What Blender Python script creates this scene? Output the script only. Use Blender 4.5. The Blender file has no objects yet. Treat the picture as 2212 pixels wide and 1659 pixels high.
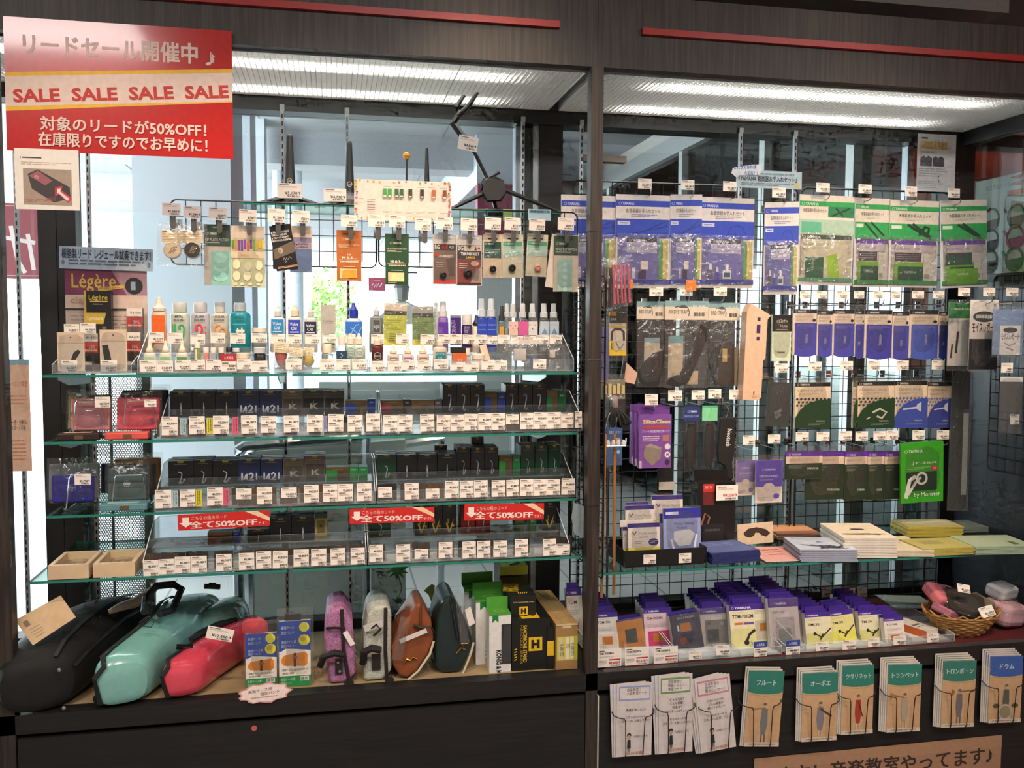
import bpy, bmesh, math, random
from mathutils import Vector, Matrix
random.seed(7)
S = bpy.context.scene
COL = S.collection
PI = math.pi
# ---------------------------------------------------------------- camera
F_PX, YAW, PITCH, ROLL = 1942.0, 0.196748, 0.062382, -0.004398
CAM = Vector((0.0, -2.75, 1.45))
_f = Vector((math.sin(YAW)*math.cos(PITCH), math.cos(YAW)*math.cos(PITCH), -math.sin(PITCH)))
_r = Vector((math.cos(YAW), -math.sin(YAW), 0.0))
_d = _f.cross(_r)
_r, _d = _r*math.cos(ROLL)+_d*math.sin(ROLL), _d*math.cos(ROLL)-_r*math.sin(ROLL)
cam = bpy.data.cameras.new('camera'); camo = bpy.data.objects.new('camera', cam); COL.objects.link(camo)
cam.sensor_width = 36; cam.sensor_fit = 'HORIZONTAL'; cam.lens = 36*F_PX/2212; cam.clip_start = 0.05; cam.clip_end = 200
camo.matrix_world = Matrix(((_r.x, -_d.x, -_f.x, CAM.x), (_r.y, -_d.y, -_f.y, CAM.y), (_r.z, -_d.z, -_f.z, CAM.z), (0, 0, 0, 1)))
S.camera = camo
# ---------------------------------------------------------------- world, lamps, exposure
S.view_settings.view_transform = 'Standard'; S.view_settings.look = 'None'
S.view_settings.gamma = 1; S.view_settings.use_curve_mapping = False
S.view_settings.exposure = 0.3
S.cycles.transparent_max_bounces = 40; S.cycles.max_bounces = 6; S.cycles.diffuse_bounces = 2
S.cycles.glossy_bounces = 2; S.cycles.transmission_bounces = 2; S.cycles.adaptive_threshold = 0.09; S.cycles.adaptive_min_samples = 12; S.cycles.caustics_reflective = False
S.cycles.caustics_refractive = False; S.cycles.sample_clamp_indirect = 4.0
W = bpy.data.worlds.new('sky'); S.world = W; W.use_nodes = True
bg = W.node_tree.nodes['Background']; bg.inputs[0].default_value = (0.86, 0.93, 1.0, 1); bg.inputs[1].default_value = 15.0
def lamp(kind, name, loc, target, energy, color=(1, 1, 1), **kw):
    l = bpy.data.lights.new(name, kind); l.energy = energy; l.color = color
    for k, v in kw.items(): setattr(l, k, v)
    o = bpy.data.objects.new(name, l); COL.objects.link(o); o.location = loc
    o.rotation_euler = (Vector(target)-Vector(loc)).to_track_quat('-Z', 'Y').to_euler()
    return o
WARM = (1.0, 0.74, 0.52)
# shop ceiling: two rows of white panels and warm display spots over the aisle
for _x in (-1.6, 0.6, 2.8):
    lamp('AREA', 'ceiling_panel_lamp', (_x, -2.6, 3.02), (_x, -2.6, 0), 42, (1.0, 0.95, 0.9), shape='RECTANGLE', size=1.2, size_y=0.6)
for _x, _tx, _tz, _e in ((-0.75, -0.55, 1.15, 60), (-0.1, 0.0, 1.2, 70), (0.5, 0.55, 1.45, 66), (1.75, 1.8, 1.3, 95), (1.15, 1.3, 1.0, 70), (2.1, 2.05, 1.2, 45)):
    lamp('SPOT', 'display_spot_lamp', (_x, -1.35, 2.98), (_tx, 0.2, _tz), _e, WARM, spot_size=math.radians(46), spot_blend=0.8, shadow_soft_size=0.04)
for _x, _e in ((0.45, 9), (1.62, 5)):
    lamp('SPOT', 'fascia_spot_lamp', (_x, -0.55, 3.0), (_x, 0.0, 2.3), _e, WARM, spot_size=math.radians(40), spot_blend=1.0, shadow_soft_size=0.04)
# ---------------------------------------------------------------- pixel helpers (photo frame 2212 x 1659)
def ray(px, py): return _f + _r*((px-1106)/F_PX) + _d*((py-829.5)/F_PX)
def PY(px, py, Y): v = ray(px, py); return CAM + v*((Y-CAM.y)/v.y)
def PZ(px, py, Z): v = ray(px, py); return CAM + v*((Z-CAM.z)/v.z)
def PX(px, py, X): v = ray(px, py); return CAM + v*((X-CAM.x)/v.x)
def XY(px, py, Y): return PY(px, py, Y).x
def ZY(px, py, Y): return PY(px, py, Y).z
def rectY(x0, y0, x1, y1, Y):
    a = PY(x0, (y0+y1)/2, Y); b = PY(x1, (y0+y1)/2, Y); c = PY((x0+x1)/2, y1, Y); d = PY((x0+x1)/2, y0, Y)
    return a.x, b.x, c.z, d.z
def mpp(px, py, Y): return (PY(px+5, py, Y)-PY(px-5, py, Y)).x/10   # metres per pixel
# ---------------------------------------------------------------- materials
def lin(c):
    c = c/255.0
    return c/12.92 if c <= 0.04045 else ((c+0.055)/1.055)**2.4
def hexc(h): return tuple(int(h[i:i+2], 16) for i in (0, 2, 4))
_mc = {}
def M(col, rough=0.55, metal=0.0, spec=0.5, var=0.06, emit=0.0, scale=60.0, coat=0.0, bump=0.0, bscale=200.0):
    if isinstance(col, str): col = hexc(col)
    key = (col, rough, metal, spec, var, emit, scale, coat, bump, bscale)
    if key in _mc: return _mc[key]
    m = bpy.data.materials.new('m_%02x%02x%02x' % tuple(int(c) for c in col)); m.use_nodes = True
    nt = m.node_tree; b = nt.nodes['Principled BSDF']; c = tuple(lin(x) for x in col)
    b.inputs['Roughness'].default_value = rough; b.inputs['Metallic'].default_value = metal
    b.inputs['Specular IOR Level'].default_value = spec; b.inputs['Coat Weight'].default_value = coat
    b.inputs['Coat Roughness'].default_value = 0.08
    n = nt.nodes.new('ShaderNodeTexNoise'); n.inputs['Scale'].default_value = scale; n.inputs['Detail'].default_value = 1.0
    tc = nt.nodes.new('ShaderNodeTexCoord'); nt.links.new(tc.outputs['Object'], n.inputs['Vector'])
    rp = nt.nodes.new('ShaderNodeValToRGB')
    rp.color_ramp.elements[0].position = 0.3; rp.color_ramp.elements[1].position = 0.7
    rp.color_ramp.elements[0].color = tuple(x*(1-var) for x in c)+(1,); rp.color_ramp.elements[1].color = tuple(min(1, x*(1+var)) for x in c)+(1,)
    nt.links.new(n.outputs['Fac'], rp.inputs['Fac']); nt.links.new(rp.outputs['Color'], b.inputs['Base Color'])
    if bump:
        n2 = nt.nodes.new('ShaderNodeTexNoise'); n2.inputs['Scale'].default_value = bscale; n2.inputs['Detail'].default_value = 3
        nt.links.new(tc.outputs['Object'], n2.inputs['Vector'])
        bp = nt.nodes.new('ShaderNodeBump'); bp.inputs['Strength'].default_value = bump; bp.inputs['Distance'].default_value = 0.002
        nt.links.new(n2.outputs['Fac'], bp.inputs['Height']); nt.links.new(bp.outputs['Normal'], b.inputs['Normal'])
    if emit:
        nt.links.new(rp.outputs['Color'], b.inputs['Emission Color']); b.inputs['Emission Strength'].default_value = emit
    _mc[key] = m
    return m
def clear(name, tint=(255, 255, 255), gloss=0.12, rough=0.05, bump=0.0, bscale=40.0, haze=0.0, edge=0.35):
    """thin clear sheet: see-through with a glossy skin, an optional milky share and crinkles"""
    if name in _mc: return _mc[name]
    m = bpy.data.materials.new(name); m.use_nodes = True; nt = m.node_tree; nt.nodes.clear()
    out = nt.nodes.new('ShaderNodeOutputMaterial'); t = nt.nodes.new('ShaderNodeBsdfTransparent'); g = nt.nodes.new('ShaderNodeBsdfGlossy')
    t.inputs[0].default_value = tuple(lin(x) for x in tint)+(1,); g.inputs['Roughness'].default_value = rough
    lw = nt.nodes.new('ShaderNodeLayerWeight'); lw.inputs[0].default_value = edge
    mul = nt.nodes.new('ShaderNodeMath'); mul.operation = 'MULTIPLY_ADD'; mul.inputs[1].default_value = gloss*3; mul.inputs[2].default_value = gloss*0.35
    mul.use_clamp = True
    nt.links.new(lw.outputs['Fresnel'], mul.inputs[0])
    mx = nt.nodes.new('ShaderNodeMixShader'); nt.links.new(mul.outputs[0], mx.inputs[0]); last = t
    if haze:
        d = nt.nodes.new('ShaderNodeBsdfDiffuse'); d.inputs[0].default_value = (0.9, 0.9, 0.9, 1)
        h = nt.nodes.new('ShaderNodeMixShader'); h.inputs[0].default_value = haze
        nt.links.new(t.outputs[0], h.inputs[1]); nt.links.new(d.outputs[0], h.inputs[2]); last = h
    nt.links.new(last.outputs[0], mx.inputs[1]); nt.links.new(g.outputs[0], mx.inputs[2]); nt.links.new(mx.outputs[0], out.inputs[0])
    if bump:
        tc = nt.nodes.new('ShaderNodeTexCoord'); n = nt.nodes.new('ShaderNodeTexNoise'); n.inputs['Scale'].default_value = bscale; n.inputs['Detail'].default_value = 2.5
        n.inputs['Distortion'].default_value = 1.2
        bp = nt.nodes.new('ShaderNodeBump'); bp.inputs['Strength'].default_value = bump; bp.inputs['Distance'].default_value = 0.01
        nt.links.new(tc.outputs['Object'], n.inputs['Vector']); nt.links.new(n.outputs['Fac'], bp.inputs['Height'])
        nt.links.new(bp.outputs['Normal'], g.inputs['Normal']); nt.links.new(bp.outputs['Normal'], lw.inputs['Normal'])
    _mc[name] = m
    return m
PANE = clear('pane_glass', (244, 250, 248), 0.10, 0.0)
SHELFG = clear('shelf_glass', (226, 240, 235), 0.14, 0.0)
ACRYL = clear('acrylic', (246, 248, 249), 0.13, 0.03, haze=0.05)
FILM = clear('film', (253, 253, 253), 0.12, 0.12, 0.5, 38, haze=0.02)
FILMX = clear('film_crinkled', (253, 253, 253), 0.15, 0.13, 0.8, 26, haze=0.03)
FILMT = clear('film_tight', (252, 252, 252), 0.12, 0.10, 0.3, 20, haze=0.015)
EDGE = M('2f7d6e', 0.2, var=0.1)
ACRE = M('d9e2e6', 0.2)
BLACK = M('1c1b1b', 0.45); MATT = M('141414', 0.85); WIRE = M('101211', 0.4); CHROME = M('c9ccd0', 0.16, 1.0); STEEL = M('aeb2b4', 0.35, 0.9)
WHITE = M('f1efec', 0.6); PAPER = M('efe9e2', 0.7, var=0.03); GOLD = M('d9a441', 0.25, 1.0)
def wood(name, c0, c1, rough, grain=1.0, axis='Z', coat=0.0):
    m = bpy.data.materials.new(name); m.use_nodes = True; nt = m.node_tree; b = nt.nodes['Principled BSDF']
    tc = nt.nodes.new('ShaderNodeTexCoord'); mp = nt.nodes.new('ShaderNodeMapping')
    mp.inputs['Scale'].default_value = (45, 45, 1.6) if axis == 'Z' else (1.6, 45, 45)
    n = nt.nodes.new('ShaderNodeTexNoise'); n.inputs['Scale'].default_value = 2.2; n.inputs['Detail'].default_value = 6; n.inputs['Distortion'].default_value = 0.7
    nt.links.new(tc.outputs['Object'], mp.inputs['Vector']); nt.links.new(mp.outputs['Vector'], n.inputs['Vector'])
    rp = nt.nodes.new('ShaderNodeValToRGB'); rp.color_ramp.elements[0].position = 0.38; rp.color_ramp.elements[1].position = 0.62
    rp.color_ramp.elements[0].color = tuple(lin(x) for x in hexc(c0))+(1,); rp.color_ramp.elements[1].color = tuple(lin(x) for x in hexc(c1))+(1,)
    nt.links.new(n.outputs['Fac'], rp.inputs['Fac']); nt.links.new(rp.outputs['Color'], b.inputs['Base Color'])
    bp = nt.nodes.new('ShaderNodeBump'); bp.inputs['Strength'].default_value = 0.25*grain; bp.inputs['Distance'].default_value = 0.001
    nt.links.new(n.outputs['Fac'], bp.inputs['Height']); nt.links.new(bp.outputs['Normal'], b.inputs['Normal'])
    b.inputs['Roughness'].default_value = rough; b.inputs['Coat Weight'].default_value = coat
    return m
DARKWOOD = wood('dark_oak_laminate', '261f1c', '40362f', 0.45)
BASEWOOD = wood('black_oak_laminate', '151414', '1f1d1c', 0.5, 0.5, 'X')
# ---------------------------------------------------------------- mesh builder
class MB:
    def __init__(s): s.v = []; s.f = []; s.mi = []; s.mats = []; s.smooth = False
    def mat(s, m):
        if m not in s.mats: s.mats.append(m)
        return s.mats.index(m)
    def add(s, verts, faces, m):
        k = len(s.v); i = s.mat(m); s.v.extend([tuple(v) for v in verts])
        for f in faces: s.f.append(tuple(a+k for a in f)); s.mi.append(i)
        return s
    def quad(s, a, b, c, d, m): return s.add([a, b, c, d], [(0, 1, 2, 3)], m)
    def box(s, x0, x1, y0, y1, z0, z1, m, top=None, front=None, skip=()):
        v = [(x0, y0, z0), (x1, y0, z0), (x1, y1, z0), (x0, y1, z0), (x0, y0, z1), (x1, y0, z1), (x1, y1, z1), (x0, y1, z1)]
        fs = {'bottom': (3, 2, 1, 0), 'top': (4, 5, 6, 7), 'front': (0, 1, 5, 4), 'back': (2, 3, 7, 6), 'left': (3, 0, 4, 7), 'right': (1, 2, 6, 5)}
        k = len(s.v); s.v.extend(v)
        for n, f in fs.items():
            if n in skip: continue
            mm = top if (n == 'top' and top) else front if (n == 'front' and front) else m
            s.f.append(tuple(a+k for a in f)); s.mi.append(s.mat(mm))
        return s
    def tube(s, pts, r, m, n=6, closed=False, cap=True):
        pts = [Vector(p) for p in pts]; N = len(pts); rings = []
        rr = r if isinstance(r, (list, tuple)) else [r]*N
        up = Vector((0, 0, 1))
        for i, p in enumerate(pts):
            if closed: t = (pts[(i+1) % N]-pts[i-1])
            else: t = pts[min(i+1, N-1)]-pts[max(i-1, 0)]
            t = t.normalized() if t.length > 1e-9 else Vector((0, 0, 1))
            a = t.cross(up)
            if a.length < 0.05: a = t.cross(Vector((1, 0, 0)))
            a.normalize(); b = t.cross(a).normalized()
            rings.append([p+(a*math.cos(2*PI*k/n)+b*math.sin(2*PI*k/n))*rr[i] for k in range(n)])
        vs = [v for rg in rings for v in rg]; fs = []
        for i in range(N if closed else N-1):
            j = (i+1) % N
            for k in range(n): fs.append((i*n+k, j*n+k, j*n+(k+1) % n, i*n+(k+1) % n))
        if cap and not closed: fs.append(tuple(range(n))); fs.append(tuple((N-1)*n+k for k in reversed(range(n))))
        return s.add(vs, fs, m)
    def lathe(s, prof, m, n=16, c=(0, 0, 0), sx=1.0, sy=1.0):
        vs = []; fs = []
        for r, z in prof:
            for k in range(n): a = 2*PI*k/n; vs.append((c[0]+r*math.cos(a)*sx, c[1]+r*math.sin(a)*sy, c[2]+z))
        for i in range(len(prof)-1):
            for k in range(n): fs.append((i*n+k, i*n+(k+1) % n, (i+1)*n+(k+1) % n, (i+1)*n+k))
        fs.append(tuple(reversed(range(n)))); fs.append(tuple((len(prof)-1)*n+k for k in range(n)))
        return s.add(vs, fs, m)
    def prism(s, pts, y0, y1, m, front=None):
        """outline in XZ extruded from y0 (front) to y1"""
        n = len(pts); area = sum(pts[i][0]*pts[(i+1) % n][1]-pts[(i+1) % n][0]*pts[i][1] for i in range(n))
        if area < 0: pts = pts[::-1]
        k = len(s.v); s.v.extend([(x, y0, z) for x, z in pts]+[(x, y1, z) for x, z in pts])
        s.f.append(tuple(k+i for i in range(n))); s.mi.append(s.mat(front or m))
        s.f.append(tuple(k+n+i for i in reversed(range(n)))); s.mi.append(s.mat(m))
        for i in range(n): s.f.append((k+(i+1) % n, k+i, k+n+i, k+n+(i+1) % n)); s.mi.append(s.mat(m))
        return s
    def xf(s, mat4, start=0):
        for i in range(start, len(s.v)): s.v[i] = tuple(mat4 @ Vector(s.v[i]))
        return s
    def build(s, name, parent=None, smooth=None):
        me = bpy.data.meshes.new(name); me.from_pydata(s.v, [], s.f)
        for m in s.mats: me.materials.append(m)
        me.polygons.foreach_set('material_index', s.mi)
        if smooth or s.smooth:
            me.polygons.foreach_set('use_smooth', [True]*len(s.f)); me.update(); me.set_sharp_from_angle(angle=math.radians(35))
        me.update()
        o = bpy.data.objects.new(name, me); COL.objects.link(o)
        if parent: o.parent = parent
        return o
def put(o, label, cat, group=None):
    o['label'] = label; o['category'] = cat
    if group: o['group'] = group
    return o
def struct(o): o['kind'] = 'structure'; return o
def stuff(o): o['kind'] = 'stuff'; return o
def thing(name, label, cat, loc=(0, 0, 0), group=None, rz=0, rx=0, ry=0):
    o = bpy.data.objects.new(name, None); o.empty_display_size = 0.02; COL.objects.link(o)
    o.location = loc; o.rotation_euler = (rx, ry, rz)
    return put(o, label, cat, group)
def copy_tree(o, parent=None):
    c = o.copy(); COL.objects.link(c); c.parent = parent
    for ch in [k for k in o.children]: copy_tree(ch, c)
    return c
ORD = ['first', 'second', 'third', 'fourth', 'fifth', 'sixth', 'seventh', 'eighth', 'ninth', 'tenth', 'eleventh', 'twelfth', 'thirteenth', 'fourteenth', 'fifteenth', 'sixteenth', 'seventeenth', 'eighteenth', 'nineteenth', 'twentieth', 'twenty-first', 'twenty-second', 'twenty-third', 'twenty-fourth', 'twenty-fifth', 'twenty-sixth', 'twenty-seventh', 'twenty-eighth']
_tc = {}
def glyphs(txt, bold=0.0):
    k = (txt, bold)
    if k not in _tc:
        c = bpy.data.curves.new('t', 'FONT'); c.body = txt; c.resolution_u = 2; c.offset = bold; c.fill_mode = 'FRONT'
        o = bpy.data.objects.new('t', c); m = bpy.data.meshes.new_from_object(o)
        vs = [(v.co.x, v.co.y) for v in m.vertices]; fs = [tuple(p.vertices) for p in m.polygons]
        bpy.data.meshes.remove(m); bpy.data.objects.remove(o); bpy.data.curves.remove(c)
        _tc[k] = (vs, fs)
    return _tc[k]
class Art:
    """flat print: shapes in per cent of a W x H sheet (x right, y down) stacked in thin layers on the sheet's front (-Y)"""
    def __init__(s, W, H, mb=None, y=0.0, x0=None, z0=0.0, step=0.00018):
        s.W = W; s.H = H; s.mb = mb or MB(); s.y = y-0.0003; s.x0 = -W/2 if x0 is None else x0; s.z0 = z0; s.step = step
    def P(s, x, y): return (s.x0+s.W*x/100, s.y, s.z0+s.H*(1-y/100))
    def poly(s, pts, c, rough=0.5):
        n = len(pts); a = sum(pts[i][0]*pts[(i+1) % n][1]-pts[(i+1) % n][0]*pts[i][1] for i in range(n))
        if a > 0: pts = pts[::-1]
        s.mb.add([s.P(*p) for p in pts], [tuple(range(n))], c if not isinstance(c, (str, tuple)) else M(c, rough)); s.y -= s.step; return s
    def r(s, x0, y0, x1, y1, c, rough=0.5): return s.poly([(x0, y0), (x1, y0), (x1, y1), (x0, y1)], c, rough)
    def c(s, cx, cy, rx, c, ry=None, n=18, rough=0.5):
        ry = ry if ry is not None else rx*s.W/s.H
        return s.poly([(cx+rx*math.cos(2*PI*k/n), cy+ry*math.sin(2*PI*k/n)) for k in range(n)], c, rough)
    def ring(s, cx, cy, rx, w, c, n=18):
        ry = rx*s.W/s.H; wi = (rx-w)/rx; vs = []; fs = []
        for k in range(n):
            a = 2*PI*k/n; vs += [s.P(cx+rx*math.cos(a), cy+ry*math.sin(a)), s.P(cx+rx*wi*math.cos(a), cy+ry*wi*math.sin(a))]
        for k in range(n): j = (k+1) % n; fs.append((2*k, 2*j, 2*j+1, 2*k+1))
        s.mb.add(vs, fs, M(c)); s.y -= s.step; return s
    def line(s, pts, w, c):
        """stroke of width w per cent of W"""
        vs = []; fs = []; P = [Vector((p[0]*s.W, p[1]*s.H)) for p in pts]; h = w*s.W/2
        for i, p in enumerate(P):
            t = P[min(i+1, len(P)-1)]-P[max(i-1, 0)]; t.normalize(); nn = Vector((-t.y, t.x))*h
            for q in (p+nn, p-nn): vs.append(s.P(q.x/s.W, q.y/s.H))
        for i in range(len(P)-1): fs.append((2*i, 2*i+1, 2*i+3, 2*i+2))
        s.mb.add(vs, fs, M(c)); s.y -= s.step; return s
    def t(s, x, y, h, txt, c, w=None, al='l', bold=0.0, rot=0.0):
        """text whose capitals are h per cent of H tall, baseline at y; w = width in per cent of W"""
        cjk = any(ord(q_) > 0x2000 for q_ in txt); heavy = cjk and bold > .015
        vs, fs = glyphs(txt, 0.0 if cjk else bold)
        if not vs: return s
        x0 = min(v[0] for v in vs); x1 = max(v[0] for v in vs); sc = s.H*h/100/0.72; sx = sc
        if w: sx = s.W*w/100/(x1-x0)
        wd = (x1-x0)*sx; ox = {'l': 0, 'c': -wd/2, 'r': -wd}[al]; b = s.P(x, y); ca, sa = math.cos(rot), math.sin(rot)
        out = []
        for vx, vy in vs:
            px, pz = ox+(vx-x0)*sx, vy*sc; out.append((b[0]+px*ca-pz*sa, b[1], b[2]+px*sa+pz*ca))
        mt = M(c) if isinstance(c, (str, tuple)) else c; s.mb.add(out, fs, mt)
        if heavy:
            for k_, (du, dv) in enumerate(((bold*1.6, 0), (0, bold*1.1), (bold*1.6, bold*1.1))):
                s.mb.add([(a_+sx*(du*ca)-sc*dv*sa, b_-s.step*(k_+1), c_+sx*du*sa+sc*dv*ca) for a_, b_, c_ in out], fs, mt)
            s.y -= s.step*3
        s.y -= s.step; return s
    def bars(s, x0, y0, x1, y1, c='3a3734', n=14):
        rr = random.Random(int(x0*7+y0*3+n)); x = x0; w = (x1-x0)/n
        for k in range(n):
            ww = w*rr.choice((0.35, 0.5, 0.75)); s.r(x, y0, min(x+ww, x1), y1, c); s.y += s.step; x += w
        s.y -= s.step; return s
    def lines(s, x0, y0, x1, y1, n, c, th=0.5, seed=1):
        """rows of tiny print"""
        rr = random.Random(seed+n); dy = (y1-y0)/max(1, n)
        for k in range(n):
            x = x0; e = x1-(x1-x0)*rr.choice((0, 0, 0.1, 0.3)); yy = y0+k*dy
            while x < e:
                ww = (x1-x0)*rr.uniform(0.06, 0.2); s.r(x, yy, min(x+ww, e), yy+dy*th, c); s.y += s.step; x += ww+(x1-x0)*0.02
        s.y -= s.step; return s
    def build(s, name, parent=None): return s.mb.build(name, parent)
# ================================================================ STRUCTURE
ZH = 2.262      # underside of the fascia
ZB = 0.33       # display floor
XL, XP0, XP1, XR = -0.905, 0.797, 0.836, 2.56
HT = PY(1900, 33, 0).z
def sbox(name, *a, **k): return struct(MB().box(*a, **k).build(name))
# floor, shop shell (behind and around the camera), outside ground
FLOORM = M('8d8780', 0.35, scale=3, var=0.12)
sbox('floor', -3.2, 4.6, -5.2, 0.66, -0.36, -0.30, FLOORM)
sbox('ceiling', -3.2, 4.6, -5.2, 0.72, 3.1, 3.2, M('b9b4ad', 0.8, scale=4))
sbox('wall_back', -3.2, 4.6, -5.3, -5.2, -0.3, 3.1, M('cfc8c0', 0.8, scale=4))
sbox('wall_left', -3.3, -3.2, -5.3, 0.72, -0.3, 3.1, M('b9b2ab', 0.8, scale=4))
sbox('wall_right', 4.6, 4.7, -5.3, 0.72, -0.3, 3.1, M('c9573c', 0.75, scale=4))
# fascia over both bays, with the two red strips
sbox('wall_header_left', -3.2, 0.8155, 0.0, 0.045, ZH, HT, DARKWOOD)
sbox('wall_header_right', 0.8165, 4.6, 0.0, 0.045, ZH, HT, DARKWOOD)
REDT = M('a51d18', 0.35)
sbox('trim_1', -1.4, 0.691, -0.014, 0.0, 2.370, 2.390, REDT)
sbox('trim_2', 0.957, 4.0, -0.014, 0.0, 2.368, 2.388, REDT)
# what shows above the fascia: bulkhead, dark beam and the coral wall behind it
CORAL = M('cf5b3f', 0.7, scale=3)
sbox('wall_upper', 2.62, 4.6, 1.2, 1.3, 2.2, 3.1, CORAL)
sbox('trim_3', 0.6, 2.9, 0.35, 0.75, 2.62, 3.1, M('3b322c', 0.6))
sbox('trim_4', 1.0, 2.42, 0.18, 0.34, 2.60, 2.66, M('7d7a76', 0.5))
# central and left posts
sbox('trim_5', XP0, XP1, 0.0, 0.045, -0.3, ZH, DARKWOOD)
sbox('trim_6', -0.955, XL, 0.0, 0.045, -0.3, ZH, DARKWOOD)
for zz in (ZY(1280, 500, 0), ZY(1280, 777, 0), ZY(1280, 1092, 0)):
    struct(MB().tube([(XP0-0.001, 0.047, zz), (XP0-0.001, -0.001, zz), (XP1+0.001, -0.001, zz), (XP1+0.001, 0.047, zz)], 0.0016, WIRE, 6).build('trim_7'))
# plinth: top board, shadow gap and front panels
sbox('trim_8', -3.2, 4.6, 0.0, 0.60, 0.273, ZB, BASEWOOD)
sbox('wall_plinth_recess', -3.2, 4.6, 0.03, 0.05, -0.3, 0.273, MATT)
sbox('wall_plinth_left', -0.90, 0.794, 0.0, 0.03, -0.3, 0.259, BASEWOOD)
sbox('wall_plinth_far_left', -3.2, -0.957, 0.0, 0.03, -0.3, 0.259, BASEWOOD)
sbox('wall_plinth_right', 0.842, 4.6, 0.0, 0.03, -0.3, 0.252, BASEWOOD)
sbox('trim_9', 0.838, 0.842, 0.0, 0.032, -0.3, 0.254, M('d8d2c2', 0.5))
# shop window: frame, mullions, panes
FRAME = M('191a1b', 0.4)
SILV = M('b7bfc6', 0.3, 0.7)
sbox('window_frame_top', -3.2, 4.6, 0.58, 0.68, 2.212, 2.262, FRAME)
sbox('window_frame_bottom', -3.2, 4.6, 0.60, 0.68, 0.0, 0.362, FRAME)
sbox('wall_over_window', -3.2, 2.6, 0.60, 0.70, 2.262, 3.1, M('6b6661', 0.8))
def mull(x0, x1, py, Y, y0, y1, mat, name):
    sbox(name, XY(x0, py, Y), XY(x1, py, Y), y0, y1, 0.36, 2.215, mat)
mull(80, 119.5, 456, 0.60, 0.60, 0.68, FRAME, 'window_mullion_1'); mull(120.5, 162, 456, 0.60, 0.602, 0.68, FRAME, 'window_mullion_2')
mull(1166, 1216, 300, 0.61, 0.61, 0.69, FRAME, 'window_mullion_3'); mull(1152, 1164, 300, 0.62, 0.62, 0.68, SILV, 'window_mullion_4')
mull(1112, 1127, 300, 0.66, 0.64, 0.70, SILV, 'window_mullion_5'); mull(1129, 1151, 300, 0.66, 0.66, 0.69, M('5d625f', .5), 'window_mullion_6')
sbox('window_mullion_7', 2.50, XR+0.05, 0.57, 0.69, 0.36, 2.215, FRAME)
mull(1958, 1972, 340, 0.66, 0.65, 0.69, SILV, 'window_mullion_8')
for i, (a, b) in enumerate(((-3.1, XY(80, 456, .6)), (XY(162, 456, .6), XY(1129, 300, .66)), (XY(1216, 300, .61), 2.50))):
    struct(MB().box(a, b, 0.655, 0.661, 0.362, 2.212, PANE).build('window_%d' % (i+1)))
# right end wall of the cabinet: dark panel below, glazed above
sbox('wall_cabinet_right', XR, XR+0.03, -0.3, 0.62, 0.33, 1.66, M('20232a', 0.32))
sbox('trim_10', XR-0.01, XR+0.04, -0.3, 0.60, 2.205, 2.262, FRAME)
sbox('trim_11', XR-0.01, XR+0.04, -0.3, 0.60, 1.64, 1.67, FRAME)
struct(MB().box(XR+0.005, XR+0.011, -0.3, 0.58, 1.67, 2.205, PANE).build('window_4'))
# louvred light boxes: egg-crate strips, white housing, two tubes each
LOUV = M('e9ecea', 0.45, var=0.02)
TUBE = M('fffaf0', 0.5, emit=55.0, var=0.0)
BOXW = M('eef0ee', 0.7, var=0.02)
for nm, x0, x1 in (('left', XL-0.35, XP0), ('right', XP1, XR)):
    h = MB()
    h.quad((x0, 0.05, 2.42), (x1, 0.05, 2.42), (x1, 0.575, 2.42), (x0, 0.575, 2.42), BOXW)
    h.quad((x0, 0.05, 2.262), (x1, 0.05, 2.262), (x1, 0.05, 2.42), (x0, 0.05, 2.42), BOXW)
    h.quad((x0, 0.575, 2.262), (x0, 0.575, 2.42), (x1, 0.575, 2.42), (x1, 0.575, 2.262), BOXW)
    h.quad((x0, 0.05, 2.262), (x0, 0.05, 2.42), (x0, 0.575, 2.42), (x0, 0.575, 2.262), BOXW)
    h.quad((x1, 0.05, 2.262), (x1, 0.575, 2.262), (x1, 0.575, 2.42), (x1, 0.05, 2.42), BOXW)
    l = MB(); n = int((x1-x0)/0.0165)
    for i in range(n+1):
        x = x0+(x1-x0)*i/n; th = 0.0013 if i % 50 else 0.003
        l.box(x-th/2, x+th/2, 0.05, 0.575, 2.266, 2.280, LOUV)
    for j in range(33):
        y = 0.05+0.525*j/32; l.box(x0, x1, y-0.0006, y+0.0006, 2.266, 2.280, LOUV)
    t = thing('louvre_lamp', 'bright white egg-crate louvre lamp along the top of the %s bay' % nm, 'lamp', (0, 0, 0), 'louvre lamps under the fascia')
    h.build('housing', t); stuff(l.build('louvre_grid', t))
    L = x1-x0; a, b = (x0+0.25, x1-0.22) if nm == 'left' else (x0+0.22, x1-0.25)
    for y in (0.15, 0.46):
        MB().tube([(a, y, 2.345), (b, y, 2.345)], 0.014, TUBE, 10).build('tube', t)
sbox('trim_12', -3.2, XP0, 0.045, 0.052, 2.256, 2.262, SILV); sbox('trim_13', XP1, XR, 0.045, 0.052, 2.256, 2.262, SILV)
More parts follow.
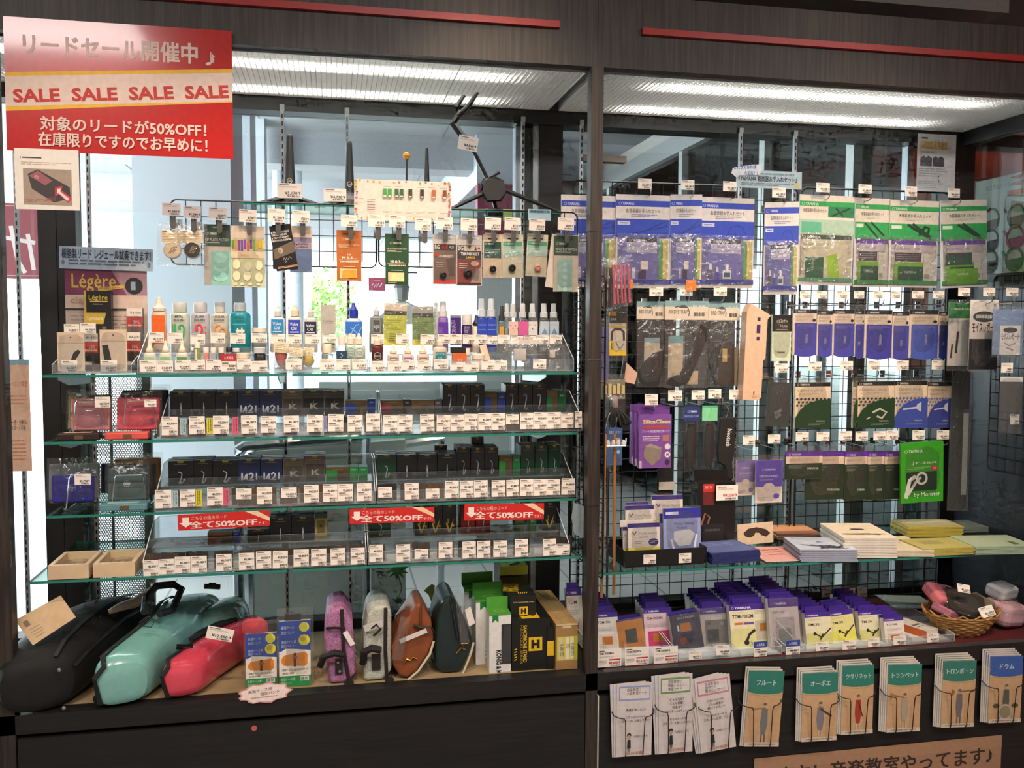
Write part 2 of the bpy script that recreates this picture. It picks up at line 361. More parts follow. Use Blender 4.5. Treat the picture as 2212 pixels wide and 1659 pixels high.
# slotted shelf standards
SLOT = M('050505', 0.9)
XST = (-1.04, -0.813, -0.169, 0.056, 0.699, 0.925, 1.569, 1.80)
_std = None
for i, x in enumerate(XST):
    nm = 'shelf_standard'
    lab = 'slotted steel shelf standard, %s from the left along the window' % ORD[i]
    if _std is None:
        e = thing(nm, lab, 'standard', (x, 0.57, 0.37), 'slotted shelf standards')
        MB().box(-0.0058, 0.0058, -0.004, 0.010, 0, 1.842, STEEL).box(-0.008, 0.008, -0.005, 0.012, 1.842, 1.862, STEEL).build('channel', e)
        b = MB(); z = 0.012
        while z < 1.83: b.box(-0.0021, 0.0021, -0.0045, -0.0038, z, z+0.0155, SLOT); z += 0.0265
        stuff(b.build('slots', e)); _std = e
    else:
        e = copy_tree(_std); e['label'] = lab; e.location.x = x
# glass shelves
def shelf(name, label, x0, x1, y0, y1, z, th=0.008):
    b = MB(); b.box(x0, x1, y0, y1, z-th, z, EDGE, skip=('top', 'bottom'))
    b.quad((x0, y0, z), (x1, y0, z), (x1, y1, z), (x0, y1, z), SHELFG); b.quad((x0, y1, z-th), (x1, y1, z-th), (x1, y0, z-th), (x0, y0, z-th), SHELFG)
    return put(b.build(name), label, 'shelf', 'glass shelves')
ZS = {1: 1.306, 2: 1.108, 3: 0.888, 4: 0.706}
names = {1: 'bottle trays', 2: 'upper reed box row', 3: 'lower reed box row', 4: 'sale reed row'}
for k in (1, 2, 3, 4):
    y0 = 0.10 if k < 4 else 0.05; xl = -0.836 if k < 4 else -0.874
    pyk = {1: 807, 2: 942, 3: 1098, 4: 1232}[k]
    xm = XY(620, pyk, y0); xm2 = XY(631, pyk, y0)
    shelf('glass_shelf', 'left clear glass shelf pane under the %s' % names[k], xl, xm, y0, 0.55, ZS[k])
    shelf('glass_shelf', 'right clear glass shelf pane under the %s' % names[k], xm2, 0.790, y0, 0.55, ZS[k])
shelf('glass_shelf', 'narrow glass shelf carrying the black instrument stands', XY(520, 436, .33), XY(1215, 450, .33), 0.33, 0.555, 1.855, 0.006)
shelf('glass_shelf', 'wide glass shelf holding sheet music stacks in the right bay', 0.86, XR-0.004, 0.06, 0.555, 0.643)
# shelf brackets on the standards
BRM = M('9fa6aa', 0.35, 0.6)
bi = 0
for k in (1, 2, 3, 4):
    y0 = 0.17 if k < 4 else 0.14
    for j, x in enumerate((-0.813, -0.169, 0.056, 0.699)):
        b = MB().add([(x-.0015, 0.565, ZS[k]-.009), (x-.0015, y0, ZS[k]-.009), (x-.0015, y0, ZS[k]-.020), (x-.0015, y0+.11, ZS[k]-.042), (x-.0015, 0.565, ZS[k]-.052),
                      (x+.0015, 0.565, ZS[k]-.009), (x+.0015, y0, ZS[k]-.009), (x+.0015, y0, ZS[k]-.020), (x+.0015, y0+.11, ZS[k]-.042), (x+.0015, 0.565, ZS[k]-.052)],
                     [(0, 1, 2, 3, 4), (9, 8, 7, 6, 5), (0, 5, 6, 1), (1, 6, 7, 2), (2, 7, 8, 3), (3, 8, 9, 4), (4, 9, 5, 0)], BRM)
        put(b.build('shelf_bracket'), 'grey steel bracket under the %s, %s from the left' % (names[k], ORD[j]), 'bracket', 'shelf brackets')
for j, x in enumerate((0.925, 1.569, 1.80, 2.44)):
    b = MB().box(x-.012, x+.012, 0.16, 0.56, 0.627, 0.634, M('cfd4d8', .3))
    put(b.build('shelf_bracket'), 'pale steel bracket under the sheet music shelf, %s from the left' % ORD[j], 'bracket', 'shelf brackets')
# ---------------------------------------------------------------- wire mesh panels
def mesh_panel(name, label, x0, x1, z0, z1, Y, pitch=0.05, frame=0.003, wire=0.0017, rc=0.02, axis='X', extra=None):
    e = thing(name, label, 'wire mesh')
    def p(a, z, dy=0.0): return (a, Y+dy, z) if axis == 'X' else (Y+dy, a, z)
    pts = []
    for cx, cz, a0 in ((x1-rc, z1-rc, 0), (x0+rc, z1-rc, 1), (x0+rc, z0+rc, 2), (x1-rc, z0+rc, 3)):
        for k in range(5): a = PI/2*(a0+k/4); pts.append(p(cx+rc*math.cos(a), cz+rc*math.sin(a)))
    MB().tube(pts, frame, WIRE, 6, closed=True).build('frame', e)
    w = MB(); n = max(1, round((x1-x0)/pitch)); mz = max(1, round((z1-z0)/pitch))
    for i in range(1, n): x = x0+(x1-x0)*i/n; w.tube([p(x, z0), p(x, z1)], wire, WIRE, 4)
    for j in range(1, mz): z = z0+(z1-z0)*j/mz; w.tube([p(x0, z, 2*wire), p(x1, z, 2*wire)], wire, WIRE, 4)
    stuff(w.build('wires', e))
    return e
YM = 0.30       # left hanging mesh
zt = ZY(800, 444, YM)
mesh_panel('wire_mesh_panel', 'long black wire mesh hung with patches and thumb rests', XY(368, 440, YM), XY(815, 445, YM)-0.004, zt-0.205, zt, YM, 0.047)
mesh_panel('wire_mesh_panel', 'black wire mesh behind the thumb rest packs', XY(815, 445, YM)+0.004, XY(1247, 460, YM), zt-0.200, zt-0.003, YM, 0.047)
YR = 0.50       # right bay back mesh
mesh_panel('wire_mesh_panel', 'tall black wire mesh behind the brass care packs', 0.875, 1.775, 0.655, 1.995, YR, 0.05, 0.004)
mesh_panel('wire_mesh_panel', 'tall black wire mesh behind the purple swab packs', 1.795, 2.44, 0.655, 2.000, YR, 0.05, 0.004)
mesh_panel('wire_mesh_panel', 'low black wire mesh behind the tuner boxes', 1.815, 2.44, 0.365, 0.615, YR, 0.05, 0.003)
mesh_panel('wire_mesh_panel', 'low black wire mesh below the mask tray', 0.875, 1.775, 0.365, 0.615, YR, 0.05, 0.003)
mesh_panel('wire_mesh_panel', 'narrow side mesh beside the central post hung with rods', 0.06, 0.50, 0.62, 1.62, 0.868, 0.05, 0.003, axis='Y')
mesh_panel('wire_mesh_panel', 'side mesh on the dark end wall hung with humidity packs', -0.28, 0.36, 0.9, 1.66, XR-0.012, 0.05, 0.003, axis='Y')
struct(MB().box(0.93, 1.10, 0.56, 0.60, ZY(1185, 338, .57)-.012, ZY(1185, 338, .57)+.012, M('6d645d', .4)).build('trim_14'))
# ================================================================ OUTSIDE THE WINDOW
def tile_mat(name, c, joint, size):
    m = bpy.data.materials.new(name); m.use_nodes = True; nt = m.node_tree; b = nt.nodes['Principled BSDF']
    tc = nt.nodes.new('ShaderNodeTexCoord'); br = nt.nodes.new('ShaderNodeTexBrick'); br.offset = 0.0
    br.inputs['Color1'].default_value = tuple(lin(x) for x in hexc(c))+(1,); br.inputs['Color2'].default_value = tuple(lin(x)*.95 for x in hexc(c))+(1,)
    br.inputs['Mortar'].default_value = tuple(lin(x) for x in hexc(joint))+(1,); br.inputs['Scale'].default_value = 1.0
    br.inputs['Brick Width'].default_value = size; br.inputs['Row Height'].default_value = size; br.inputs['Mortar Size'].default_value = 0.006
    nt.links.new(tc.outputs['Object'], br.inputs['Vector']); nt.links.new(br.outputs['Color'], b.inputs['Base Color']); b.inputs['Roughness'].default_value = 0.5
    return m
sbox('floor_outside', -14, 12, 0.68, 30, -0.1, -0.02, tile_mat('outside_tiles', 'c9c7c4', '8f8d8a', 0.45))
CEILM = M('d9dade', 0.8, scale=2, var=0.03); WALLM = M('d5d9e0', 0.8, scale=2, var=0.03)
sbox('ceiling_outside', -7, 6, 0.74, 22.0, 3.2, 3.35, CEILM)
for i, (yy, hh) in enumerate(((3.1, .22), (5.6, .30), (8.4, .3), (12, .3))):
    sbox('trim_%d' % (20+i), -7, 6, yy, yy+0.35, 3.2-hh, 3.2, M('c3c3c9', 0.8))
for i, x in enumerate((-2.2, -0.6, 1.0)):
    sbox('trim_%d' % (30+i), x, x+0.008, 0.75, 21, 3.196, 3.2, M('8d8f92', .8))
def column(x0, x1, Y, depth, name, m, top=3.2, py=650):
    return sbox(name, XY(x0, py, Y), XY(x1, py, Y), Y, Y+depth, -0.05, top, m)
column(291, 502, 2.7, 0.75, 'wall_pillar_1', WALLM)
column(505, 545, 4.2, 0.5, 'wall_pillar_2', M('b9bdc6', .8)); column(556, 575, 5.2, 0.3, 'wall_pillar_3', WALLM)
for i, (a, b, Y) in enumerate(((590, 617, 7.0), (624, 655, 7.6))):
    xa, xb = XY(a, 650, Y), XY(b, 650, Y); r = (xb-xa)/2
    struct(MB().lathe([(r, -0.05), (r, 3.2)], M('ccd0d8', .7), 20, ((xa+xb)/2, Y+r, 0)).build('wall_pillar_%d' % (4+i), smooth=True))
# far end of the passage
sbox('wall_far', XY(640, 620, 21), XY(672, 620, 21), 21, 21.3, -0.05, 3.3, WALLM)
sbox('wall_far_building', -2.0, 4.6, 33, 34, -0.05, 2.9, M('dfe3e6', .8))
# right hand facade running away from the window
PF = PZ(975, 540, 3.0); XF = PF.x
sbox('wall_facade', XF, XF+0.2, 6.6, 21.0, -0.05, 3.0, M('d9dcda', .8))
sbox('trim_40', XF-0.03, XF+0.2, 6.2, 13.5, 3.0, 3.2, M('b04a58', .6))
for i, (ya, yb) in enumerate(((9.6, 10.7), (11.2, 12.6), (13.4, 15.0))):
    b = MB().box(XF-0.03, XF-0.005, ya, yb, 1.35, 2.75, M('565c5c', .5)).box(XF-0.036, XF-0.03, ya+.08, (ya+yb)/2-.04, 1.45, 2.65, M('1f2a2c', .15)).box(XF-0.036, XF-0.03, (ya+yb)/2+.04, yb-.08, 1.45, 2.65, M('1f2a2c', .15))
    struct(b.build('window_%d' % (10+i)))
sbox('wall_block', XY(1030, 720, 5.4), XY(1180, 720, 5.4), 5.4, 9, -0.05, 2.25, M('c9cac6', .8))
sbox('wall_block_band', XY(1030, 610, 5.4), XY(1180, 610, 5.4), 5.36, 5.5, 2.25, 2.75, M('94465a', .6))
sbox('wall_block_upper', XY(1030, 610, 5.4), XY(1180, 610, 5.4), 5.4, 9, 2.75, 3.2, WALLM)
# shop front on the right, seen through the right bay
PSF = PZ(1430, 330, 2.85); XSF = PSF.x
sbox('trim_41', XSF-0.06, XSF+0.06, 0.95, 9.0, 2.76, 2.9, M('8b8d8d', .4))
for i, yy in enumerate((1.35, 2.3, 3.6, 5.4, 8.9)):
    sbox('trim_%d' % (42+i), XSF-0.05, XSF+0.05, yy, yy+0.07, -0.05, 2.76, M('b9bdba', .35, .4))
struct(MB().box(XSF-.004, XSF+.004, 0.95, 9.0, 0.1, 2.76, clear('front_glass', (205, 214, 212), .12, .0)).build('window_5'))
CORAL2 = M('b5796c', .8, scale=2)  # coral room added beyond the glass, standing in for the shop's reflection
sbox('wall_reflected_room', XSF+1.5, XSF+1.6, 0.75, 9.5, -0.05, 3.0, CORAL2)
sbox('wall_reflected_room_end', XSF, XSF+1.5, 9.3, 9.4, -0.05, 3.0, M('8f8a84', .8))
sbox('ceiling_reflected_room', XSF-0.05, XSF+1.6, 0.75, 9.5, 2.9, 3.0, M('a9a49f', .8))
sbox('wall_neighbour_low', XSF+0.3, XSF+0.4, 0.75, 9.3, -0.05, 1.25, M('3c4647', .5))
e = thing('air_conditioner_reflection', 'white ceiling cassette air conditioner in the neighbouring shop', 'air conditioner', (XSF+0.75, 2.3, 2.84))  # solid unit modelled where the glass mirrors the shop ceiling
MB().box(-.42, .42, -.42, .42, 0, .06, M('d5d3cd', .5)).build('panel', e)
for k in range(4):
    b = MB().box(-.28, .28, -.36, -.31, -.004, 0, M('77756f', .5)); b.xf(Matrix.Rotation(k*PI/2, 4, 'Z')); b.build('vent', e)
# passage lamp, red banner, hanging sign, lantern, tree
a, b = PZ(1058, 310, 3.15), PZ(962, 425, 3.15)
e = thing('strip_lamp', 'long fluorescent strip lamp on the passage ceiling', 'lamp', ((a.x+b.x)/2, (a.y+b.y)/2, 3.15))
MB().box(-.11, .11, -abs(a.y-b.y)/2, abs(a.y-b.y)/2, .0, .05, M('e6e6e6', .6)).build('housing', e)
MB().tube([(0, -abs(a.y-b.y)/2+.03, -.02), (0, abs(a.y-b.y)/2-.03, -.02)], .05, M('ffffff', .5, emit=9.0), 8).build('tube', e)
def banner(name, label, cat, x0, y0, x1, y1, Y, base, art=None, group=None, th=0.004, tilt=0):
    X0, X1, Z0, Z1 = rectY(x0, y0, x1, y1, Y); W_, H_ = X1-X0, Z1-Z0
    e = thing(name, label, cat, ((X0+X1)/2, Y, (Z0+Z1)/2), group, ry=tilt)
    mb = MB().box(-W_/2, W_/2, 0, th, -H_/2, H_/2, base); mb.build('sheet', e)
    if art: A = Art(W_, H_, None, 0, None, -H_/2); art(A); A.build('print', e)
    return e
def a_red(A): A.line([(62, 30), (70, 75), (80, 92)], 6, 'c9b3ae').line([(50, 45), (95, 52)], 6, 'c9b3ae').line([(85, 40), (92, 88)], 6, 'c9b3ae').line([(8, 25), (12, 40)], 4, 'a8874a').line([(20, 28), (25, 42)], 4, 'a8874a').line([(34, 30), (40, 42)], 4, 'a8874a').r(0, 3, 100, 4, 'b98f8f').r(0, 95, 100, 96, 'b98f8f')
banner('shop_banner', 'dark red shop banner with pale brush lettering beyond the left window', 'banner', -75, 438, 84, 602, 2.6, M('7e3038', .6), a_red)
def a_hang(A): A.line([(20, 60), (30, 40), (34, 75), (45, 40), (48, 75), (60, 42), (64, 72), (80, 40)], 5, 'e8dcdc').r(30, 20, 70, 28, 'c98a80')
banner('hanging_sign', 'small red hanging sign with white brush lettering', 'sign', 796, 600, 833, 628, 9.0, M('96324a', .6), a_hang, th=.04)
e = thing('wall_lantern', 'dark iron lantern on the far facade', 'lantern', PY(868, 645, 12))
MB().lathe([(.02, .32), (.05, .28), (.13, .2), (.15, .18), (.12, .17), (.1, -.02), (.04, -.05)], M('4a4845', .5), 8).build('cage', e)
MB().tube([(0, 0, .3), (0, 0, .42), (.25, 0, .42)], .015, M('3a3836', .5), 5).build('arm', e)
e = thing('lantern_awning', 'small grey awning below the far lantern', 'awning', PY(852, 672, 12.5))
MB().prism([(-.42, -.22), (.42, -.22), (.42, .06), (.12, .2)], -.1, .5, M('8b8b88', .6)).build('canopy', e)
rt = random.Random(3)
def tree(label, px, py, Y, rx, rz, n, cols):
    c = PY(px, py, Y); e = thing('tree', label, 'tree', (c.x, c.y, -.05), 'trees beyond the passage'); cz = c.z+.05
    b = MB(); ms = [M(q, .7) for q in cols]
    for _ in range(n):
        u = Vector((rt.gauss(0, 1), rt.gauss(0, 1), rt.gauss(0, 1))).normalized()*(rt.random()**.4)
        p = Vector((u.x*rx, u.y*rx, cz+u.z*rz)); s_ = rt.uniform(.05, .13); q = Vector((rt.gauss(0, 1), rt.gauss(0, 1), rt.gauss(0, 1))).normalized(); w = q.orthogonal().normalized(); v = q.cross(w)
        b.quad(p-w*s_, p-v*s_*.6, p+w*s_, p+v*s_*.6, rt.choice(ms))
    stuff(b.build('foliage', e)); MB().tube([(0, 0, 0), (.05, 0, cz-rz*.5), (-.05, 0, cz)], [.12, .09, .05], M('5a4a3c', .9), 7).build('trunk', e)
tree('leafy green tree standing in sunlight beyond the passage', 700, 660, 25, 1.1, 1.2, 1500, ('8fae5c', '6d9347', 'a9c274', '5b7f3c'))
tree('pale green tree behind the facade at the end of the passage', 1015, 660, 30, .9, 1.0, 500, ('9dbb70', '7fa05a'))
# ramp wall, low wall, hand rails
RAMP = M('aab0a8', .6, scale=3)
X0, X1 = XY(545, 1150, 1.5), XY(876, 1150, 1.5)
struct(MB().prism([(X0, -.05), (X1, -.05), (X1, ZY(870, 950, 1.5)), (X0, ZY(560, 975, 1.5))], 1.5, 1.56, RAMP).build('wall_ramp'))
struct(MB().prism([(XY(690, 900, 2.8), -.05), (XY(1100, 900, 2.8), -.05), (XY(1100, 900, 2.8), ZY(1000, 826, 2.8)), (XY(690, 900, 2.8), ZY(700, 826, 2.8))], 2.8, 2.86, M('a6aba5', .6, scale=3)).build('wall_low'))
for i, (p0, p1, p2, Y) in enumerate((((512, 990), (530, 962), (800, 938), 1.25), ((534, 985), (556, 962), (800, 945), 1.40), ((790, 1010), (812, 968), (960, 945), 1.7))):
    e = thing('hand_rail', 'bent stainless steel hand rail of the ramp, %s from the left' % ORD[i], 'hand rail', (0, 0, 0), 'ramp hand rails')
    q0, q1, q2 = PY(*p0, Y), PY(*p1, Y), PY(*p2, Y)
    MB().tube([(q0.x, Y, -.05), q0, (q0+q1)/2+Vector((-.01, 0, .012)), q1, q2], .024, CHROME, 8).build('rail', e, True)
    MB().tube([(q2.x-.02, Y, -.05), (q2.x-.02, Y, q2.z)], .02, CHROME, 8).build('post', e, True)
# perforated steel cabinet just outside the window
def perf():
    m = bpy.data.materials.new('perforated_steel'); m.use_nodes = True; nt = m.node_tree; b = nt.nodes['Principled BSDF']; b.inputs['Base Color'].default_value = (.02, .02, .02, 1); b.inputs['Roughness'].default_value = .5
    tc = nt.nodes.new('ShaderNodeTexCoord'); sx = nt.nodes.new('ShaderNodeSeparateXYZ'); nt.links.new(tc.outputs['Object'], sx.inputs[0])
    def mth(op, a, bb=None):
        n = nt.nodes.new('ShaderNodeMath'); n.operation = op
        for i, v in enumerate((a, bb)):
            if v is None: continue
            if isinstance(v, (int, float)): n.inputs[i].default_value = v
            else: nt.links.new(v, n.inputs[i])
        return n.outputs[0]
    def cell(o):
        u = mth('SUBTRACT', mth('FRACT', mth('ADD', mth('DIVIDE', sx.outputs['X'], .0088), 50.0+o)), .5); w = mth('SUBTRACT', mth('FRACT', mth('ADD', mth('DIVIDE', sx.outputs['Z'], .0152), 50.0+o)), .5)
        return mth('ADD', mth('POWER', mth('MULTIPLY', u, .0088), 2), mth('POWER', mth('MULTIPLY', w, .0152), 2))
    hole = mth('LESS_THAN', mth('MINIMUM', cell(0), cell(.5)), .0032**2)
    tr = nt.nodes.new('ShaderNodeBsdfTransparent'); mx = nt.nodes.new('ShaderNodeMixShader'); out = nt.nodes['Material Output']
    nt.links.new(hole, mx.inputs[0]); nt.links.new(b.outputs[0], mx.inputs[1]); nt.links.new(tr.outputs[0], mx.inputs[2]); nt.links.new(mx.outputs[0], out.inputs[0])
    return m
PERF = perf()
X0, X1 = XY(186, 1100, .78), XY(330, 1100, .78); zt_ = ZY(250, 800, .78)
e = thing('perforated_cabinet', 'grey steel cabinet with perforated back standing outside the window', 'cabinet', ((X0+X1)/2, .78, 0)); w_ = (X1-X0)/2
MB().box(-w_, -w_+.03, 0, .03, 0, zt_, M('6f7674', .4)).box(w_-.03, w_, 0, .03, 0, zt_, M('6f7674', .4)).box(-w_, w_, 0, .03, zt_-.02, zt_, M('6f7674', .4)).build('frame', e)
MB().box(-w_+.03, w_-.03, .012, .014, 0, zt_-.02, PERF).build('perforated_sheet', e)
MB().box(-.028, -.018, -.004, .0, 0, zt_-.02, M('77807e', .4)).build('post', e)
# cut-outs stuck on the window
def cut(name, label, pts, px, py, Y, s_, col):
    c = PY(px, py, Y); mb = MB().prism([(x*s_, z*s_) for x, z in pts], -.0006, .0006, M(col, .6)); o = mb.build(name); o.location = c
    return put(o, label, 'sticker')
palm = []
for k in range(18): a = k/18*2*PI; rr_ = 1.0 if k % 2 else .45; palm.append((rr_*math.cos(a), rr_*math.sin(a)*.8))
c = PY(860, 1232, .64)
e = thing('palm_sticker', 'translucent green palm tree sticker on the window', 'sticker', c)
MB().prism([(x*.045, z*.05) for x, z in palm], -.0006, .0006, M('5f9a6a', .6)).build('crown', e)
MB().tube([(0, 0, -.02), (.012, 0, -.07), (0, 0, -.115)], .003, M('6f8a72', .6), 5).build('trunk', e)
MB().prism([(x*.03, z*.022-.118) for x, z in palm], -.0006, .0006, M('78897c', .6)).build('grass', e)
cut('leaf_sticker', 'pale yellow green leaf sticker on the window above the dark green bag', [(0, -1.2), (.4, -.2), (.5, .9), (.1, 1.1), (-.5, .7), (-.9, .3), (-.3, -.3)], 931, 1280, .64, .030, 'b9bd6a')
# ================================================================ SHARED BUILDERS FOR GOODS
_tags = {}
TAGM = M('f4ebe1', 0.65, var=0.02)
def tag(row, x0, y0, x1, y1, Y, price, price2=None, tilt=0.0, top=None, topc=None, plain=False, rx=0.0, big=None, red=False):
    X0, X1, Z0, Z1 = rectY(x0, y0, x1, y1, Y); w, h = X1-X0, Z1-Z0
    mb = MB().box(-w/2, w/2, 0, .0005, -h/2, h/2, TAGM); A = Art(w, h, mb, 0, None, -h/2)
    k = '2f2b29'
    if topc: A.r(0, 0, 100, 42, topc).t(50, 30, 15, top or '人気商品', 'f3e9e4', w=60, al='c'); y_ = 50
    else: y_ = 8
    if price2:
        A.r(6, 5, 52, 9, '6b625c').lines(6, 14, 70, 24, 2, 'b9aaa0', .4, 3).t(95, 43, 12, '¥'+price+'↑', k, al='r', bold=.02, w=62)
        A.r(6, 50, 50, 54, '6b625c').lines(6, 58, 75, 68, 2, 'b9aaa0', .4, 5).t(95, 86, 12, '¥'+price2+'↑', k, al='r', bold=.02, w=48).bars(48, 90, 94, 97, '4a4440', 12)
    elif big:
        A.r(6, 8, 30, 13, '5a524d').t(6, 30, 13, big, '2c2a2a', w=62, bold=.02).lines(6, 40, 94, 48, 2, 'b9aaa0', .4).r(48, 56, 96, 63, 'b03a34').lines(6, 62, 40, 84, 3, 'a8a09a', .4).t(95, 84, 15, '¥'+price+'↑', 'c23a36', w=48, al='r', bold=.03).bars(56, 88, 94, 95, '4a4440', 12)
    else:
        A.r(8, y_, 48, y_+6, '6b625c').lines(8, y_+12, 80, y_+24, 2, 'b9aaa0', .4, 3)
        A.t(95, 76, 20 if not topc else 14, '¥'+price+'↑', 'c23a36' if red else k, w=14+10*len(price), al='r', bold=.02).bars(42, 81, 92, 93, '4a4440', 12)
    o = mb.build('price_tag'); o.location = ((X0+X1)/2, Y, (Z0+Z1)/2); o.rotation_euler = (rx, tilt, 0)
    _tags.setdefault(row, []).append((x0, o, price))
    return o
def finish_tags():
    for row, lst in _tags.items():
        lst.sort(key=lambda q: q[0])
        for i, (x, o, p) in enumerate(lst):
            where = '%s price tag from the left' % ORD[i] if len(lst) > 1 else 'price tag'
            put(o, '%s %s, reading %s yen' % (where, row, p.replace(',', '')), 'price tag', 'price tags '+row)
_hook = None
_hooks = {}
def hook(row, px, py, Ym, ln=0.11, plate=False):
    """chrome display hook fixed on the mesh at depth Ym whose tip shows at pixel (px, py)"""
    global _hook
    c = PY(px, py, Ym-ln)
    if plate not in _hooks:
        e = thing('display_hook', 'x', 'hook', c)
        MB().tube([(0, ln+.012, .012), (0, ln-.004, .012), (0, ln-.004, 0), (0, .01, 0), (0, -.004, .006), (0, -.008, .02)], .0022, CHROME, 6).build('wire', e)
        MB().box(-.011, .011, ln-.004, ln-.002, -.012, .016, CHROME).build('clip', e)
        if plate: MB().prism([(-.008, -.022), (-.004, -.027), (.004, -.027), (.008, -.022), (.008, .02), (-.008, .02)], -.004, -.001, M('6d6a66', .3, .7)).build('plate', e)
        _hooks[plate] = e; h = e
    else:
        h = copy_tree(_hooks[plate]); h.location = c
    _hk.setdefault(row, []).append((px, h))
    return h
_hk = {}
def finish_hooks():
    for row, lst in _hk.items():
        lst.sort(key=lambda q: q[0])
        for i, (x, h) in enumerate(lst): put(h, 'chrome display hook, %s from the left %s' % (ORD[i], row), 'hook', 'chrome hooks '+row)
def pack(name, label, cat, x0, y0, x1, y1, Y, base, art=None, th=.004, tilt=0.0, film=None, fp=(.004, .004, .004, .02), group=None, rx=0.0, rz=0.0, extra=None, hole=True):
    """flat hanging pack: card or cloth body, print and an optional clear bag (margins left, right, bottom, top)"""
    X0, X1, Z0, Z1 = rectY(x0, y0, x1, y1, Y); w, h = X1-X0, Z1-Z0
    e = thing(name, label, cat, ((X0+X1)/2, Y, Z1), group, rz=rz, rx=rx, ry=tilt)
    MB().box(-w/2, w/2, 0, th, -h, 0, base).build('body', e)
    if art: A = Art(w, h, None, 0, None, -h); art(A); A.build('print', e)
    if extra: extra(e, w, h)
    if film:
        bag(e, -w/2-fp[0], w/2+fp[1], -h-fp[2], fp[3], -.004, th+.003, film)
    return e
def bag(e, x0, x1, z0, z1, y0, y1, film, n=7, amp=.0025, name='clear_bag'):
    """pillow of clear film"""
    b = MB(); rr = random.Random(int((x0+z1)*1e4)); vs = []; m = int(n*1.3)
    for s_, yy in ((-1, y0), (1, y1)):
        for j in range(m+1):
            for i in range(n+1):
                u, v = i/n, j/m; k = min(1, 4*u*(1-u))*min(1, 5*v*(1-v)); vs.append((x0+(x1-x0)*u, (y0+y1)/2+(yy-(y0+y1)/2)*(.25+.75*k)+rr.uniform(-amp, amp)*k*.5, z0+(z1-z0)*v))
    fs = []; q = (n+1)*(m+1)
    for j in range(m):
        for i in range(n):
            a = j*(n+1)+i; fs.append((a, a+1, a+n+2, a+n+1)); fs.append((q+a, q+a+n+1, q+a+n+2, q+a+1))
    b.add(vs, fs, film); return b.build(name, e, True)
def logo(A, x, y, h, c, w=28):
    """round mark and maker's name"""
    A.ring(x+h*.5*A.H/A.W, y-h*.45, h*.55*A.H/A.W, h*.12*A.H/A.W, c, 12); A.t(x+h*1.35*A.H/A.W, y, h, 'YAMAHA', c, w=w, bold=.035); return A
# ================================================================ SALE SIGN AND PAPERS ON THE FRONT
def a_sale(A):
    p = 'e9cfc6'; y_ = 'e8b62a'; r_ = 'c62a26'
    A.poly([(0, 41.5), (100, 29.5), (100, 55.5), (0, 70.5)], y_).poly([(0, 44.5), (100, 32.5), (100, 54.8), (0, 67)], 'e6cdc2')
    A.t(8, 26, 12, 'リードセール開催中', p, w=76, bold=.035).t(88, 28, 12, '♪', p, w=4.5)
    rot = math.atan2(.125*A.H, A.W)
    for k in range(4): A.t(3.5+25*k, 63.5-3.1*k*1.0, 9.5, 'SALE', r_, w=20, bold=.03, rot=rot)
    A.t(14.5, 83, 8.2, '対象のリードが50%OFF！', p, w=73, bold=.028).t(13.5, 95, 8.2, '在庫限りですのでお早めに！', p, w=74.5, bold=.028)
banner('sale_sign', 'large red laminated sale sign taped below the fascia', 'sign', 11, 51, 502, 334, -.016, M('bf201c', .22, coat=.6), a_sale, th=.0015)
def a_note(A):
    A.r(9, 13, 10, 17, '8a7c74').r(12, 14, 42, 16, '4b4340').lines(10, 22, 88, 28, 2, 'c0a99d', .35)
    A.r(13, 33, 88, 92, 'a59384').poly([(20, 42), (36, 34), (85, 62), (86, 80), (60, 88), (26, 66)], '3b3635').poly([(22, 45), (36, 36), (58, 52), (47, 60)], '9c5a62').t(30, 47, 5, '50', 'e3c9c6', rot=-.6)
    A.poly([(62, 62), (74, 60), (72, 67), (88, 80), (82, 88), (68, 74), (62, 78)], 'c8384a').poly([(65, 65), (72, 64), (70, 69), (84, 81), (81, 85), (67, 72), (66, 74)], 'f0d8d4')
    A.t(15, 88, 5, 'このパッケージが目印', 'c9605c', w=48, rot=.06)
banner('notice_sheet', 'white notice sheet with a photo of a marked box below the sale sign', 'notice', 32, 322, 171, 453, -.019, PAPER, a_note, th=.0008)
def a_orange(A): A.r(0, 0, 100, 5, '8fb0c0').poly([(12, 100), (20, 30), (40, 6), (60, 4), (84, 20), (95, 100)], 'e9bfa2').t(28, 24, 4, 'トーニング講座', 'cf6a45', w=62).lines(30, 32, 85, 42, 3, 'd9926f', .4).t(30, 58, 3.6, '一括・分割払', '3e3a38', w=56).t(30, 63, 3.6, 'スタート可能', '3e3a38', w=52).lines(30, 72, 80, 92, 6, 'd8906c', .35)
banner('poster', 'orange and blue poster in the window left of the shelves', 'poster', 6, 776, 66, 1018, .28, M('e3b79b', .6), a_orange, th=.001)
def a_gray(A): A.r(5, 12, 60, 50, '4c4a48').t(10, 42, 28, '器', 'b9b4ae').lines(10, 60, 60, 90, 3, '9b9690', .4)
banner('small_card', 'small grey card with dark lettering at the far left window', 'card', -14, 533, 14, 577, .3, M('a9a8a4', .6), a_gray, th=.001)
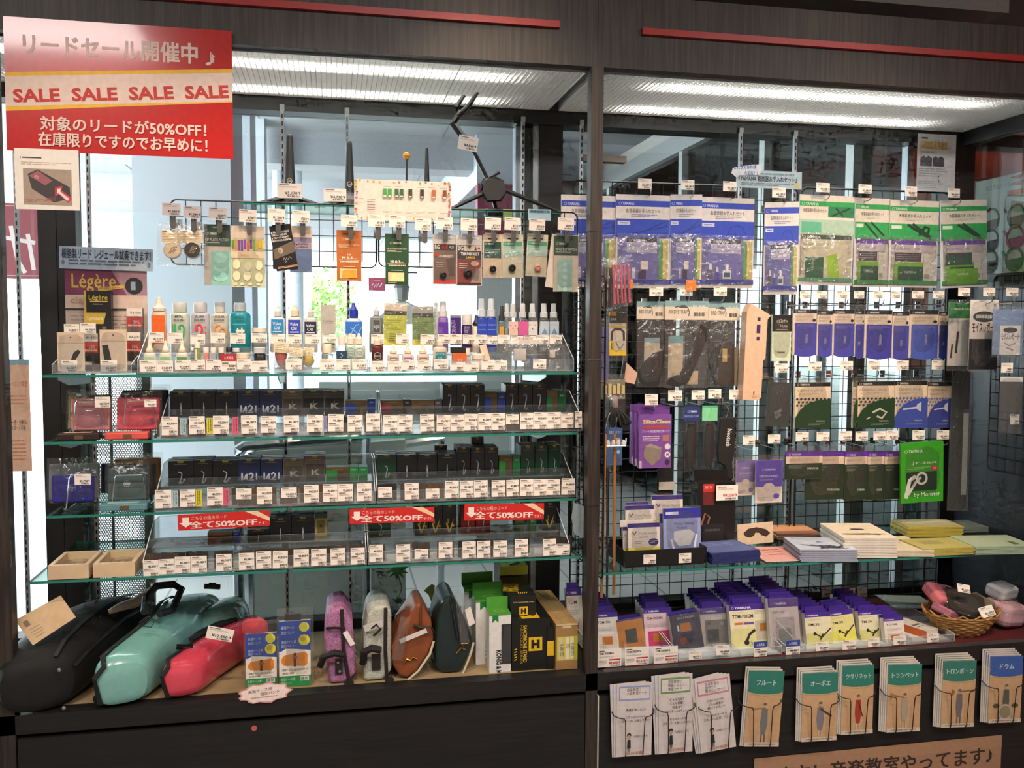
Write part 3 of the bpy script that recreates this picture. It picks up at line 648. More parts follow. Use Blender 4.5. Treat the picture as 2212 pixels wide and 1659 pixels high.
# ================================================================ BLACK STANDS ON THE NARROW GLASS SHELF
YSt = 0.43; ZSt = 1.857
RUB = M('17181a', .5)
def peg_stand(label, px, ytop, ybot, wt, wb, Y, legs=True, mark=True):
    c = PY(px, ybot, Y); k = mpp(px, ybot, Y); h = PY(px, ytop, Y).z-ZSt
    e = thing('instrument_stand', label, 'stand', (c.x, Y, ZSt))
    MB().lathe([(wb*k/2, .05), (wb*k/2*.98, .06), (wt*k/2*1.05, h-.012), (wt*k/2, h-.004), (wt*k/2*.7, h)], RUB, 16).build('peg', e, True)
    if mark:
        A = Art(.02, .02, None, -wb*k/2*.86-.001, None, .075); A.ring(50, 50, 45, 9, 'd9cdb6').r(20, 46, 80, 56, 'd9cdb6'); A.build('emblem', e)
    if legs:
        MB().lathe([(.045, .012), (.04, .03), (.022, .046), (.018, .055)], RUB, 8).build('hub', e)
        for a in (.25, 2.0, 3.0, 4.2, 5.5): MB().tube([(.03*math.cos(a), .03*math.sin(a)*.6, .03), (.12*math.cos(a), .085*math.sin(a), .007)], [.008, .006], RUB, 6).build('leg', e)
    else: MB().lathe([(.03, 0), (.03, .02), (.012, .05)], RUB, 10).build('base', e)
    return e
peg_stand('tall black tapered clarinet peg stand behind the 5,170 yen tag', 626, 290, 397, 14, 27, YSt)
peg_stand('second black tapered peg stand left of the flower bordered chart', 755, 305, 415, 12, 22, YSt+.02)
peg_stand('thin black flute peg stand behind the flower bordered chart', 922, 320, 440, 7, 14, YSt, legs=False, mark=False)
c = PY(878, 337, YSt)
e = thing('ball_peg_stand', 'black rod stand topped by an orange ball', 'stand', (c.x, YSt, ZSt))
MB().tube([(0, 0, .0), (0, 0, c.z-ZSt)], .0036, RUB, 8).build('rod', e)
MB().lathe([(.003, -.0135), (.009, -.0105), (.0135, 0), (.0105, .009), (.004, .0135)], M('d99a2b', .5), 14, (0, 0, c.z-ZSt)).build('ball', e, True)
MB().lathe([(.03, 0), (.03, .012), (.008, .03)], RUB, 10).build('base', e)
# folding saxophone stand
hub = PY(1066, 410, YSt); e = thing('saxophone_stand', 'black folding saxophone stand with fork arms', 'stand', (hub.x, YSt, ZSt))
def q(px, py, dy=0.0): p = PY(px, py, YSt+dy); return (p.x-hub.x, dy, p.z-ZSt)
DKM = M('1b1c1d', .45)
MB().tube([q(1044, 400), q(1048, 392), q(1066, 386), q(1083, 394), q(1090, 412), q(1080, 428), q(1054, 430), q(1041, 416), q(1044, 400)], .012, DKM, 8).lathe([(.034, -.014), (.036, 0), (.034, .014)], DKM, 8).xf(Matrix.Identity(4)).build('hub_rim', e)
h2 = MB().prism([(q(x, y)[0], q(x, y)[2]) for x, y in ((1044, 394), (1052, 388), (1082, 390), (1091, 404), (1089, 420), (1076, 434), (1052, 434), (1042, 418))], -.02, .02, DKM); h2.build('hub', e)
MB().tube([q(1003, 292), q(1030, 340), q(1055, 392)], .0075, DKM, 6).build('lower_tube', e)
MB().tube([q(977, 264), q(1002, 298)], .012, DKM, 4).build('joint_tube', e)
MB().tube([q(979, 266), q(992, 246), q(996, 240)], .011, DKM, 6).build('neck', e)
MB().tube([q(990, 250, -.03), q(1003, 238, -.03), (q(1015, 225, -.03)), q(1036, 191, -.03)], [.009, .009, .0085, .006], DKM, 8).build('fork_arm', e, True)
MB().tube([q(990, 246, .02), q(987, 232, .02), q(992, 222, .02), q(1003, 206, .02)], [.009, .008, .0075, .006], DKM, 8).build('fork_arm', e, True)
MB().tube([q(1056, 384, -.02), q(1068, 378, -.02), q(1078, 372, -.02)], [.004, .004, .007], DKM, 8).build('knob', e)
def zz(p): return (p[0], p[1], .006)
MB().tube([q(1044, 418), zz(q(975, 445, -.04))], [.009, .007], DKM, 6).build('leg', e)
MB().tube([q(1088, 410), zz(q(1208, 450, -.04))], [.010, .007], DKM, 6).build('leg', e)
MB().tube([q(1066, 430), zz(q(1073, 452, .06))], [.008, .007], DKM, 6).build('leg', e)
tag('on the black instrument stands', 599, 396, 652, 428, YSt-.07, '5,170'); tag('on the black instrument stands', 699, 407, 748, 435, YSt-.07, '4,730'); tag('on the black instrument stands', 990, 294, 1032, 325, YSt-.03, '4,840', tilt=.16)
put(MB().box(*rectY(748, 405, 759, 437, YSt-.068)[:2], 0, .002, 0, .05, ACRYL).build('tag_holder'), 'clear plastic tag holder beside the 4,730 yen tag', 'tag holder').location = (0, YSt-.068, ZSt)
def a_chart(A):
    rr = random.Random(4)
    for k in range(60):
        u = k/60; x, y = ((u*400, 4.5) if u < .25 else (98, (u-.25)*400) if u < .5 else ((.75-u)*400, 95.5) if u < .75 else (2, (1-u)*400))
        A.c(min(99, max(1, x+rr.uniform(-1, 1))), min(97, max(3, y+rr.uniform(-2, 2))), rr.uniform(.9, 1.5), rr.choice(('4866a5', 'c4473f', 'd9a13a', '8a9a55', 'a06a9a', 'e8e0d5')), n=6)
    for k, (x, c_) in enumerate(((31, '3a9a47'), (36, '3a9a47'), (43, '1f5c33'), (48, '1f5c33'), (57, '20382a'), (69, '231f1e'), (81, 'b4622c'), (92.5, '7a3a24'))):
        A.r(x-2, 22, x+2, 44, c_).r(x-1.4, 39, x+1.4, 42.5, 'e8e0c8')
    for y in (49, 56, 63, 69, 75): A.r(13, y, 21, y+1.6, '6b615a')
    A.r(5, 49, 10, 50.6, '6b615a')
    for x in (29, 41, 52, 63, 75, 87): A.lines(x, 79, x+9, 84, 2, '8d8078', .4); A.lines(x, 17, x+8, 20, 1, '8d8078', .4)
banner('comparison_chart', 'flower bordered chart card comparing coloured patches in front of the stands', 'card', 765, 390, 975, 477, .235, M('f0d9cc', .6), a_chart, th=.001)
# ================================================================ GOODS ON THE LEFT MESH
RW = 'along the left wire mesh'
for (a, b, c_, d), p in zip(((350.5, 438.7, 389.7, 465.5), (395.9, 445, 434, 472), (451, 448, 489.7, 475), (516.5, 452.7, 554, 480), (578, 451, 616, 480), (631, 454.8, 669, 482), (736.4, 464, 771.8, 490), (795.5, 464, 831.6, 490), (840, 465, 875, 491), (896, 472, 931.4, 497.4), (942, 469, 978, 495.5), (995, 471.5, 1031, 498), (1047, 470, 1082, 496.4), (1090, 470, 1124.6, 497), (1142.9, 472.8, 1177.7, 498), (1205, 470.7, 1240, 497)), ('1,540', '1,540', '649', '748', '1,540', '550', '913', '913', '913', '913', '495', '495', '715', '715', '715', '385')):
    tag(RW, a, b, c_, d, .178, p, tilt=.03); hook(RW, (a+c_)/2+(4 if a < 900 else 2), d+10, .30, .11, plate=True)
YI = .215
def tin(label, px, py, col, ink):
    c = PY(px, py, YI); e = thing('powder_tin', label, 'tin', c)
    b = MB().lathe([(.024, 0), (.0265, .002), (.0265, .014), (.024, .016)], M('c9c4bb', .4, .3), 22).lathe([(.0235, .016), (.0235, .0165)], M(col, .5), 22)
    b.xf(Matrix.Rotation(PI/2, 4, 'X')); b.build('case', e, True)
    A = Art(.05, .05, None, -.0168, None, -.025)
    for k in range(4): A.line([(30+k*9, 70), (52+k*9, 28)], 3, ink)
    A.build('print', e)
    A = Art(.062, .040, MB().box(-.031, .031, 0, .0006, 0, .040, M('ecd5ae', .6)), 0, None, 0); A.r(5, 10, 25, 20, '5a4a35').lines(5, 30, 85, 40, 1, '8a7654', .5).lines(5, 50, 80, 85, 3, 'b59a70', .35); o = A.build('card', e); o.location = (0, -.012, .022)
    bag(e, -.045, .045, -.05, .085, -.022, .006, FILM)
tin('pale wooden topped powder tin in a clear bag on the left mesh', 373.7, 541, 'e3cba4', '4a3a28'); tin('black topped powder tin in a clear bag on the left mesh', 416.8, 541, '1b1a19', 'b39a68')
def a_lip(A):
    A.r(0, 0, 100, 36, '24402f'); logo(A, 8, 17, 4.2, 'cfd8cc', 28); A.t(6, 27, 4.5, 'LIP PLATE PATCH', 'dfe4dc', w=86).r(6, 29.5, 60, 30.5, 'a9b5aa').r(26, 44, 100, 100, '8cc7ba')
    for k, y in enumerate((56, 71, 87)): A.c(62, y, 27, 'a3d8cb', 7).c(62, y-4, 22, '8cc7ba' if k else 'a3d8cb', 5)
    A.r(35, 4, 72, 6, '8fc06a')
pack('lip_patch_pack', 'dark green headed lip plate patch pack with mint pads', 'pack', 441, 485, 498, 616, YI, M('ccc3b4', .5), a_lip, film=FILMT, fp=(.001, .001, .001, .001))
def a_pad(A):
    A.r(0, 20, 100, 100, 'd6d6a6').r(0, 20, 100, 42, 'cfc7a8'); rr = random.Random(9)
    for k in range(11): A.r(2+k*9, 22+rr.uniform(0, 3), 9+k*9, 38+rr.uniform(-2, 3), rr.choice(('8b2f86', '4d9a3c', 'd9a326', 'd9642a', '6fae48', '7f3fae', 'd9c33a')))
    A.r(0, 42, 100, 53, 'dcc7a6').t(30, 50, 5, 'hearts', 'd98a3a', w=22)
    for x, y in ((16, 63), (50, 66), (82, 64), (16, 82), (82, 84), (47, 82)): A.c(x, y, 11, 'e6e3bd', 8)
    for x in (12, 32, 56, 80): A.c(x, 95, 6, 'e6e3bd', 2.4)
pack('key_patch_pack', 'white headed patch pack with a colourful photo band and cream pads', 'pack', 499, 488, 572, 620, YI-.004, M('ead6c0', .6), a_pad, film=FILMT, fp=(.001, .004, .003, .001))
def a_blk(A):
    for k, t_ in enumerate(('6 PROTEGE BECS', 'TRANSPARENTS', '6 TRANSPARENT', 'MOUTHPIECE CUSHIONS')): A.t(4, 17+6.2*k, 4.2, t_, 'e9e4da', w=min(88, 6*len(t_)), bold=.03)
    A.poly([(0, 52), (100, 38), (100, 62), (0, 74)], '6d5c48').c(34, 56, 11, 'b9ad9b', 7).c(30, 57, 6, '8f8270', 4)
    A.line([(38, 78), (44, 72), (48, 79), (56, 73), (60, 78), (70, 72), (78, 76)], 2.2, 'e6e0d6').line([(44, 83), (56, 81)], 1.4, 'e6e0d6').r(8, 91, 100, 92.5, 'd98a4a').r(8, 93.5, 100, 95, 'c9b8a0')
pack('cushion_pack', 'black mouthpiece cushion pack hanging askew', 'pack', 581, 486, 628, 584, YI-.004, M('151313', .35), a_blk, tilt=-.16)
put(MB().box(-.03, .03, 0, .003, -.14, 0, M('161414', .4)).build('cushion_pack'), 'plain black pack hanging straight behind the askew cushion pack', 'pack').location = PY(609, 486, YI+.006)
def a_mc(A): A.r(0, 25, 100, 100, '667da8').r(0, 27, 100, 50, '9b8fb0').r(0, 36, 100, 50, 'c9a9a8').t(8, 42, 8, 'M', '3a2f6a', w=14, bold=.05).t(26, 48, 8, 'C', '3a2f6a', w=12, bold=.05).t(24, 41, 5, 'outhpiece', '5a4a88', w=60, bold=.03).t(40, 47.5, 5, 'ushion', '5a4a88', w=42, bold=.03)
pack('cushion_pack', 'blue and white mouthpiece cushion pack', 'pack', 626, 488, 673, 588, YI, M('ecd2ba', .6), a_mc, film=FILMT, fp=(.001, .003, .003, .001))
def a_mp(col, thick, sheet, soft):
    def f(A):
        A.r(26, 6.5, 74, 9, '1b1613'); logo(A, 21, 20, 4.2, 'f0e2cc', 36); A.t(9, 31, 3.2, 'MOUTHPIECE PATCH', 'ead8be', w=82).r(9, 32.5, 45, 33.4, 'd9c3a2').r(9, 34.5, 70, 35.4, 'd9c3a2')
        if soft: A.t(50, 50, 3.4, 'Soft', 'f0e0c8', al='c', bold=.03)
        A.t(22, 57, 5.2, thick, 'f3e6d0', w=42, bold=.04).t(65, 57, 3, 'mm', 'f3e6d0', w=14).r(9, 58.6, 90, 59.2, 'ead8be').lines(14, 61, 86, 64, 1, 'e3cfae', .8).r(26, 71, 74, 72.4, 'e3cfae')
        A.r(12, 76, 80, 94, 'e9d29a').poly([(24, 80), (36, 77.5), (78, 77.5), (78, 94), (20, 94)], sheet).r(12, 95.5, 48, 96.6, 'd9b98a')
    return f
pack('mouthpiece_patch_pack', 'orange mouthpiece patch card marked M 0.5 mm', 'pack', 727, 497, 781, 607, YI, M('b9641e', .45), a_mp(0, 'M 0.5', 'e0a02c', True), th=.003)
pack('mouthpiece_patch_pack', 'dark green mouthpiece patch card marked M 0.3 mm', 'pack', 832, 505, 883, 615, YI, M('1d4a26', .4), a_mp(0, 'M 0.3', 'efe3a6', False), th=.003)
def a_kc(big):
    def f(A):
        A.r(5, 20, 97, 98, '7d6255').r(5, 20, 97, 32, '2b2523').t(8, 30, 9, 'BG', 'efe6da', w=20, bold=.02)
        if big: A.r(30, 21, 97, 31, 'd9c9bb').poly([(44, 21), (60, 21), (50, 27)], 'c23a32').poly([(70, 30), (76, 22), (80, 30)], '3a2f2c').c(88, 26, 5, 'c23a32').r(5, 32, 97, 48, '2f2826').t(18, 40, 6, 'THUMB REST', 'efe8dc', w=72, bold=.04).t(40, 46.5, 4.6, 'LARGE', 'd9b83a', w=34, bold=.04).r(5, 48, 97, 98, '7a3328').poly([(50, 98), (97, 60), (97, 98)], 'b08468').c(72, 56, 16, 'c0a184', 5).poly([(58, 88), (80, 64), (92, 72), (84, 92)], '6d6a68').r(5, 94, 97, 98, '3a221c')
        else: A.r(38, 20.5, 62, 29, 'c2302a').t(68, 28, 5, 'A21', 'e9dfd2', w=20).t(22, 46, 5, 'THUMB REST', 'e6dccf', w=62, bold=.04).r(5, 37, 26, 44, 'b8382f').poly([(55, 50), (92, 46), (92, 80), (70, 84)], '5b463c').r(5, 92, 97, 98, 'c22f2a')
        A.lines(12, 56, 44, 68, 3, 'd9cabb', .3)
    return f
def ex_rest(col, ox, oz, s_=.011):
    def f(e, w, h):
        MB().lathe([(s_*.7, 0), (s_, .004), (s_, .012), (s_*.6, .016), (s_*.3, .011)], M(col, .5), 12).xf(Matrix.Translation((ox*w, -.001, -h*oz)) @ Matrix.Rotation(PI/2, 4, 'X')).build('thumb_rest', e, True)
    return f
pack('thumb_rest_pack', 'brown thumb rest blister pack with a red foot', 'pack', 935, 506, 986, 614, YI, M('d8d3d0', .4), a_kc(False), extra=ex_rest('221f1e', -.08, .82), film=FILMT, fp=(.001, .001, .001, .001))
pack('thumb_rest_pack', 'dark thumb rest blister pack marked large with a player photo', 'pack', 985, 508, 1041, 617, YI-.003, M('d8d3d0', .4), a_kc(True), extra=ex_rest('1f1d1d', -.05, .76, .014), film=FILMT, fp=(.001, .001, .001, .001))
def a_th(c1, band):
    def f(A): A.r(25, 9, 75, 12, '1f1b18'); A.r(4, 17, 96, 27 if band else 55, c1); logo(A, 10, 24, 4, 'dfe8dc', 34); A.r(4, 27, 96, 52, c1 if not band else '9fbfae'); A.lines(10, 34, 90, 46, 3, 'e6efe2' if not band else 'c3d8c8', .35)
    return f
pack('thumb_cushion_pack', 'thumb rest cushion pack with dark green label and black pad', 'pack', 1044, 506, 1084, 600, YI, M('dcc4a6', .6), a_th('12493b', False), extra=ex_rest('201d1c', 0, .80, .011), film=FILM, fp=(.001, .001, .002, -.05))
pack('thumb_cushion_pack', 'thumb rest cushion pack with pale green label and black pad', 'pack', 1085, 506, 1130, 600, YI-.003, M('d3cbb0', .6), a_th('4d9a78', True), extra=ex_rest('201d1c', -.05, .78, .012), film=FILM, fp=(.001, .004, .003, -.05))
pack('thumb_cushion_pack', 'thumb rest cushion pack with pale green label and flesh pink pad', 'pack', 1140, 506, 1184, 597, YI, M('d3cbb0', .6), a_th('4d9a78', True), extra=ex_rest('c98f78', .05, .80, .011), film=FILM, fp=(.001, .004, .003, -.05), tilt=.05)
def a_ring(A):
    A.r(1, 1, 99, 36, '20402c'); logo(A, 8, 17, 4, 'cfd8cc', 30); A.t(8, 27, 4.5, 'RING KEY PATCH', 'dfe4dc', w=84).r(8, 29.5, 70, 30.5, 'a9b5aa').r(16, 42, 76, 99, '9cc4b8')
    for y in (52, 62, 74, 86, 96): A.c(46, y, 9, 'b4d6cb', 4)
    A.ring(88, 80, 8, 1.2, 'e8e0d2')
pack('ring_patch_pack', 'dark green headed ring key patch pack beside the post', 'pack', 1196, 508, 1249, 630, YI, M('d0c3b2', .5), a_ring, film=FILMT, fp=(.001, .001, .001, .001))
put(MB().box(-.033, .033, 0, .002, -.18, 0, M('d8cbbb', .5)).build('ring_patch_pack'), 'pale back of another patch pack swinging behind the ring key patch', 'pack').location = PY(1213, 508, YI+.008)
bpy.context.scene.collection.objects[-1].rotation_euler = (0, .13, 0)
def a_bl(A): A.r(4, 8, 96, 36, '6f9ab5').t(8, 30, 16, '楽器指掛け用', '23435c', w=84, bold=.02)
banner('shelf_talker', 'pale blue wedge shaped shelf talker above the mesh near the post', 'card', 1141, 452, 1190, 476, .20, M('a5c3d3', .4), a_bl, th=.001)
put(MB().box(-.017, .017, 0, .001, -.04, .0, M('c9d98a', .6)).build('sticky_note'), 'yellow green sticky note behind the left wire mesh', 'note').location = PY(1097, 452, .4)
# ================================================================ BOTTLES ON THE TOP GLASS SHELF
Z1_ = ZS[1]; YF, YRr = .165, .30; ZF, ZR = Z1_+.006, Z1_+.060
def acryl_tray(label, px0, px1, py, k, yfront, depth, tiers=True, ndiv=6, hl=.042, hb=.125, group='acrylic trays'):
    z = ZS[k]; x0, x1 = XY(px0, py, yfront), XY(px1, py, yfront); e = thing('acrylic_tray', label, 'tray', ((x0+x1)/2, yfront, z), group); w = (x1-x0)/2; t = .0025
    def sheet(nm, b): return b.build(nm, e)
    def pan(b, x0, x1, y0, y1, z0, z1): b.box(x0, x1, y0, y1, z0, z1, ACRYL, top=ACRE); return b
    sheet('floor', pan(MB(), -w, w, 0, depth, .0005, .003)); sheet('front_lip', pan(MB(), -w, w, 0, t, .003, hl)); sheet('back', pan(MB(), -w, w, depth-t, depth, .003, hb))
    for s_ in (-1, 1):
        x = s_*w; xx = (x-t, x) if s_ > 0 else (x, x+t)
        pr = [(0, .003), (depth, .003), (depth, hb), (depth*.62, hb), (0, hl)]
        b = MB(); vs = [(a, y, z_) for a in xx for y, z_ in pr]
        b.add(vs, [(4, 3, 2, 1, 0), (5, 6, 7, 8, 9)], ACRYL); b.add(vs, [(3, 4, 9, 8), (4, 0, 5, 9), (2, 3, 8, 7)], ACRE); sheet('side', b)
    if tiers:
        sheet('tier', pan(MB(), -w+t, w-t, .125, depth-t, .050, .053)); sheet('tier_riser', pan(MB(), -w+t, w-t, .122, .125, .003, .080))
    for i in range(1, ndiv):
        x = -w+2*w*i/ndiv; b = MB(); y1 = .12 if tiers else depth-t
        b.add([(x, t, .003), (x, y1, .003), (x, y1, hl*.9 if tiers else hb*.7), (x, t+.01, hl*.75)], [(0, 1, 2, 3)], ACRYL); b.box(x-.0006, x+.0006, t+.008, t+.0095, .003, hl*.75, ACRE); sheet('divider', b)
    return e
acryl_tray('left stepped acrylic tray with the polish and valve oil bottles', 297, 795, 803, 1, .112, .26, ndiv=12)
acryl_tray('right stepped acrylic tray with sprays and cleaning bottles', 798, 1240, 803, 1, .112, .26, ndiv=12)
def bottle(label, xc, ytop, w, ycap, tier, col, cap='screw', capc='e9e2d6', capw=.62, clearb=False, lab=None, name='bottle', cat='bottle', group='bottles on the top glass shelf', flat=.72, neck=None):
    Y, z0 = (YRr, ZR) if tier == 'r' else (YF, ZF)
    p = PY(xc, ytop, Y); k = mpp(xc, ytop, Y); r = w*k/2; H = p.z-z0; zc = PY(xc, ycap, Y).z-z0
    e = thing(name, label, cat, (p.x, Y, z0), group)
    bm = clear('bottle_clear', (228, 236, 238), .22, .03, haze=.10) if clearb else M(col, .32, coat=.25)
    rn = r*capw; zs = max(zc-(r-rn)*.8-.004, .01)
    MB().lathe([(r*.92, 0), (r, .003), (r, zs), (r*.92, zs+(zc-zs)*.45), (rn*.9, zc-.001), (rn*.9, zc)], bm, 18, sy=flat).build('body', e, True)
    if clearb and col: MB().lathe([(r*.84, .003), (r*.9, .006), (r*.9, zs*.72)], M(col, .25), 14, sy=flat).build('liquid', e, True)
    cm = M(capc, .4); b = MB(); h = H-zc
    if cap == 'screw': b.lathe([(rn, 0), (rn, h*.9), (rn*.9, h)], cm, 18)
    elif cap == 'flip': b.lathe([(rn*.97, 0), (rn*1.02, h*.1), (rn*1.04, h*.8), (rn*.92, h)], cm, 18, sy=.8)
    elif cap == 'cone': b.lathe([(rn, 0), (rn, h*.22), (rn*.72, h*.34), (rn*.52, h*.55), (rn*.34, h*.97), (rn*.25, h)], cm, 14)
    elif cap == 'dropper': b.lathe([(rn, 0), (rn, h*.5), (rn*.7, h*.6), (rn*.4, h*.78), (rn*.33, h)], cm, 14)
    elif cap == 'spray': b.lathe([(rn, 0), (rn, h*.36), (rn*.74, h*.40), (rn*.68, h*.95), (rn*.6, h)], cm, 14)
    b.xf(Matrix.Translation((0, 0, zc))).build('cap', e, True)
    if lab:
        lc, y0, y1, fw, fn = lab; za, zb = PY(xc, y1, Y).z-z0, PY(xc, y0, Y).z-z0; za = max(za, .002)
        A = Art(2*r*fw, zb-za, MB(), -r*flat*1.015-.0012, None, za)
        if lc: A.r(0, 0, 100, 100, lc)
        if fn: fn(A)
        A.build('label', e)
    return e
def polish(word, c1, kind):
    def f(A):
        A.t(50, 13, 10, word, '4a4a48', al='c', bold=.02, w=9*len(word)).t(50, 28, 10, 'POLISH', '4a4a48', al='c', bold=.02, w=58).r(20, 33, 80, 34.5, '8a8a86')
        if kind == 0: A.r(14, 42, 18, 100, c1).r(22, 42, 32, 100, c1).line([(46, 60), (56, 46), (72, 46), (78, 64), (74, 90), (60, 104)], 10, c1).c(52, 60, 8, c1)
        elif kind == 1: A.line([(26, 64), (34, 47), (52, 44), (64, 60), (60, 84), (42, 104)], 12, c1).c(32, 66, 10, c1).c(82, 56, 5, c1).c(82, 80, 5, c1)
        else: A.line([(22, 92), (22, 58), (40, 46), (56, 50)], 11, c1).line([(86, 92), (84, 66), (66, 58), (52, 72), (52, 94)], 11, c1)
    return f
bottle('orange labelled squeeze bottle with a twin nozzle cap', 343, 642, 34, 672, 'r', 'd9c4b2', 'cone', 'e6d2bd', .85, lab=('e8641a', 681, 741, .86, None))
bottle('metal polish bottle with a green clef mark', 388.5, 653, 42, 674, 'r', 'bcc4b6', 'flip', 'c9cac4', .7, lab=(None, 680, 728, .94, polish('METAL', '3aa558', 0)))
bottle('silver polish bottle with a red clef mark', 432.5, 653, 42, 674, 'r', 'b3b1b5', 'flip', 'c6c5c4', .68, lab=(None, 680, 728, .94, polish('SILVER', 'd93a44', 1)))
bottle('lacquer polish bottle with an orange clef mark', 474.5, 653, 40, 675, 'r', 'c6c0b2', 'flip', 'cfcac2', .56, lab=(None, 680, 728, .94, polish('LACQUER', 'e0934a', 2)))
def teal(A): A.t(50, 14, 9, 'BRASS', '0c5f6a', al='c', w=50).t(50, 28, 9, 'SOAP', '0c5f6a', al='c', w=40).r(14, 36, 86, 37.5, '7fc6c8').r(30, 58, 76, 70, 'e6e6d8').r(36, 52, 44, 92, 'e6e6d8').r(58, 50, 66, 96, 'e6e6d8').r(44, 84, 80, 92, 'e6e6d8')
bottle('teal brass soap bottle with a white mark', 518.5, 654, 45, 672, 'r', '0f8590', 'flip', 'cfd6d4', .58, lab=(None, 680, 735, .9, teal))
bottle('clear jar with a pale lid behind the 1,320 yen tag', 560, 708, 34, 718, 'r', 'd8d6d0', 'screw', 'ead9c6', .95, True)
def vo(A): A.t(12, 42, 24, 'Valve', 'dfe6ee', w=70, bold=.01).t(22, 72, 24, 'Oil', 'dfe6ee', w=46, bold=.01).r(12, 84, 86, 92, 'cfd8e4')
bottle('valve oil bottle with a light blue label', 599.5, 661, 34, 683, 'r', 'd8dade', 'dropper', 'd3cfc9', .5, lab=('1e86c4', 690, 720, .78, vo))
bottle('valve oil bottle with a royal blue label and cream cap', 636, 659, 32, 683, 'r', 'e0dcd8', 'dropper', 'ecd2ae', .62, lab=('2c40b0', 691, 721, .82, vo))
bottle('valve oil bottle with a navy label', 670.5, 664, 31, 684, 'r', 'cdcdce', 'dropper', 'c9c6c2', .46, lab=('1d1d36', 695, 722, .82, vo))
X0, X1, Z0, Z1 = rectY(693, 659, 725, 745, YRr); Z0 = ZR
e = thing('oil_box', 'tall grey carton with a green piston label', 'box', ((X0+X1)/2, YRr-.012, ZR)); w, h = X1-X0, Z1-Z0
MB().box(-w/2, w/2, 0, w*.8, 0, h, M('b4b0a8', .45)).build('carton', e); A = Art(w, h, None, 0); A.t(16, 36, 5, 'Hetman', '3f3d3b', w=68).r(16, 38, 84, 39, '8a8780').r(26, 60, 92, 85, '1c6a44').t(30, 72, 6, 'PISTON', 'dfe9df', w=58, bold=.03).r(30, 88, 86, 91, '6a8a72'); A.build('print', e)
bottle('tall clear oil bottle with a royal blue cap and blue label', 763.5, 654, 38, 686, 'r', 'c4d6e6', 'dropper', '2434a4', .52, lab=('2c6ec4', 695, 735, .94, lambda A: A.line([(20, 90), (60, 20), (80, 14)], 4, '9cc3ea').line([(30, 30), (80, 70)], 4, '9cc3ea').line([(60, 90), (96, 30)], 4, '9cc3ea')))
bottle('smoky grey bottle with a black framed label', 812.5, 662, 31, 681, 'r', '8b9090', 'dropper', 'c3c6c6', .44, lab=('3b3f40', 688, 722, .66, lambda A: A.r(8, 6, 92, 94, '9aa0a0').r(14, 10, 86, 90, '4a4f50').t(50, 60, 26, 'age', 'c9cdcc', al='c', w=60)))
def cloth_pack(label, x0, y0, x1, y1, hd, bd, col, tilt):
    def f(A): A.r(0, 0, 100, 18, hd).r(2, 18, 98, 28, '3a3d30').t(8, 25.5, 4, 'CLEANING PAPER', 'b9bda6', w=44).lines(10, 40, 80, 66, 5, bd, .25).r(2, 84, 98, 100, 'd6d25a').lines(26, 72, 60, 94, 4, '5a5a2a', .3)
    return pack('cleaning_cloth_pack', label, 'pack', x0, y0, x1, y1, YRr-.02, M(col, .6), f, film=FILMX, fp=(.003, .010, .003, .001), tilt=tilt)
cloth_pack('bright yellow cleaning cloth pack leaning between the bottles', 830, 655, 880, 746, 'ead9c2', 'aab040', 'd6da52', .03); cloth_pack('olive green cleaning paper pack leaning right of the yellow one', 890, 662, 936, 746, 'a9a8a2', '6a8048', '84a05c', -.01)
pur = lambda A: A.t(46, 92, 40, 'SPRAY', '9a7ac8', rot=PI/2, w=60)
bottle('purple labelled spray bottle with a frosted cap', 956.5, 651, 23, 684, 'r', '8a6ab0', 'spray', 'dcd9d6', .82, lab=('5a2f9c', 696, 722, .96, pur))
bottle('clear capped spray bottle half hidden behind the purple spray', 941, 654, 14, 684, 'r', 'c9cbca', 'spray', 'd3d6d6', .8, name='bottle')
e = pack('oil_box', 'small dark purple carton with vertical lettering', 'box', 973, 681, 996, 745, YRr, M('3f216c', .4), lambda A: A.t(60, 70, 16, 'TORNADO', 'b8a2d0', rot=PI/2+.12, w=150).r(0, 0, 100, 8, '8a86a0'), th=.02)
bottle('white capped purple roll-on bottle', 1008.5, 679, 23, 702, 'r', '3a1c5c', 'screw', 'd9d2ca', .95, lab=(None, 706, 735, .7, lambda A: A.t(60, 80, 30, 'KEY OIL', 'c8b8d8', rot=PI/2, w=110)))
bottle('cream bottle with a black twin nozzle cap', 1029, 681, 18, 703, 'r', 'e9d8be', 'cone', '1f1d1d', .95, lab=(None, 712, 735, .7, lambda A: A.line([(10, 60), (60, 40), (90, 60)], 5, '6a6258')))
for i, (x, s_) in enumerate(((1040, 'left'), (1061, 'right'))):
    bottle('tall blue cleaner spray, %s of the matching pair' % s_, x, 645, 20.5, 684, 'r', '2a3fa8', 'spray', 'd6dbe2', .85, lab=('2240b0', 690, 724, .98, lambda A: A.t(10, 40, 12, 'CLEAN', '8fa4e0', w=80).r(8, 62, 92, 65, '7f96d8')))
bottle('small spray bottle with a black collar and amber label', 1083, 661, 15, 693, 'r', 'c9c2b4', 'spray', '3b3d3f', .95, True, lab=('cf9a34', 705, 724, .6, None))
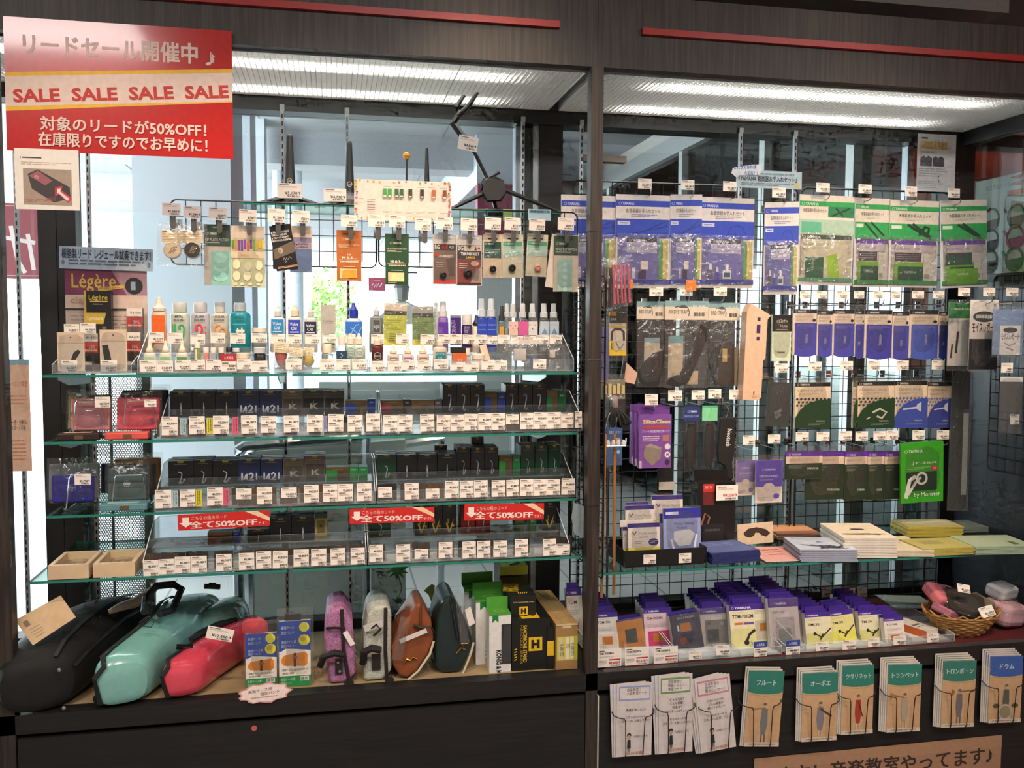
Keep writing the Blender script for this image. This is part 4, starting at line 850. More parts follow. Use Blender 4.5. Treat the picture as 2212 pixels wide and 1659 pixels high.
for i, (x, lc, fn, ds) in enumerate(((1108, 'e3c3b8', lambda A: [A.c(20+25*k, 30+20*(k % 2), 9, 'c98a8a') for k in range(4)] and None, 'clear spray bottle with a pink flowered label'), (1129, 'd65a9c', None, 'clear spray bottle with a bright pink label'), (1150, 'ddd8d6', lambda A: [A.c(15+30*k, 25+30*(k % 2), 7, '5a5658') for k in range(3)] and None, 'clear spray bottle with a dotted white label'), (1175, 'b9cbd8', lambda A: A.r(0, 22, 100, 28, 'd9c27a').poly([(15, 92), (50, 48), (85, 92)], '6f94b4'), 'clear spray bottle with a blue triangle, left one'), (1196, 'b9cbd8', lambda A: A.r(0, 22, 100, 28, 'd9c27a').poly([(15, 92), (50, 48), (85, 92)], '6f94b4'), 'clear spray bottle with a blue triangle at the tray end'))):
    bottle(ds, x, 655.5, 20, 686, 'r', 'd3d8da', 'spray', 'd2d6d6', .78, True, lab=(lc, 694.5, 724, .98, fn))
bottle('clear spray cap rising behind the black collared bottle', 1095, 655.5, 14, 686, 'r', 'd3d8da', 'spray', 'd2d6d6', .8, True)
RW = 'on the upper bottle step'
for a, b, c_, d, p in ((321.5, 717.8, 354, 740, '1,155'), (361.4, 718.8, 394.6, 742, '847'), (411, 721, 443, 744, '924'), (454.6, 719, 486, 741, '847'), (497, 720, 529.7, 742, '792'), (542.5, 720, 577, 740, '1,320'), (584, 721, 617, 742, '770'), (620, 722, 651.6, 742, '770'), (659, 722, 690.5, 742, '770'), (696, 721, 726.7, 740.7, '1,100'), (745.7, 721, 768, 741, '1,100'), (801.5, 722, 829.7, 742, '781'), (855, 721, 884, 742, '429'), (908, 722.5, 938.6, 743, '297'), (945.8, 722, 973.2, 742, '946'), (973.5, 722, 999, 743, '726'), (1000, 723, 1025.6, 743, '825'), (1026, 723, 1052, 742, '1,100'), (1052.5, 725, 1074.5, 744, '1,045'), (1076, 723.5, 1102, 742, '715'), (1103, 725, 1130, 743, '550'), (1131, 725, 1157.6, 743, '550'), (1158.6, 724, 1185, 743, '550'), (1187, 723.5, 1214.5, 743, '495')):
    tag(RW, a, b, c_, d, .226, p, tilt=.02)
# lower step
GRN = lambda c_: (c_, 771, 779, .8, None)
for i, (x, c_, ds) in enumerate(((323, 'a9cf9c', 'pale green'), (357.5, '86c48a', 'mid green'), (393.5, '5a9a62', 'dark green'))):
    bottle('small oil bottle with a %s label and long white tip' % ds, x, 736, 27, 760, 'f', 'dfd4c4', 'cone', 'eddcc2', .6, lab=GRN(c_))
bottle('tiny clear stick with green content', 415, 750, 8, 757, 'f', '7a9a8a', 'screw', 'd6dcd8', .9, True); bottle('white and green lip balm stick', 426.5, 738, 13, 752, 'f', '9aa05a', 'screw', 'e9e2d2', 1, lab=(None, 754, 778, .8, lambda A: A.r(55, 0, 90, 100, '8a9a3a').r(10, 0, 40, 100, 'e9e4d6')))
for x, c_, ds in ((445, 'd98f84', 'pink'), (461, 'a9adb4', 'silver grey'), (478, '5a5248', 'dark')): bottle('slim clear grease tube with %s filling' % ds, x, 750.5, 14, 762, 'f', c_, 'screw', 'e3dcd2', .92, lab=(c_, 762, 778, .75, None))
bottle('small pot with a black lid behind the red topped tag', 495, 750, 14, 760, 'f', 'c9cdd0', 'screw', '161515', 1, True); bottle('round clear pot right of the black lidded pot', 510, 752, 15, 760, 'f', 'cfd3d6', 'screw', 'd8dada', 1, True)
bottle('wide beige cream jar', 525, 762, 30, 774, 'f', 'e9d9c4', 'screw', 'f0ddc4', .98); bottle('clear lidded black grease jar', 561, 750, 26, 763, 'f', '191615', 'screw', 'c9cccd', .98, False)
def softpack(label, x0, y0, x1, y1, Y, z0, col, shape, tagc='eddcba'):
    X0, X1, Z0, Z1 = rectY(x0, y0, x1, y1, Y); e = thing('grease_pack', label, 'pack', ((X0+X1)/2, Y, z0)); w, h = X1-X0, Z1-z0
    if shape == 'cone': MB().lathe([(.002, .01), (w*.22, h*.25), (w*.34, h*.5), (w*.36, h*.62), (w*.2, h*.66)], M(col, .35), 14, sy=.6).build('content', e, True)
    elif shape == 'ball': MB().lathe([(w*.15, .012), (w*.42, .012+w*.25), (w*.48, .012+w*.5), (w*.38, .012+w*.82), (w*.12, .012+w*.98)], M(col, .3), 16, sy=.8).build('content', e, True)
    else: MB().lathe([(w*.3, .012), (w*.45, .02), (w*.45, h*.55), (w*.4, h*.6)], M(col, .35), 16, sy=.6).build('content', e, True)
    A = Art(w*.85, h*.36, MB().box(-w*.42, w*.42, 0, .0006, 0, h*.36, M(tagc, .6)), 0, -w*.42, 0); A.lines(6, 15, 80, 85, 4, 'b9a078', .35); o = A.build('card', e); o.location = (0, -w*.3, h*.62); o.rotation_euler = (0, .1, 0)
    bag(e, -w*.55, w*.55, .0, h*1.02, -w*.4, w*.3, FILM, 5); return e
softpack('red grease pot in a pointed clear bag', 588, 738, 626, 800, YF, ZF, 'd4685c', 'cone'); softpack('mint round grease pot in a clear bag', 620, 750, 657, 800, YF-.01, ZF, 'b4c8bc', 'pot'); softpack('yellow round grease ball in a clear bag', 653, 750, 680, 800, YF, ZF, 'e3bd3a', 'ball')
bottle('small yellow oil bottle with a beige cap', 707, 743, 25, 762, 'f', 'd8c86a', 'screw', 'ecd6bc', .78, True); bottle('oil bottle with a red ringed cap and navy label', 738, 725, 25, 746, 'f', 'c9a0a0', 'screw', 'ead4c2', .65, True, lab=('1f3c5c', 758, 776, .95, lambda A: A.line([(40, 30), (60, 50), (40, 80)], 5, 'c9d6e0')))
up = lambda A: A.ring(50, 40, 44, 3, '4f6a66').t(50, 36, 12, 'ULTRA', '3f5a56', al='c', w=60).t(50, 56, 12, 'PURE', '3f5a56', al='c', w=50).r(10, 80, 90, 86, '6f8a84')
bottle('mint ultra pure oil bottle half hidden behind its twin', 757, 720, 24, 743, 'f', 'b4c8bc', 'dropper', 'ecd9c4', .6, lab=(None, 750, 776, .9, up)); bottle('mint ultra pure oil bottle at the tray joint', 775.5, 720, 27, 743, 'f', 'c4d2c4', 'dropper', 'f0dcc4', .62, lab=(None, 752, 777, .9, up))
bottle('dark red oil bottle with a black oval label', 815, 726, 24, 745, 'f', '5e1614', 'dropper', 'e9cdb6', .68, lab=('2a1414', 759, 778, .8, lambda A: A.ring(50, 50, 42, 4, 'd9c2b4').t(50, 62, 26, 'Bach', 'e6d2c4', al='c', w=66)))
for x, c_, ds in ((849.5, '7b7672', 'grey'), (880.8, '8e4fc0', 'purple'), (913.5, '8a6f58', 'brown')): bottle('cream rotor oil bottle with a %s label band' % ds, x, 742 if x > 860 else 744, 27, 763, 'f', 'ddc9b6', 'cone', 'edd6be', .6, lab=(c_, 772, 780, .62, lambda A: A.lines(8, 30, 92, 70, 1, 'e3d6ca', 1)))
bottle('larger cream rotor oil bottle with a teal label', 950.5, 727, 31, 747, 'f', 'd9c8b4', 'dropper', 'ead6c0', .45, lab=('1f7d86', 760, 776, .72, lambda A: A.t(50, 44, 30, 'ROTOR', 'b4d6d4', al='c', w=80).t(50, 90, 30, 'OIL', 'b4d6d4', al='c', w=44)))
e = thing('cork_grease_box', 'orange grease carton below a black block', 'box', (XY(991, 790, YF), YF-.02, ZF)); MB().box(-.022, .022, 0, .03, 0, .055, M('d9682c', .5)).build('carton', e); A = Art(.044, .055, None, 0); A.t(50, 50, 20, '20', 'f0d0b4', al='c').bars(15, 60, 88, 88, 'e9c9b0'); A.build('print', e); MB().box(-.026, .022, .012, .034, .055, .074, M('161414', .5)).build('lid_block', e)
bottle('short white capped stick bottle', 1009, 752, 16, 768, 'f', 'c9b8b4', 'screw', 'e9d6c6', .8); bottle('low white cream jar right of the stick bottle', 1033, 764, 28, 776, 'f', 'e3d2c2', 'screw', 'ecdccc', .98)
o = MB().box(-.011, .011, 0, .012, 0, .085, M('e9cfb2', .6)).build('grease_carton'); put(o, 'slim beige carton leaning to the left in the right tray', 'box'); p = PY(1058, 795, YF); o.location = (p.x, YF, ZF); o.rotation_euler = (0, -.28, 0)
p = PY(1133, 795, YF); e = thing('care_kit_bag', 'crinkled clear care kit bag with blue parts at the tray end', 'pack', (p.x, YF-.02, ZF)); bag(e, -.075, .072, 0, .105, -.02, .03, FILMX); MB().box(-.06, .06, .0, .012, .085, .1, M('e6dcd4', .5)).build('header_card', e); MB().box(.012, .045, -.006, .012, .01, .04, M('5a7ac0', .4)).build('blue_block', e); MB().box(-.04, .0, 0, .01, .03, .07, M('d9d3cd', .5)).build('cloth', e)
p = PY(1205, 795, YF); e = thing('care_kit_bag', 'clear bag of small clear parts in the tray corner', 'pack', (p.x, YF, ZF)); bag(e, -.042, .04, 0, .085, -.025, .025, FILMX); MB().lathe([(.018, .004), (.02, .01), (.02, .03), (.012, .034)], clear('bottle_clear'), 12).build('pot', e)
MB().box(-.03, -.012, -.01, .0, .04, .065, M('dccfc2', .5)).build('card', e)
RW = 'on the lower bottle step'
for a, b, c_, d, p in ((301.6, 778, 338, 802.7, '1,034'), (338.5, 779, 373.7, 803, '1,034'), (378, 778, 410, 799, '1,034'), (410.5, 777, 443, 798.6, '605'), (445, 777, 477, 799.7, '484'), (512, 776, 542, 797.6, '605'), (542.6, 779.8, 578, 802.7, '880'), (617, 775.7, 651.6, 798, '1,100'), (690.5, 775, 723.6, 798.6, '1,210'), (724, 776, 757, 799, '770'), (760.7, 775, 792.8, 797.6, '1,100'), (801.5, 779.8, 832, 802.7, '1,045'), (837, 779.8, 867.6, 802, '913'), (868, 778, 898, 799, '847'), (901, 779, 932, 800.7, '847'), (937, 775.7, 968, 797, '1,023'), (972.4, 782, 1001.5, 800.7, '880'), (1002, 782, 1034, 802, '605'), (1040, 777, 1067.4, 798.6, '605'), (1067.8, 779, 1095, 799.7, '715'), (1151.5, 775, 1179.7, 796.6, '1,485')):
    tag(RW, a, b, c_, d, .108, p, tilt=random.uniform(-.03, .04))
tag(RW, 477, 764.5, 511, 802, .107, '440', topc='b3272c')
# ---------------------------------------------------------------- left end of the top shelf
def a_leg(A):
    A.r(0, 0, 100, 26, '7c3a58').poly([(55, 0), (100, 0), (100, 26), (75, 26)], 'a5808c').t(8, 19, 14, 'Légère', 'd6b54a', w=54, bold=.01).poly([(40, 19), (72, 16), (72, 19), (40, 23)], 'cdaa44').t(42, 20.6, 2.2, 'REEDS LTD.', '5a3a2a', w=26).c(84, 17, 11, '201f24').r(80, 13, 86, 21, '8fa0b0').t(6, 34, 6, 'clarinet', 'c79a80', w=44, bold=.02).r(0, 39, 78, 41, '3a3230').lines(6, 46, 92, 72, 7, 'b3a49a', .2).r(8, 52, 50, 70, 'cfb49c')
banner('reed_poster', 'magenta and beige reed poster standing at the left end of the top shelf', 'poster', 142, 579, 319, 802, .345, M('d8bfae', .55), a_leg, th=.002)
def a_try(A): A.t(2.5, 50, 34, '樹脂製リード レジェール試奏できます！', '2d3c4a', w=95, bold=.03).lines(10, 58, 90, 86, 2, '5a6a78', .5, 4).c(4, 72, 1.6, '6a7a88', 12).c(96, 72, 1.6, '6a7a88', 12)
banner('notice_strip', 'pale blue notice strip above the reed poster', 'notice', 128, 535, 330, 583, .335, M('a8bccc', .5), a_try, th=.001, tilt=.02)
X0, X1, Z0, Z1 = rectY(183, 628, 241, 800, .30); w = X1-X0; h = Z1-Z1_
e = thing('reed_carton', 'tall black and yellow reed carton in front of the poster', 'box', ((X0+X1)/2, .30, Z1_)); MB().box(-w/2, w/2, 0, .03, 0, h, M('211e1b', .35)).build('carton', e)
A = Art(w, h, None, 0); A.r(0, 0, 8, 60, 'c9a63a').t(18, 11, 6, 'Légère', 'd9b84a', w=70, bold=.01).r(22, 12.5, 88, 14, 'd9b84a').r(32, 16, 70, 17, 'b9b2a6').poly([(0, 27), (82, 27), (70, 41), (0, 41)], 'c9a63a').t(10, 36, 4.5, 'Signature', 'efe4c4', w=58).r(66, 44, 82, 60, '6f6a4a').r(0, 60, 100, 62, '8a7a3a'); A.build('print', e)
def legere_pack(label, x0, y0, x1, y1, Y, flip):
    def f(A): A.r(0, 0, 100, 27, 'e0c8ac').r(0, 27, 100, 28.5, 'c9b196').c(50, 13, 3, '5a4a3a').poly([(60, 52), (78, 44), (86, 50), (60, 78), (46, 78)] if not flip else [(8, 38), (30, 36), (42, 74), (16, 74)], '201c1a').lines(16, 82, 70, 92, 3, 'cdb698', .3)
    return pack('mouthpiece_pack', label, 'pack', x0, y0, x1, y1, Y, M('e9d4ba', .6), f, film=FILMT, fp=(.002, .002, .002, .001), th=.006)
legere_pack('left cream pack with a black reed window at the shelf corner', 124, 718, 182, 802, .16, False); legere_pack('right cream pack with a black reed window beside the reed carton', 216, 712, 274, 802, .15, True)
def redbox(label, x0, y0, x1, y1, Y, c0):
    def f(A): A.r(0, 0, 100, 22, 'e9dccd').t(92, 16, 8, '¥4,400', '3a3532', al='r', w=70).r(0, 24, 100, 52, 'b3342c').t(42, 42, 10, '50%', 'f0cfc4', w=40).lines(8, 44, 92, 50, 1, 'e3b8ac', .8).r(0, 52, 100, 80, c0).r(4, 76, 60, 86, 'd9ccba')
    return pack('sale_reed_box', label, 'box', x0, y0, x1, y1, Y, M('4a4340', .4), f, th=.02, film=FILMT, fp=(.001, .001, .001, .001))
redbox('grey reed box with a red half price sticker beside the poster edge', 274, 666, 308, 745, .30, '6a605a'); redbox('dark reed box with a red half price sticker below the other one', 272, 718, 304, 800, .22, '3a3432'); redbox('black reed box with a red sticker between the cream packs', 178, 720, 212, 800, .24, '2b2826')
RW = 'on the top shelf corner'
tag(RW, 133, 778, 167, 804, .125, '4,400'); tag(RW, 218, 778, 253, 804, .125, '4,400'); tag(RW, 138, 700, 171, 720, .2, '4,840'); tag(RW, 173, 698, 207, 720, .21, '4,730')
acryl_tray('low acrylic tray at the left end of the top shelf', 112, 285, 804, 1, .118, .2, tiers=False, ndiv=2, hl=.03, hb=.06)
# ================================================================ REED BOXES ON SHELVES 2 TO 4
def sax_icon(A, cx, y0, y1, s_, c_='c9c6c0', kind='sax'):
    h = y1-y0
    if kind == 'cl': A.r(cx-1.8, y0, cx+1.8, y1, c_).poly([(cx-2.5, y1-h*.12), (cx+2.5, y1-h*.12), (cx+5, y1), (cx-5, y1)], c_).r(cx-3, y0+h*.3, cx+3, y0+h*.5, c_)
    elif kind == 'bari': A.line([(cx-9*s_, y0+h*.12), (cx-4*s_, y0), (cx+6*s_, y0+h*.08), (cx+6*s_, y0+h*.3), (cx+2*s_, y0+h*.6), (cx-4*s_, y0+h*.92), (cx+4*s_, y1), (cx+14*s_, y0+h*.84)], 6*s_, c_)
    else: A.line([(cx-10*s_, y0), (cx+2*s_, y0+h*.10), (cx+5*s_, y0+h*.22), (cx+1*s_, y0+h*.6), (cx-5*s_, y0+h*.88), (cx-1*s_, y1), (cx+7*s_, y0+h*.93), (cx+14*s_, y0+h*.66)], 4.2*s_, c_).poly([(cx+9*s_, y0+h*.62), (cx+19*s_, y0+h*.6), (cx+14*s_, y0+h*.8)], c_).c(cx-3*s_, y0+h*.9, 6*s_, c_)
RB = {  # kind: (base colour, words, artist)
    'k': ('17181d', 'black'), 'n': ('1f2f5c', 'navy'), 'g': ('7a6d5c', 'bronze grey'), 'd': ('4d463f', 'dark bronze'), 'e': ('14442b', 'green'), 'r': ('8c1f20', 'red'), 'v': ('1c1a17', 'black and gold'), 'o': ('b9a05a', 'gold')}
def a_box(kind, icon):
    def f(A):
        c_ = 'c9c6bf'
        if kind in 'kne': A.lines(24, 13, 76, 15, 1, '9a9aa0', 1)
        if kind == 'n': A.r(12, 56, 20, 86, 'e6e2da').poly([(20, 84), (34, 60), (42, 60), (42, 86), (34, 86), (34, 74), (28, 86)], 'e6e2da').line([(48, 64), (58, 57), (68, 64), (62, 76), (46, 85), (72, 85)], 8, 'e6e2da').r(80, 57, 87, 86, 'e6e2da')
        elif kind in 'gd': A.r(5, 32, 95, 97, '5b5148' if kind == 'g' else '332e2a').lines(22, 14, 78, 16, 1, 'b9ae9e', 1).t(34, 74, 22, 'K', 'b9b2a6', w=42, bold=.03); sax_icon(A, 50, 38, 70, .7, '8a8178', icon)
        elif kind == 'v': A.lines(24, 13, 76, 15, 1, '9a8a50', 1).poly([(20, 62), (30, 56), (46, 84), (80, 44), (70, 70), (52, 92), (40, 92)], 'c9a63a').poly([(30, 46), (40, 44), (44, 60), (36, 62)], 'b08f30').t(62, 74, 10, '16', 'd9b84a')
        elif kind == 'o': A.r(18, 10, 82, 70, '7d6c40').c(50, 36, 12, '4d4328').t(50, 92, 8, 'Ped', '7a6630', al='c')
        else: sax_icon(A, 50, 44 if icon != 'bari' else 34, 92, 1.0 if icon != 'bari' else 1.3, c_, icon)
        if kind == 'e': A.t(60, 88, 7, 'JAVA', '7a9a4a', w=34)
        A.poly([(36, 0), (64, 0), (60, 8), (40, 8)], 'd8b51e').t(50, 6.6, 4.4, '3½', '6a5410', al='c')
    return f
_rbn = {}
def reed_box(row, k, x0, x1, ytop, kind, icon='sax', Y=None, dep=.028, behind=2, zoff=.0536, what=None):
    Y = Y or .255; z0 = ZS[k]+zoff; X0, X1, _, Z1 = rectY(x0, ytop, x1, ytop+10, Y); w, h = X1-X0-.0008, Z1-z0
    col, word = RB[kind]; ic = {'sax': 'saxophone', 'cl': 'clarinet', 'bari': 'bass instrument'}[icon]
    e = thing('reed_box', 'x', 'box', ((X0+X1)/2, Y, z0), row); e['_w'] = what or ('%s reed box with a pale %s' % (word, ic) if kind not in 'nvo' else '%s reed box' % word)
    MB().box(-w/2, w/2, 0, dep, 0, h, M(col, .35, coat=.2), top=M('cfd2d2', .4)).build('carton', e)
    A = Art(w, h, None, 0); a_box(kind, icon)(A); A.build('print', e)
    for b in range(behind):
        yb = Y+(dep+.002)*(b+1); e2 = thing('reed_box', 'x', 'box', ((X0+X1)/2, yb, z0), row); e2['_w'] = '%s reed box in %s' % (word, ('row two', 'row three')[b])
        MB().box(-w/2, w/2, 0, dep, 0, h+.001*(b+1), M(col, .35, coat=.2), top=M('cfd2d2', .4)).build('carton', e2); _rbn.setdefault((row, b+1), []).append((x0, e2))
    _rbn.setdefault((row, 0), []).append((x0, e)); return e
def low_box(row, k, x0, x1, ytop, c1, c2, word, Y=.255, dep=.05, zoff=.0536):
    z0 = ZS[k]+zoff; X0, X1, _, Z1 = rectY(x0, ytop, x1, ytop+10, Y); w, h = X1-X0-.0008, Z1-z0
    e = thing('reed_box', 'x', 'box', ((X0+X1)/2, Y, z0), row); e['_w'] = word
    MB().box(-w/2, w/2, 0, dep, 0, h, M(c1, .4, coat=.2), top=M('8a8478', .4)).build('carton', e); A = Art(w, h, None, 0)
    if c2: A.r(0, 0, 100, 24, '7a6038').t(50, 17, 7, 'Original', 'b99a5c', al='c', w=44).r(0, 24, 48, 100, c2).c(62, 60, 16, '5a4a34')
    else: A.t(50, 26, 9, 'RICO', 'cfd6d4', al='c', w=52, bold=.03)
    A.build('print', e); _rbn.setdefault((row, 0), []).append((x0, e)); return e
def finish_boxes():
    for (row, b), lst in _rbn.items():
        lst.sort(key=lambda q_: q_[0])
        for i, (x, e) in enumerate(lst): e['label'] = '%s, %s from the left %s' % (e['_w'], ORD[i], row); del e['_w']
R2, R3, R4 = 'on glass shelf two', 'on glass shelf three', 'on glass shelf four'
for x0, x1, yt, kd, ic in ((366, 414.5, 846, 'k', 'cl'), (415, 464.4, 846, 'k', 'cl'), (465, 512.6, 846, 'k', 'cl'), (513, 560, 845, 'n', 'sax'), (560.4, 608, 845, 'n', 'sax'), (608.6, 654, 845, 'g', 'cl'), (654.4, 699.5, 843, 'd', 'cl'), (700, 744, 843, 'd', 'cl'), (956, 986.7, 831, 'k', 'bari'), (987, 1016, 831, 'k', 'bari'), (1016.4, 1047, 831, 'k', 'bari'), (1092.5, 1119, 831, 'k', 'bari'), (1119.7, 1150, 831, 'k', 'bari'), (1150.6, 1180, 831, 'k', 'bari')): reed_box(R2, 2, x0, x1, yt, kd, ic)
for x0, x1, yt, c1, c2, wd in ((746, 793, 865, '6a5230', '2c4aa0', 'brown and blue low reed box'), (794, 811, 862, '24409c', None, 'narrow blue reed box'), (822, 871, 865, '6a5230', 'a8403a', 'brown and red low reed box'), (871.5, 888.5, 863, '2a2220', None, 'narrow black reed box'), (889, 938.5, 864, '6f5a34', '6f5a34', 'brown low reed box'), (939, 955, 864, '57504c', None, 'narrow grey reed box'), (1047.5, 1074.5, 847, '6a5230', '2c4aa0', 'brown and blue reed box'), (1075, 1092, 848, '24409c', None, 'narrow royal blue reed box'), (1180.5, 1205, 844, '6a5a30', '2a7a3c', 'brown and green reed box'), (1206, 1223, 845, '1d6a3a', None, 'narrow green reed box')): low_box(R2, 2, x0, x1, yt, c1, c2, wd)
for x0, x1, yt, kd, ic in ((363, 417, 996, 'k', 'sax'), (417.6, 459, 994, 'k', 'sax'), (459.6, 514, 995, 'k', 'sax'), (514.6, 561.8, 992, 'n', 'sax'), (562.8, 610, 992, 'n', 'sax'), (611, 656, 991, 'g', 'sax'), (657, 702.6, 984, 'g', 'sax'), (813, 856, 982, 'e', 'sax'), (857, 900.6, 982, 'k', 'cl'), (901.4, 944, 982, 'k', 'cl'), (945, 986.7, 981, 'k', 'cl'), (987, 1016, 966, 'k', 'sax'), (1017, 1046.7, 967, 'k', 'sax'), (1048, 1076.6, 967, 'k', 'sax'), (1125, 1155, 963, 'e', 'sax'), (1156, 1183.5, 963, 'e', 'sax'), (1184.5, 1211, 961, 'e', 'sax')): reed_box(R3, 3, x0, x1, yt, kd, ic)
for x0, x1, yt, c1, c2, wd in ((704, 754.4, 1009, '6a5230', '2f9a3c', 'brown and green low reed box'), (755, 773.7, 1008, '2f9a50', None, 'narrow bright green reed box'), (775, 794, 1008, '2f9a50', None, 'narrow bright green reed box'), (1078, 1107, 986, '6a5230', '2f9a3c', 'brown and green reed box'), (1107.6, 1124, 984, '1f8a44', None, 'narrow green reed box')): low_box(R3, 3, x0, x1, yt, c1, c2, wd)
for x0, x1, yt in ((939, 966, 962), (1019, 1045, 944)): reed_box('behind glass shelf three boxes', 3, x0, x1, yt, 'k', 'cl', Y=.3495, behind=0)
for x0, x1, yt, kd, ic in ((534, 582, 1143, 'k', 'cl'), (582.8, 629, 1119.5, 'k', 'cl'), (629.8, 678.5, 1117, 'k', 'cl'), (679.7, 707, 1119.5, 'o', 'sax'), (799, 845, 1108, 'e', 'sax'), (896, 926, 1091, 'v', 'sax'), (927, 956, 1091, 'v', 'sax'), (957, 986.5, 1091, 'v', 'sax'), (996, 1026, 1093, 'r', 'sax'), (1028.5, 1059, 1093, 'r', 'sax'), (1173.5, 1202.5, 1086, 'v', 'sax')): reed_box(R4, 4, x0, x1, yt, kd, ic, Y=.20)
for x0, x1, yt, c1, c2, wd in ((448, 502, 1150, '6a4a30', '8a2c22', 'brown and red low reed box'), (502.8, 518, 1148, '24409c', None, 'narrow blue reed box'), (1113, 1133, 1120, '3a5a34', '1f6a3a', 'brown and green reed box'), (1144, 1158, 1120, '1f8a44', None, 'narrow green reed box')): low_box(R4, 4, x0, x1, yt, c1, c2, wd, Y=.20)
acryl_tray('left acrylic reed tray on the second glass shelf', 345, 822, 939, 2, .112, .27, ndiv=11); acryl_tray('right acrylic reed tray on the second glass shelf', 824, 1258, 934, 2, .112, .27, ndiv=13)
acryl_tray('left acrylic reed tray on the third glass shelf', 334, 811, 1096, 3, .112, .27, ndiv=11); acryl_tray('right acrylic reed tray on the third glass shelf', 814, 1243, 1078, 3, .112, .27, ndiv=13)
acryl_tray('left acrylic sale tray on the lowest glass shelf', 308, 792, 1240, 4, .056, .27, ndiv=13); acryl_tray('right acrylic sale tray on the lowest glass shelf', 795, 1230, 1205, 4, .056, .27, ndiv=11)
T2 = '349,900,383.7,940.3,3300,383;408.5,899.3,442.7,938,3300,335;460,898,494,937.4,3300,335;521,897.4,555,936.5,4180,451;563,899,597,935,4180,451;613,898,646,934,4180,451;663,896,696.6,933,4180,451;708.6,894.7,741.7,932,4180,451;750.8,896.4,783.4,932,3080,341;791,893.7,821,931.6,3080,341;828,897.5,858.9,934,3740,407;860.4,895.7,891,932,3740,407;907.5,895,937.8,931.6,3740,407;943,896,972.8,931.6,3740,407;973.5,895.7,1002.4,931,3300,726;1003,894,1032,930,3300,726;1033,893,1062,929.6,3300,726;1062.7,892.4,1091.8,928.6,3080,682;1093,895,1120.8,916.5,3080,;1123.5,891.6,1152.4,927,5060,1078;1153,890.6,1181,926.6,5060,1078;1182,890.4,1211.4,926,5060,1078;1212,891.6,1239,924.6,4510,968;1241.8,888.6,1257,924,4510,968'
T3 = '335,1058,370.4,1097.7,4070,440;388.5,1057.5,422,1094.6,4070,440;447.5,1053,481,1092,4070,440;509.7,1055.5,543.5,1078.4,4620,;554.8,1051.4,588,1089,4620,495;607.4,1053,641,1075,4620,;656.3,1047.8,688.6,1085.7,4620,495;697.3,1046,729,1084,3850,418;730.3,1045.4,762.4,1082.5,3850,418;771,1044.3,802.4,1082,3850,418;817,1052,846.7,1074.7,4070,;874,1043.8,904.4,1078.5,3300,363;919.6,1055.7,949,1077,363,;961.4,1039,991,1076,3300,363;993.5,1038.5,1023,1074.7,3080,682;1024,1037.5,1053.3,1074,3080,682;1062,1037.5,1091.3,1073,3080,682;1094,1036.7,1121.5,1072,2880,638;1123.3,1035,1152,1071,2880,638;1152.7,1035.4,1181,1070.4,3080,682;1181.5,1035.4,1209.4,1069,3080,682;1213,1033.4,1241.8,1068.4,3080,682'
T4 = '309.4,1210,343,1246,2200,506;343.5,1207.6,377,1240.5,2200,506;377.4,1202.5,411.4,1238,2200,506;413,1201,446.8,1236.7,3080,341;466.6,1197,500.5,1233,3740,407;516,1194.5,549.4,1231,3080,682;553,1191,586,1228,3520,385;589.2,1190,621.6,1227.6,3520,385;634,1187,667,1224,2805,627;672,1185.3,705,1222.5,3520,385;714,1184.3,745.4,1220,2310,528;757.6,1183.5,788,1219,2310,528;797.6,1176.7,827,1214,4070,440;856.3,1176,886.2,1212.7,4070,440;895.6,1186,924.2,1207,440,;947.5,1171,977,1205.6,3080,682;998.9,1169.6,1028,1206,3080,682;1031,1168.4,1059.4,1205,3080,682;1066,1167.6,1095,1203,2860,638;1112,1164.6,1140.5,1202.5,3740,814;1173.4,1164,1201.3,1200,4510,968;1201.8,1176,1231,1198.7,440,'
def yen(s_): return s_ if len(s_) < 4 else s_[:-3]+','+s_[-3:]
rb_ = random.Random(5)
for row, T, Yt, k in ((R2, T2, .108, 2), (R3, T3, .108, 3), (R4, T4, .052, 4)):
    for i, q_ in enumerate(T.split(';')):
        a, b, c_, d, p, p2 = q_.split(','); a, b, c_, d = map(float, (a, b, c_, d))
        tag(row, a, b, c_, d, Yt, yen(p), yen(p2) if p2 else None, tilt=rb_.uniform(-.015, .03))
        # loose single reeds stacked in the compartment behind the tag
        X0, X1, _, _ = rectY(a, b, c_, d, Yt+.05); n = rb_.choice((2, 3, 4)); e = thing('single_reeds', 'bundle of loose single reeds, %s from the left %s' % (ORD[i], row), 'reeds', ((X0+X1)/2, Yt+.035, ZS[k]+.0035), 'loose reeds '+row)
        cm = M(rb_.choice(('3a322c', '2a2624', '5a4a38', '4a4038')), .45)
        for j in range(n): MB().box(-.009, .009, 0, .006, 0, .052, cm).build('reed_sleeve', e).location = ((j-(n-1)/2)*.0185, rb_.uniform(0, .02), 0)
def strip(row, x0, y0, x1, y1, Y, col, ink, word):
    def f(A):
        for k in range(2): A.t(40+32*k, 94, 26, 'リードケース入替', ink, rot=PI/2, w=None if 0 else 360)
    X0, X1, Z0, Z1 = rectY(x0, y0, x1, y1, Y); w, h = X1-X0, Z1-Z0; mb = MB().box(-w/2, w/2, 0, .0005, -h/2, h/2, M(col, .6)); A = Art(w, h, mb, 0, None, -h/2)
    A.lines(22, 8, 42, 92, 12, ink, .6, 2); A.lines(56, 8, 80, 84, 11, ink, .6, 7); o = mb.build('size_card'); o.location = ((X0+X1)/2, Y, (Z0+Z1)/2); put(o, '%s upright size card between the price tags %s' % (word, row), 'card')
